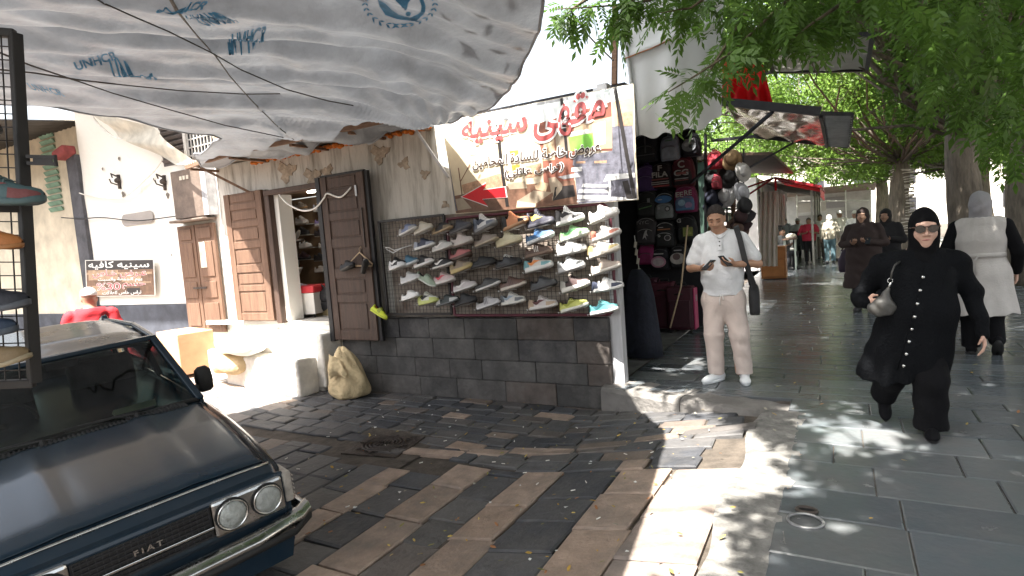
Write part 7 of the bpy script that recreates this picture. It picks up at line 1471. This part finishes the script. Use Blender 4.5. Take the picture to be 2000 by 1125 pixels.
s = Sdf((-.28, -.22, .04), (.28, .34, .62), .008); s.chain([A3(.09, .0, .6), A3(.09, -.02, .4), A3(.09, .0, .08)], [.12, .09, .085], .04); s.chain([A3(-.09, .0, .6), A3(-.10, .01, .42), A3(-.12, .15, .17)], [.12, .09, .075], .04); s.cut(lambda x, y, z: np.maximum(z - .6, .06 - z)); s.mesh('trousers', M_BLK, pt); slipon(pt, .09, 0, 0, M_BLK, M_RUBBER); o = slipon(pt, -.125, .20, 0, M_BLK, M_RUBBER); o.location.z = .09; o.rotation_euler = (rad(42), 0, 0)
# --- everyone else: the same builder with fewer joints
def simple(lb, loc, rz, H=1.7, top=(.4, .4, .4), legs=(.05, .05, .06), hair=(.02, .015, .012), cat='man', hd='hair', coat=False, arms='down', walk=.08, skin=None, vx=.012, bulk=1.0, seated=False, sleeves=True, shoe_c=(.03, .03, .03), legs_hidden=False):
    t = thing('person', lb, cat, loc, rz, scale=H / 1.72); skin = skin or S_FAR; drop = .42 if seated else 0; up = lambda x, y, z: A3(x, y, z - drop); hc = up(0, -.02, 1.60); sh = [up(q * .19 * bulk, .02, 1.41) for q in (-1, 1)]
    if arms == 'front': el = [up(-.29 * bulk, .0, 1.14), up(.29 * bulk, .0, 1.14)]; wr = [up(-.10, -.24, 1.16), up(.11, -.24, 1.17)]; hd_ = [A3(.3, -.6, .2), A3(-.3, -.6, .2)]
    else: el = [up(-.27 * bulk, .04, 1.14), up(.27 * bulk, .03, 1.14)]; wr = [up(-.28 * bulk, -.04 - walk, .90), up(.28 * bulk, -.04 + walk, .90)]; hd_ = [A3(0, -.1, -1), A3(0, -.1, -1)]
    if seated: hips = [up(-.1, 0, .9), up(.1, 0, .9)]; kn = [A3(-.13, -.40, .50), A3(.13, -.40, .50)]; an = [A3(-.13, -.36, .09), A3(.13, -.36, .09)]
    else: hips = [A3(-.09, 0, .9), A3(.09, 0, .9)]; kn = [A3(-.10, -.03 - walk * .6, .49), A3(.10, -.03 + walk * .3, .49)]; an = [A3(-.10, -walk, .09), A3(.10, walk * 1.2, .09 + walk * .2)]
    s = Sdf((-.5, -.62, -.02), (.5, .45, 1.80), vx); head(s, hc, np.eye(3), 1.0, neck=up(0, .03, 1.42)); s.chain([up(0, .02, 1.40), up(0, .01, 1.2), up(0, 0, .95)], [.11, .12, .12], .05)
    for i in (0, 1): s.cone(sh[i], el[i], .048, .04, .03); s.cone(el[i], wr[i], .04, .028, .02); hand(s, wr[i], hd_[i], A3(.0, .3, 1) if arms == 'front' else A3(1 - 2 * i, 0, 0), A3(0, -.4, .9) if arms == 'front' else A3(0, -1, 0), .6); s.chain([hips[i], kn[i], an[i]], [.075, .055, .04], .03)
    s.mesh('body', skin, t)
    if cat != 'woman' or hd == 'hair': face_parts(t, hc, np.eye(3))
    s = Sdf((-.5, -.45, .2 if coat else .4), (.5, .45, 1.55), vx)
    zb = (.40 if coat else .86 - drop); R_ = [.14, .17, .172, .175] if not coat else [.145, .185, .20, .21]; s.chain([up(0, .02, 1.41), up(0, .0, 1.24), up(0, -.01, 1.05), up(0, 0, .90)], [r * bulk for r in R_], .06, (.88, 1.12, 1))
    if coat: s.cone(up(0, 0, .9), A3(0, .01, .42), .21 * bulk, .27 * bulk, .06, (.9, 1.1, 1))
    s.cone(sh[0] * .9, sh[1] * .9, .07, k=.06)
    for i in (0, 1):
        s.cone(sh[i], el[i], .072, .062, .03)
        if sleeves: s.cone(el[i], wr[i] * .9 + el[i] * .1, .060, .048, .02)
    s.cut(lambda x, y, z: np.maximum(zb - z, z - (1.50 - drop))); s.ripple(.006, lambda x, y, z: np.sin(z * 38 + x * 20) * np.sin(x * 14 + y * 6)); s.mesh('coat' if coat else 'shirt', clothm('%d_%d_%d' % tuple(int(c * 200) for c in top), top), t, 3)
    s = Sdf((-.35, -.60, .04), (.35, .35, 1.0), vx)
    s.cone(up(0, 0, .93), up(0, 0, .86), .15 * bulk, .16 * bulk, .05, (.9, 1.15, 1))
    for i in (0, 1): s.chain([hips[i] * A3(1, 1, .95), kn[i], an[i]], [.11 * bulk, .085, .072], .04)
    s.cut(lambda x, y, z: np.maximum(.07 - z, z - .95)); s.mesh('trousers', clothm('%d_%d_%d' % tuple(int(c * 200) for c in legs), legs), t)
    for i in (0, 1): o = slipon(t, an[i][0], an[i][1], 0, clothm('shoe_%d' % int(shoe_c[0] * 200), shoe_c, .6), M_RUBBER); o.location.z = max(0, an[i][2] - .09)
    hm = cmat('hair', hair, .8) if hd == 'hair' else clothm('%s_%d_%d' % (hd, int(hair[0] * 200), int(hair[2] * 200)), hair)
    s = Sdf((-.24, -.24, 1.25 - drop), (.24, .28, 1.82 - drop), max(.007, vx * .75))
    if hd == 'hair': s.ell(hc + A3(0, .016, .042), (.084, .102, .106), .02); s.cut(lambda x, y, z: -(z - hc[2] - .030 + np.maximum(y - hc[1], 0) * 1.2 - np.maximum(-(y - hc[1]) - .03, 0) * .8) * .8)
    elif hd == 'cap': s.ell(hc + A3(0, .014, .050), (.090, .108, .100), .02); s.cut(lambda x, y, z: -(z - hc[2] - .045)); s.ell(hc + A3(0, -.12, .055), (.065, .075, .012), .015)
    else: s.ell(hc + A3(0, .022, .03), (.100, .122, .122), .02); s.cone(hc + A3(0, .01, -.08), up(0, .01, 1.37), .094, .13, .06); s.ell(hc + A3(0, -.125, -.012), (.066, .082, .088), .018, op='cut'); s.ripple(.003, lambda x, y, z: np.sin((x * .6 + z) * 60))
    s.mesh({'hair': 'hair', 'cap': 'cap', 'scarf': 'headscarf'}[hd], hm, t); return t
def pz(px, py, z=0.0): q = onz(px, py, z); return (q[0], q[1], z + .004)
simple('woman in dark brown coat and headscarf looking at her phone, purse at her side', (*pz(1690, 607)[:2], .004), -.25, 1.66, (.030, .018, .016), (.02, .02, .024), (.028, .017, .015), 'woman', 'scarf', True, 'front', .03, vx=.010, bulk=1.1)
simple('dark clad woman with round black headscarf half hidden beyond the brown clad one', (.72, 12.6, .004), -.3, 1.62, (.014, .013, .016), (.02, .02, .024), (.012, .011, .012), 'woman', 'scarf', True, 'front', .03)
q = pz(1662, 600); t = thing('purse', 'dark purple bag hanging at the left side of the woman in dark brown', 'bag', (q[0], q[1] - .1, .62)); b = MB(); rbox(b, (0, 0, .2), .34, .14, .40, .75); b.build('pouch', cmat('bag', (.035, .022, .04), .5), t, smooth=True, world=False); b = MB(); b.tube([(-.12, 0, .36), (0, .02, .62), (.12, 0, .36)], .012, 6); b.build('strap', cmat('bag', (.035, .022, .04), .5), t, smooth=True, world=False)
q = pz(1690, 607); phone('phone held by the woman in dark brown', (q[0] + .05, q[1] - .34, 1.16), rotz(-.25) @ rotx(rad(40)))
rm = simple('man in red shirt and white cap standing with his back turned behind the parked car', (-7.3, 3.4, gz(-7.3, 3.4)), rad(-118), 1.56, (.50, .025, .035), (.04, .045, .06), (.72, .70, .66), 'man', 'cap', False, 'down', .05, sleeves=False, vx=.009, bulk=1.1)
b = MB(); b.tube([(-.17, .02, 1.44), (-.10, .17, 1.36), (.08, .20, 1.12), (.17, .12, .98)], .022, 6, squash=.3); tag(b.build('cross_strap', M_RUBBER, rm, smooth=True, world=False))
q = pz(1582, 514); simple('man in red shirt and black trousers walking up the far pavement', q, .0, 1.56, (.50, .035, .07), (.012, .012, .014), (.10, .08, .07), 'man', 'hair', False, 'front', .10, sleeves=False, bulk=1.2)
simple('person in beige top and jeans seen from behind on the far pavement', pz(1622, 514), math.pi, 1.6, (.42, .38, .30), (.10, .17, .20), (.62, .60, .56), 'woman', 'scarf', False, 'down', .06)
simple('person in white beside the red shirted walker in the far sun', pz(1604, 505), .1, 1.65, (.70, .69, .67), (.12, .10, .09), (.05, .04, .035), 'man', 'hair', False, 'down', .08)
simple('person in cream clothes and white cap standing in the far sun', pz(1642, 508), .2, 1.72, (.66, .62, .55), (.60, .52, .44), (.7, .69, .66), 'man', 'cap', False, 'down', .03, bulk=1.15)
simple('person in white shirt partly behind the woman in dark brown', pz(1672, 512), -.2, 1.68, (.72, .71, .69), (.16, .15, .16), (.7, .68, .65), 'man', 'cap', False, 'down', .05)
simple('small distant person in pale blue beyond the seated vendor', pz(1536, 496), -.5, 1.6, (.50, .55, .62), (.2, .2, .24), (.03, .025, .02), 'man', 'hair', False, 'down', .03)
c = ony(1522, 470, 20.0); simple('vendor in grey seated at the small table by the white curtain', (c[0], 20.9, .004), rad(50), 1.72, (.15, .15, .155), (.03, .03, .035), (.012, .011, .010), 'man', 'hair', False, 'front', 0, seated=True)
b = MB(); b.box((c[0], 20.95, .22), (.4, .4, .44)); tag(b.build('crate_seat', mat('brown_sheet', 0), bevel=.01), 'brown crate the grey clad vendor sits on', 'crate')
q = pz(1560, 500); sx, sy = q[0], q[1]; simple('man in white shirt and cap riding a dark scooter at the far end', (sx, sy, .28), .15, 1.70, (.70, .72, .74), (.05, .06, .09), (.72, .71, .69), 'man', 'cap', False, 'front', 0, seated=True, sleeves=False)
t = thing('scooter', 'dark motor scooter ridden by the man in white shirt and cap', 'scooter', (sx, sy - .15, 0), .15)
for y in (-.62, .62): b = MB(); b.tube([(0, y + .22 * math.cos(a), .25 + .22 * math.sin(a)) for a in np.linspace(0, 6.283, 25)], .05, 8); w_ = b.build('wheel', M_RUBBER, t, smooth=True, world=False); b = MB(); b.cyl((-.03, y, .25), (.03, y, .25), .16, n=16); b.build('rim', M_CHROME, w_, world=False)
M_SC = cmat('scooter', (.04, .045, .06), .35)
b = MB(); b.loft([[(x * w_, y, z) for x, z in ((-.16, .34), (.16, .34), (.15, zt), (-.15, zt))] for y, w_, zt in ((-.10, .9, .42), (.15, 1, .66), (.5, 1.05, .70), (.85, .7, .62))]); b.build('body', M_SC, t, world=False, bevel=.03)
b = MB(); b.loft([[(x * w_, y + (z - .4) * .25, z) for x, z in ((-.20, .36), (.20, .36), (.14, 1.0), (-.14, 1.0))] for y, w_ in ((-.55, 1), (-.46, 1.02))]); b.build('front_shield', M_SC, t, world=False, bevel=.02); b = MB(); b.tube([(-.34, -.26, 1.06), (0, -.34, 1.02), (.34, -.26, 1.06)], .022, 6); b.cyl((0, -.62, .25), (0, -.34, 1.02), .03, n=8); b.build('handlebar', M_RUBBER, t, world=False); b = MB(); b.ell((0, -.45, .92), (.08, .05, .08), 12, 8); b.build('headlight', mat('lamp_reflector', 0), t, smooth=True, world=False); b = MB(); rbox(b, (0, .35, .75), .30, .75, .14, .9); b.build('saddle', M_RUBBER, t, smooth=True, world=False)
# ---------------------------------------------------------------- trees
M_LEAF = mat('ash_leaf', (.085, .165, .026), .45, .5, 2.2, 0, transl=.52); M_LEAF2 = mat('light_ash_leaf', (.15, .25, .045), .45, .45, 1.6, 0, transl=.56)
M_BARK = mat('grey_bark', (.15, .125, .10), .95, .4, 7, .9, 16, stretch=(2.2, 2.2, .5)); M_TWIG = mat('twig', (.09, .07, .045), .9, .3, 9, .3, 40)
def in_poly(P, poly):
    x, y = P[:, 0], P[:, 1]; r = np.zeros(len(P), bool); n = len(poly)
    for i in range(n):
        (x0, y0), (x1, y1) = poly[i], poly[(i + 1) % n]; c = ((y0 > y) != (y1 > y)) & (x < (x1 - x0) * (y - y0) / (y1 - y0 + 1e-12) + x0); r ^= c
    return r
LIT = [[onz(x, y, -.1)[:2] for x, y in q] for q in (
    [(1292, 815), (1375, 822), (1400, 850), (1480, 895), (1492, 935), (1440, 960), (1390, 990), (1320, 1045), (1262, 1060), (1275, 960)],
    [(1648, 848), (1690, 855), (1768, 888), (1730, 900), (1670, 888)], [(1240, 745), (1285, 722), (1370, 716), (1372, 734), (1300, 745)], [(1245, 1060), (1330, 1050), (1400, 1075), (1410, 1125), (1240, 1125)])]
def vnoise(x, y, s): return np.sin(x * s * 3.1 + y * s * 1.7) + np.sin(x * s * 1.3 - y * s * 4.3 + 1.7) + .6 * np.sin(x * s * 5.9 + y * s * 2.2 + .6) + .5 * np.sin(y * s * 7.1 - x * s * 2.4)
def pix(P):
    c = (P - EYE) @ CR; return 1000 + FPX * c[:, 0] / c[:, 2], 562.5 - FPX * c[:, 1] / c[:, 2], c[:, 2]
CLEAR = [([(1290, 60), (1405, 60), (1405, 275), (1290, 275)], 0), ]
# parts of the picture where the photo shows what is behind the leaves: crowns nearer than these depths are open there
VIEW = [([(1195, 90), (1412, 90), (1412, 280), (1195, 280)], 8), ([(860, -200), (1200, -200), (1200, 420), (860, 420)], 40), ([(1400, 125), (1720, 140), (1720, 420), (1400, 420)], 12), ([(1560, 70), (1725, 60), (1725, 140), (1500, 140)], 12),
        ([(1000, 340), (2100, 370), (2100, 1200), (1000, 1200)], 19), ([(1480, 330), (1690, 395), (2100, 440), (2100, 1200), (1380, 1200)], 90)]
def prune(P, soft=.05):
    k = np.ones(len(P), bool); g = P + SUN[None] * ((P[:, 2:3] + .1) / -SUN[2]); 
    h = g[:, :2] + RNG.normal(0, soft, (len(P), 2))
    for q in LIT:
        for e in ((0, 0), (.18, .1), (-.16, .1), (.1, -.2), (-.1, -.2)): k &= ~in_poly(h + np.array(e), q)
    zone = (g[:, 0] > -1.7) & (g[:, 0] < .2) & (g[:, 1] > 2.2) & (g[:, 1] < 5.9)
    gap = vnoise(g[:, 0], g[:, 1], 2.6) + .9 * np.exp(-((g[:, 0] + .9) ** 2 + (g[:, 1] - 4.2) ** 2) / 1.2) * 2
    k &= ~(zone & (gap > 1.5) & (RNG.random(len(P)) < .93))
    w = P + SUN[None] * ((5.74 - P[:, 1:2]) / SUN[1]); wl = (w[:, 2] > .9) & (w[:, 2] < 3.1) & (w[:, 0] > -4.2) & (w[:, 0] < -1.7) & (P[:, 1] < 5.7)
    k &= ~(wl & ((w[:, 2] > 2.1) | ((w[:, 0] > -2.42) & (w[:, 2] > 1.5))) & (RNG.random(len(P)) < .9))
    tq = P + SUN[None] * ((P[:, 2:3] - 3.15) / -SUN[2]); k &= ~((tq[:, 1] > -1.6) & (tq[:, 1] < 5.6) & (tq[:, 0] < np.interp(tq[:, 1], _ys, _xr) + .30) & (tq[:, 0] > -7) & (P[:, 2] > 3.2) & (RNG.random(len(P)) < .96))
    far = (g[:, 1] > 15) & (vnoise(g[:, 0], g[:, 1], .55) > 1.1 - (g[:, 1] - 13) * .05); k &= ~(far & (RNG.random(len(P)) < .75) & (g[:, 0] < 1.4))
    px, py, d = pix(P); Q = np.stack([px + RNG.normal(0, 6, len(P)), py + RNG.normal(0, 6, len(P))], 1)
    for q, dm in VIEW: k &= ~((d > .2) & (d < dm) & in_poly(Q, q))
    k &= ~((P[:, 0] < -1.0) & (P[:, 2] < 3.6) & (P[:, 1] < 6.0) & (px < 1190)); k &= ~((np.abs(P[:, 0]) < 1.6) & (np.abs(P[:, 1]) < 1.6) & (P[:, 2] < 3.6))
    return P[k]
def basis_rand(n, droop):
    a = RNG.uniform(0, 6.283, n); el = RNG.normal(droop, .5, n); t = np.stack([np.cos(a) * np.cos(el), np.sin(a) * np.cos(el), np.sin(el)], 1)
    s_ = np.cross(t, np.array([0, 0, 1.0]) + RNG.normal(0, .35, (n, 3))); s_ /= np.linalg.norm(s_, axis=1)[:, None] + 1e-9; return t, s_, np.cross(s_, t)
def leaf_cloud(P, L0, W0, droop=-.35):
    """one rhombic leaf per point"""
    n = len(P); t, s_, nn = basis_rand(n, droop); L_ = (L0 * RNG.uniform(.7, 1.3, n))[:, None]; w = (W0 * RNG.uniform(.75, 1.25, n))[:, None]
    V = np.stack([P, P + t * L_ * .45 + s_ * w / 2 + nn * w * .12, P + t * L_, P + t * L_ * .45 - s_ * w / 2 + nn * w * .12], 1).reshape(-1, 3); return V, np.arange(4 * n).reshape(-1, 4)
def compound(P, size=.2, droop=-.7, npair=5):
    """ash leaves: paired leaflets on a drooping stalk"""
    n = len(P); t, s_, nn = basis_rand(n, droop); sz = (size * RNG.uniform(.75, 1.25, n))[:, None]; Vs = []
    down = np.array([0, 0, -1.0])
    for k in range(npair):
        f = .25 + .70 * k / npair; b_ = P + t * sz * f + down * sz * .22 * f * f
        for sg in (-1, 1):
            d = t * .62 + s_ * sg * .78 + down * RNG.uniform(.05, .4, (n, 1)); d /= np.linalg.norm(d, axis=1)[:, None]; w = np.cross(d, nn + RNG.normal(0, .15, (n, 3))); w /= np.linalg.norm(w, axis=1)[:, None]
            L_ = sz * .36; Vs.append(np.stack([b_, b_ + d * L_ * .42 + w * L_ * .17, b_ + d * L_, b_ + d * L_ * .42 - w * L_ * .17], 1))
    b_ = P + t * sz * .95 + down * sz * .2; d = t + down * .35; d /= np.linalg.norm(d, axis=1)[:, None]; w = s_; L_ = sz * .40
    Vs.append(np.stack([b_, b_ + d * L_ * .42 + w * L_ * .17, b_ + d * L_, b_ + d * L_ * .42 - w * L_ * .17], 1))
    e = P + t * sz * .95 + down * sz * .2; q = s_ * .0018; Vs.append(np.stack([P - q, P + q, e + q, e - q], 1))
    V = np.concatenate(Vs).reshape(-1, 3); return V, np.arange(len(V)).reshape(-1, 4)
def np_mesh(name, chunks, m, parent):
    V = np.concatenate([c[0] for c in chunks]); F = []; o = 0
    for v, f in chunks: F.append(f + o); o += len(v)
    F = np.concatenate(F); me = bpy.data.meshes.new(name); me.vertices.add(len(V)); me.vertices.foreach_set('co', V.astype(np.float32).ravel()); me.loops.add(F.size); me.loops.foreach_set('vertex_index', F.astype(np.int32).ravel())
    me.polygons.add(len(F)); me.polygons.foreach_set('loop_start', np.arange(0, F.size, 4, dtype=np.int32)); me.polygons.foreach_set('loop_total', np.full(len(F), 4, np.int32)); me.update(); me.validate(); me.materials.append(m)
    o = bpy.data.objects.new(name, me); COL.objects.link(o); o.parent = parent; o.matrix_parent_inverse = wm(parent).inverted(); return o
def blob(c, r, n, shell=.35):
    d = RNG.normal(size=(n, 3)); d /= np.linalg.norm(d, axis=1)[:, None]; return np.array(c) + d * np.array(r) * (shell + (1 - shell) * RNG.random((n, 1)) ** .6)
def branch_pts(a, b, wig=.12, n=6):
    a, b = np.array(a, float), np.array(b, float); l = np.linalg.norm(b - a); return [a + (b - a) * t + RNG.normal(0, wig * l * .3, 3) * math.sin(math.pi * t) + np.array([0, 0, -.06 * l * math.sin(math.pi * t)]) * 0 for t in np.linspace(0, 1, n)]
def tree(name, label, base, h, r, limbs, blobs, leaf=(.11, .05), group='trees along the pavement', mt=None, lean=(0, 0), trunk_m=None):
    t = thing(name, label, 'tree', (*base, 0)); top = np.array([base[0] + lean[0], base[1] + lean[1], h]); m = MB(); n = 9
    P = [np.array([base[0], base[1], -.05]) * (1 - f) + top * f + np.array([.05 * math.sin(f * 5 + base[1]), .05 * math.cos(f * 4), 0]) for f in np.linspace(0, 1, n)]
    rings = []
    for k, p in enumerate(P):
        f = k / (n - 1); rr = r * (1.35 - 1.2 * f if f < .12 else lerp(1.2, .78, f)); rings.append([p + np.array([rr * (1 + .08 * math.sin(3 * a + k) + .05 * math.sin(7 * a + 2 * k)) * math.cos(a), rr * (1 + .08 * math.sin(3 * a + k)) * math.sin(a), 0]) for a in np.linspace(0, 6.283, 20, endpoint=False)])
    m.loft(rings); m.build('trunk', trunk_m or M_BARK, t, smooth=True)
    m = MB(); CH = []
    for e, rr in limbs:
        pts = branch_pts(top - (0, 0, .12), e); m.tube(pts, list(np.linspace(r * rr * .7, r * .10, len(pts))), 8)
    for c, rad3, num in blobs:
        pts = branch_pts(top - (0, 0, .1), np.array(c) - (0, 0, .2 * rad3[2]))
        gp = np.array(pts + [(pts[k] + pts[k + 1]) / 2 for k in range(len(pts) - 1)]); gp = gp + SUN[None] * ((gp[:, 2:3] + .1) / -SUN[2]); bad = any(in_poly(gp[:, :2] + np.array(e), q).any() for q in LIT for e in ((0, 0), (.15, .1), (-.15, .1), (0, -.2), (.1, -.2)))
        if not bad: m.tube(pts, list(np.linspace(r * .14, .012, len(pts))), 6)
        for _ in range(0 if bad else 5): q = pts[-2] + (pts[-1] - pts[-2]) * RNG.random(); m.tube(branch_pts(q, blob(c, rad3, 1, .6)[0]), [.02, .016, .013, .01, .008, .005], 5)
        nc = max(8, num // 60); cc = blob(c, rad3, nc); per = num // nc                      # clumps inside the crown give light and dark patches
        Pn = np.concatenate([blob(q, (.50, .50, .34), per, .1) for q in cc]); Pn = prune(Pn); Pn = Pn[Pn[:, 2] > 2.2]
        if len(Pn): CH.append(leaf_cloud(Pn, *leaf))
    m.build('limb', M_BARK, t, smooth=True)
    if CH: np_mesh('crown', CH, mt or M_LEAF, t)
    return t
def shade_blobs(x0, x1, y0, y1, z, step, num):
    return [((x + RNG.uniform(-.4, .4), y + RNG.uniform(-.4, .4), z + RNG.uniform(-.6, 1.2)), (1.3, 1.3, .8), num) for x in np.arange(x0, x1, step) for y in np.arange(y0, y1, step)]
# tree A stands beside the camera, off the right edge: its boughs shade the pavement and hang into the picture
bl = []
for x in np.arange(-1.8, 6.1, 1.25):
    for y in np.arange(-3.4, 6.6, 1.25):
        xx, yy = x + RNG.uniform(-.4, .4), y + RNG.uniform(-.4, .4)
        if math.hypot((xx - 2.0) / 4.6, (yy - 1.6) / 5.3) < 1: bl.append(((xx, yy, 5.2 + RNG.uniform(-.5, 1.6)), (1.2, 1.2, .75), 1700))
for x, y in ((-2.4, 3.9), (-2.0, 3.2), (-2.7, 4.6), (-1.9, 4.3)): bl.append(((x, y, 5.6), (.9, .9, .5), 900))  # extra leaf clumps out of view, added to shade the shoe rack
for x in np.arange(-.6, 6.1, 1.5):  # second unseen leaf layer, added to deepen the shade on the slabs
    for y in np.arange(-3.4, 6.4, 1.5): bl.append(((x + RNG.uniform(-.5, .5), y + RNG.uniform(-.5, .5), 8.0 + RNG.uniform(-.6, .8)), (1.4, 1.4, .7), 900))
tA = tree('ash_tree', 'ash tree whose feathery boughs hang down in front of the white sheet', (2.5, 2.0), 3.3, .24, [((.3, 5.6, 4.0), .5), ((2.8, 5.2, 4.0), .5), ((3.5, -1, 4.6), .5)], bl, leaf=(.15, .065))
def spray(P0, n, sig): return np.array(P0) + RNG.normal(0, sig, (n, 3))
CH = []; tw = MB()
for pts in ([(1560, -20, 4.6), (1490, 45, 4.4), (1425, 105, 4.2), (1355, 150, 4.05), (1305, 180, 3.95)], [(1460, 20, 4.5), (1420, 85, 4.3), (1385, 140, 4.2), (1362, 188, 4.1)],
            [(1480, -40, 4.9), (1330, -12, 4.9), (1230, 8, 4.9), (1150, 14, 4.9), (1085, 18, 4.9)], [(1260, -20, 4.9), (1215, 20, 4.9), (1196, 60, 4.9)], [(1160, -10, 5.0), (1120, 15, 5.0), (1092, 40, 5.0)],
            [(1400, -20, 4.6), (1350, 15, 4.6), (1290, 25, 4.6)], [(1640, 10, 4.4), (1580, 50, 4.3), (1550, 75, 4.2)], [(1700, -20, 4.6), (1640, 40, 4.5), (1600, 62, 4.4)]):
    P = [at(*p) for p in pts]; tw.tube(P, list(np.linspace(.016, .004, len(P))), 5)
    S_ = np.concatenate([np.array([P[k] * (1 - f) + P[k + 1] * f for f in np.linspace(0, 1, 5)]) for k in range(len(P) - 1)])
    S_ = np.repeat(S_, 2, 0) + RNG.normal(0, .035, (len(S_) * 2, 3)); CH.append(compound(S_, .21, -.75))
# leafy mass of the same boughs
for poly, n, d0, d1 in (([(1405, -30), (1760, -30), (1700, -8), (1640, 30), (1560, 58), (1500, 80), (1440, 92), (1405, 60)], 280, 4.1, 5.6), ([(1180, -40), (1440, -40), (1420, 15), (1300, 20), (1200, 12)], 60, 4.6, 5.4),
                        ([(1740, -30), (2040, -30), (2040, 330), (1960, 300), (1900, 250), (1850, 235), (1800, 190), (1765, 110)], 620, 3.6, 7.5)):
    P = []
    while len(P) < n:
        q = np.array([[RNG.uniform(min(a for a, _ in poly), max(a for a, _ in poly)), RNG.uniform(min(b_ for _, b_ in poly), max(b_ for _, b_ in poly))]])
        if in_poly(q, poly)[0] and vnoise(q[:, 0] / 100, q[:, 1] / 100, 1.1)[0] > -1.5: P.append(at(q[0, 0], q[0, 1], RNG.uniform(d0, d1)))
    CH.append(compound(np.array(P), .23, -.6, 4))
np_mesh('hanging_leaves', CH, M_LEAF, tA); tw.build('twig', M_TWIG, tA, smooth=True)
def bls(cx, cy, z0, n, sx, sy, sz, num, r=1.3):
    return [((cx + RNG.normal(0, sx), cy + RNG.normal(0, sy), z0 + abs(RNG.normal(0, sz))), (r, r, r * .7), num) for _ in range(n)]
tree('ash_tree', 'grey trunked tree behind the lady in the pale belted coat, forking at head height', (1.72, 11.8), 2.75, .25, [((.3, 11.0, 4.2), .6), ((3.4, 12.0, 4.6), .6)], bls(2.2, 11.5, 3.7, 22, 1.9, 2.0, 1.6, 1800) + shade_blobs(-1.6, 4.2, 4.6, 12.5, 6.2, 1.5, 1900), leaf=(.12, .06))
tree('ash_tree', 'dark trunk at the right edge of the photo behind the lady in the pale coat', (3.15, 14.6), 3.1, .33, [((2.0, 14, 5), .5), ((4.4, 15, 5), .5)], bls(3.6, 14.5, 3.9, 26, 1.8, 2.0, 1.6, 1700), leaf=(.11, .055))
M_WRAP = mat('pale_rope', (.55, .50, .44), .9, .2, 20, .4, 60)
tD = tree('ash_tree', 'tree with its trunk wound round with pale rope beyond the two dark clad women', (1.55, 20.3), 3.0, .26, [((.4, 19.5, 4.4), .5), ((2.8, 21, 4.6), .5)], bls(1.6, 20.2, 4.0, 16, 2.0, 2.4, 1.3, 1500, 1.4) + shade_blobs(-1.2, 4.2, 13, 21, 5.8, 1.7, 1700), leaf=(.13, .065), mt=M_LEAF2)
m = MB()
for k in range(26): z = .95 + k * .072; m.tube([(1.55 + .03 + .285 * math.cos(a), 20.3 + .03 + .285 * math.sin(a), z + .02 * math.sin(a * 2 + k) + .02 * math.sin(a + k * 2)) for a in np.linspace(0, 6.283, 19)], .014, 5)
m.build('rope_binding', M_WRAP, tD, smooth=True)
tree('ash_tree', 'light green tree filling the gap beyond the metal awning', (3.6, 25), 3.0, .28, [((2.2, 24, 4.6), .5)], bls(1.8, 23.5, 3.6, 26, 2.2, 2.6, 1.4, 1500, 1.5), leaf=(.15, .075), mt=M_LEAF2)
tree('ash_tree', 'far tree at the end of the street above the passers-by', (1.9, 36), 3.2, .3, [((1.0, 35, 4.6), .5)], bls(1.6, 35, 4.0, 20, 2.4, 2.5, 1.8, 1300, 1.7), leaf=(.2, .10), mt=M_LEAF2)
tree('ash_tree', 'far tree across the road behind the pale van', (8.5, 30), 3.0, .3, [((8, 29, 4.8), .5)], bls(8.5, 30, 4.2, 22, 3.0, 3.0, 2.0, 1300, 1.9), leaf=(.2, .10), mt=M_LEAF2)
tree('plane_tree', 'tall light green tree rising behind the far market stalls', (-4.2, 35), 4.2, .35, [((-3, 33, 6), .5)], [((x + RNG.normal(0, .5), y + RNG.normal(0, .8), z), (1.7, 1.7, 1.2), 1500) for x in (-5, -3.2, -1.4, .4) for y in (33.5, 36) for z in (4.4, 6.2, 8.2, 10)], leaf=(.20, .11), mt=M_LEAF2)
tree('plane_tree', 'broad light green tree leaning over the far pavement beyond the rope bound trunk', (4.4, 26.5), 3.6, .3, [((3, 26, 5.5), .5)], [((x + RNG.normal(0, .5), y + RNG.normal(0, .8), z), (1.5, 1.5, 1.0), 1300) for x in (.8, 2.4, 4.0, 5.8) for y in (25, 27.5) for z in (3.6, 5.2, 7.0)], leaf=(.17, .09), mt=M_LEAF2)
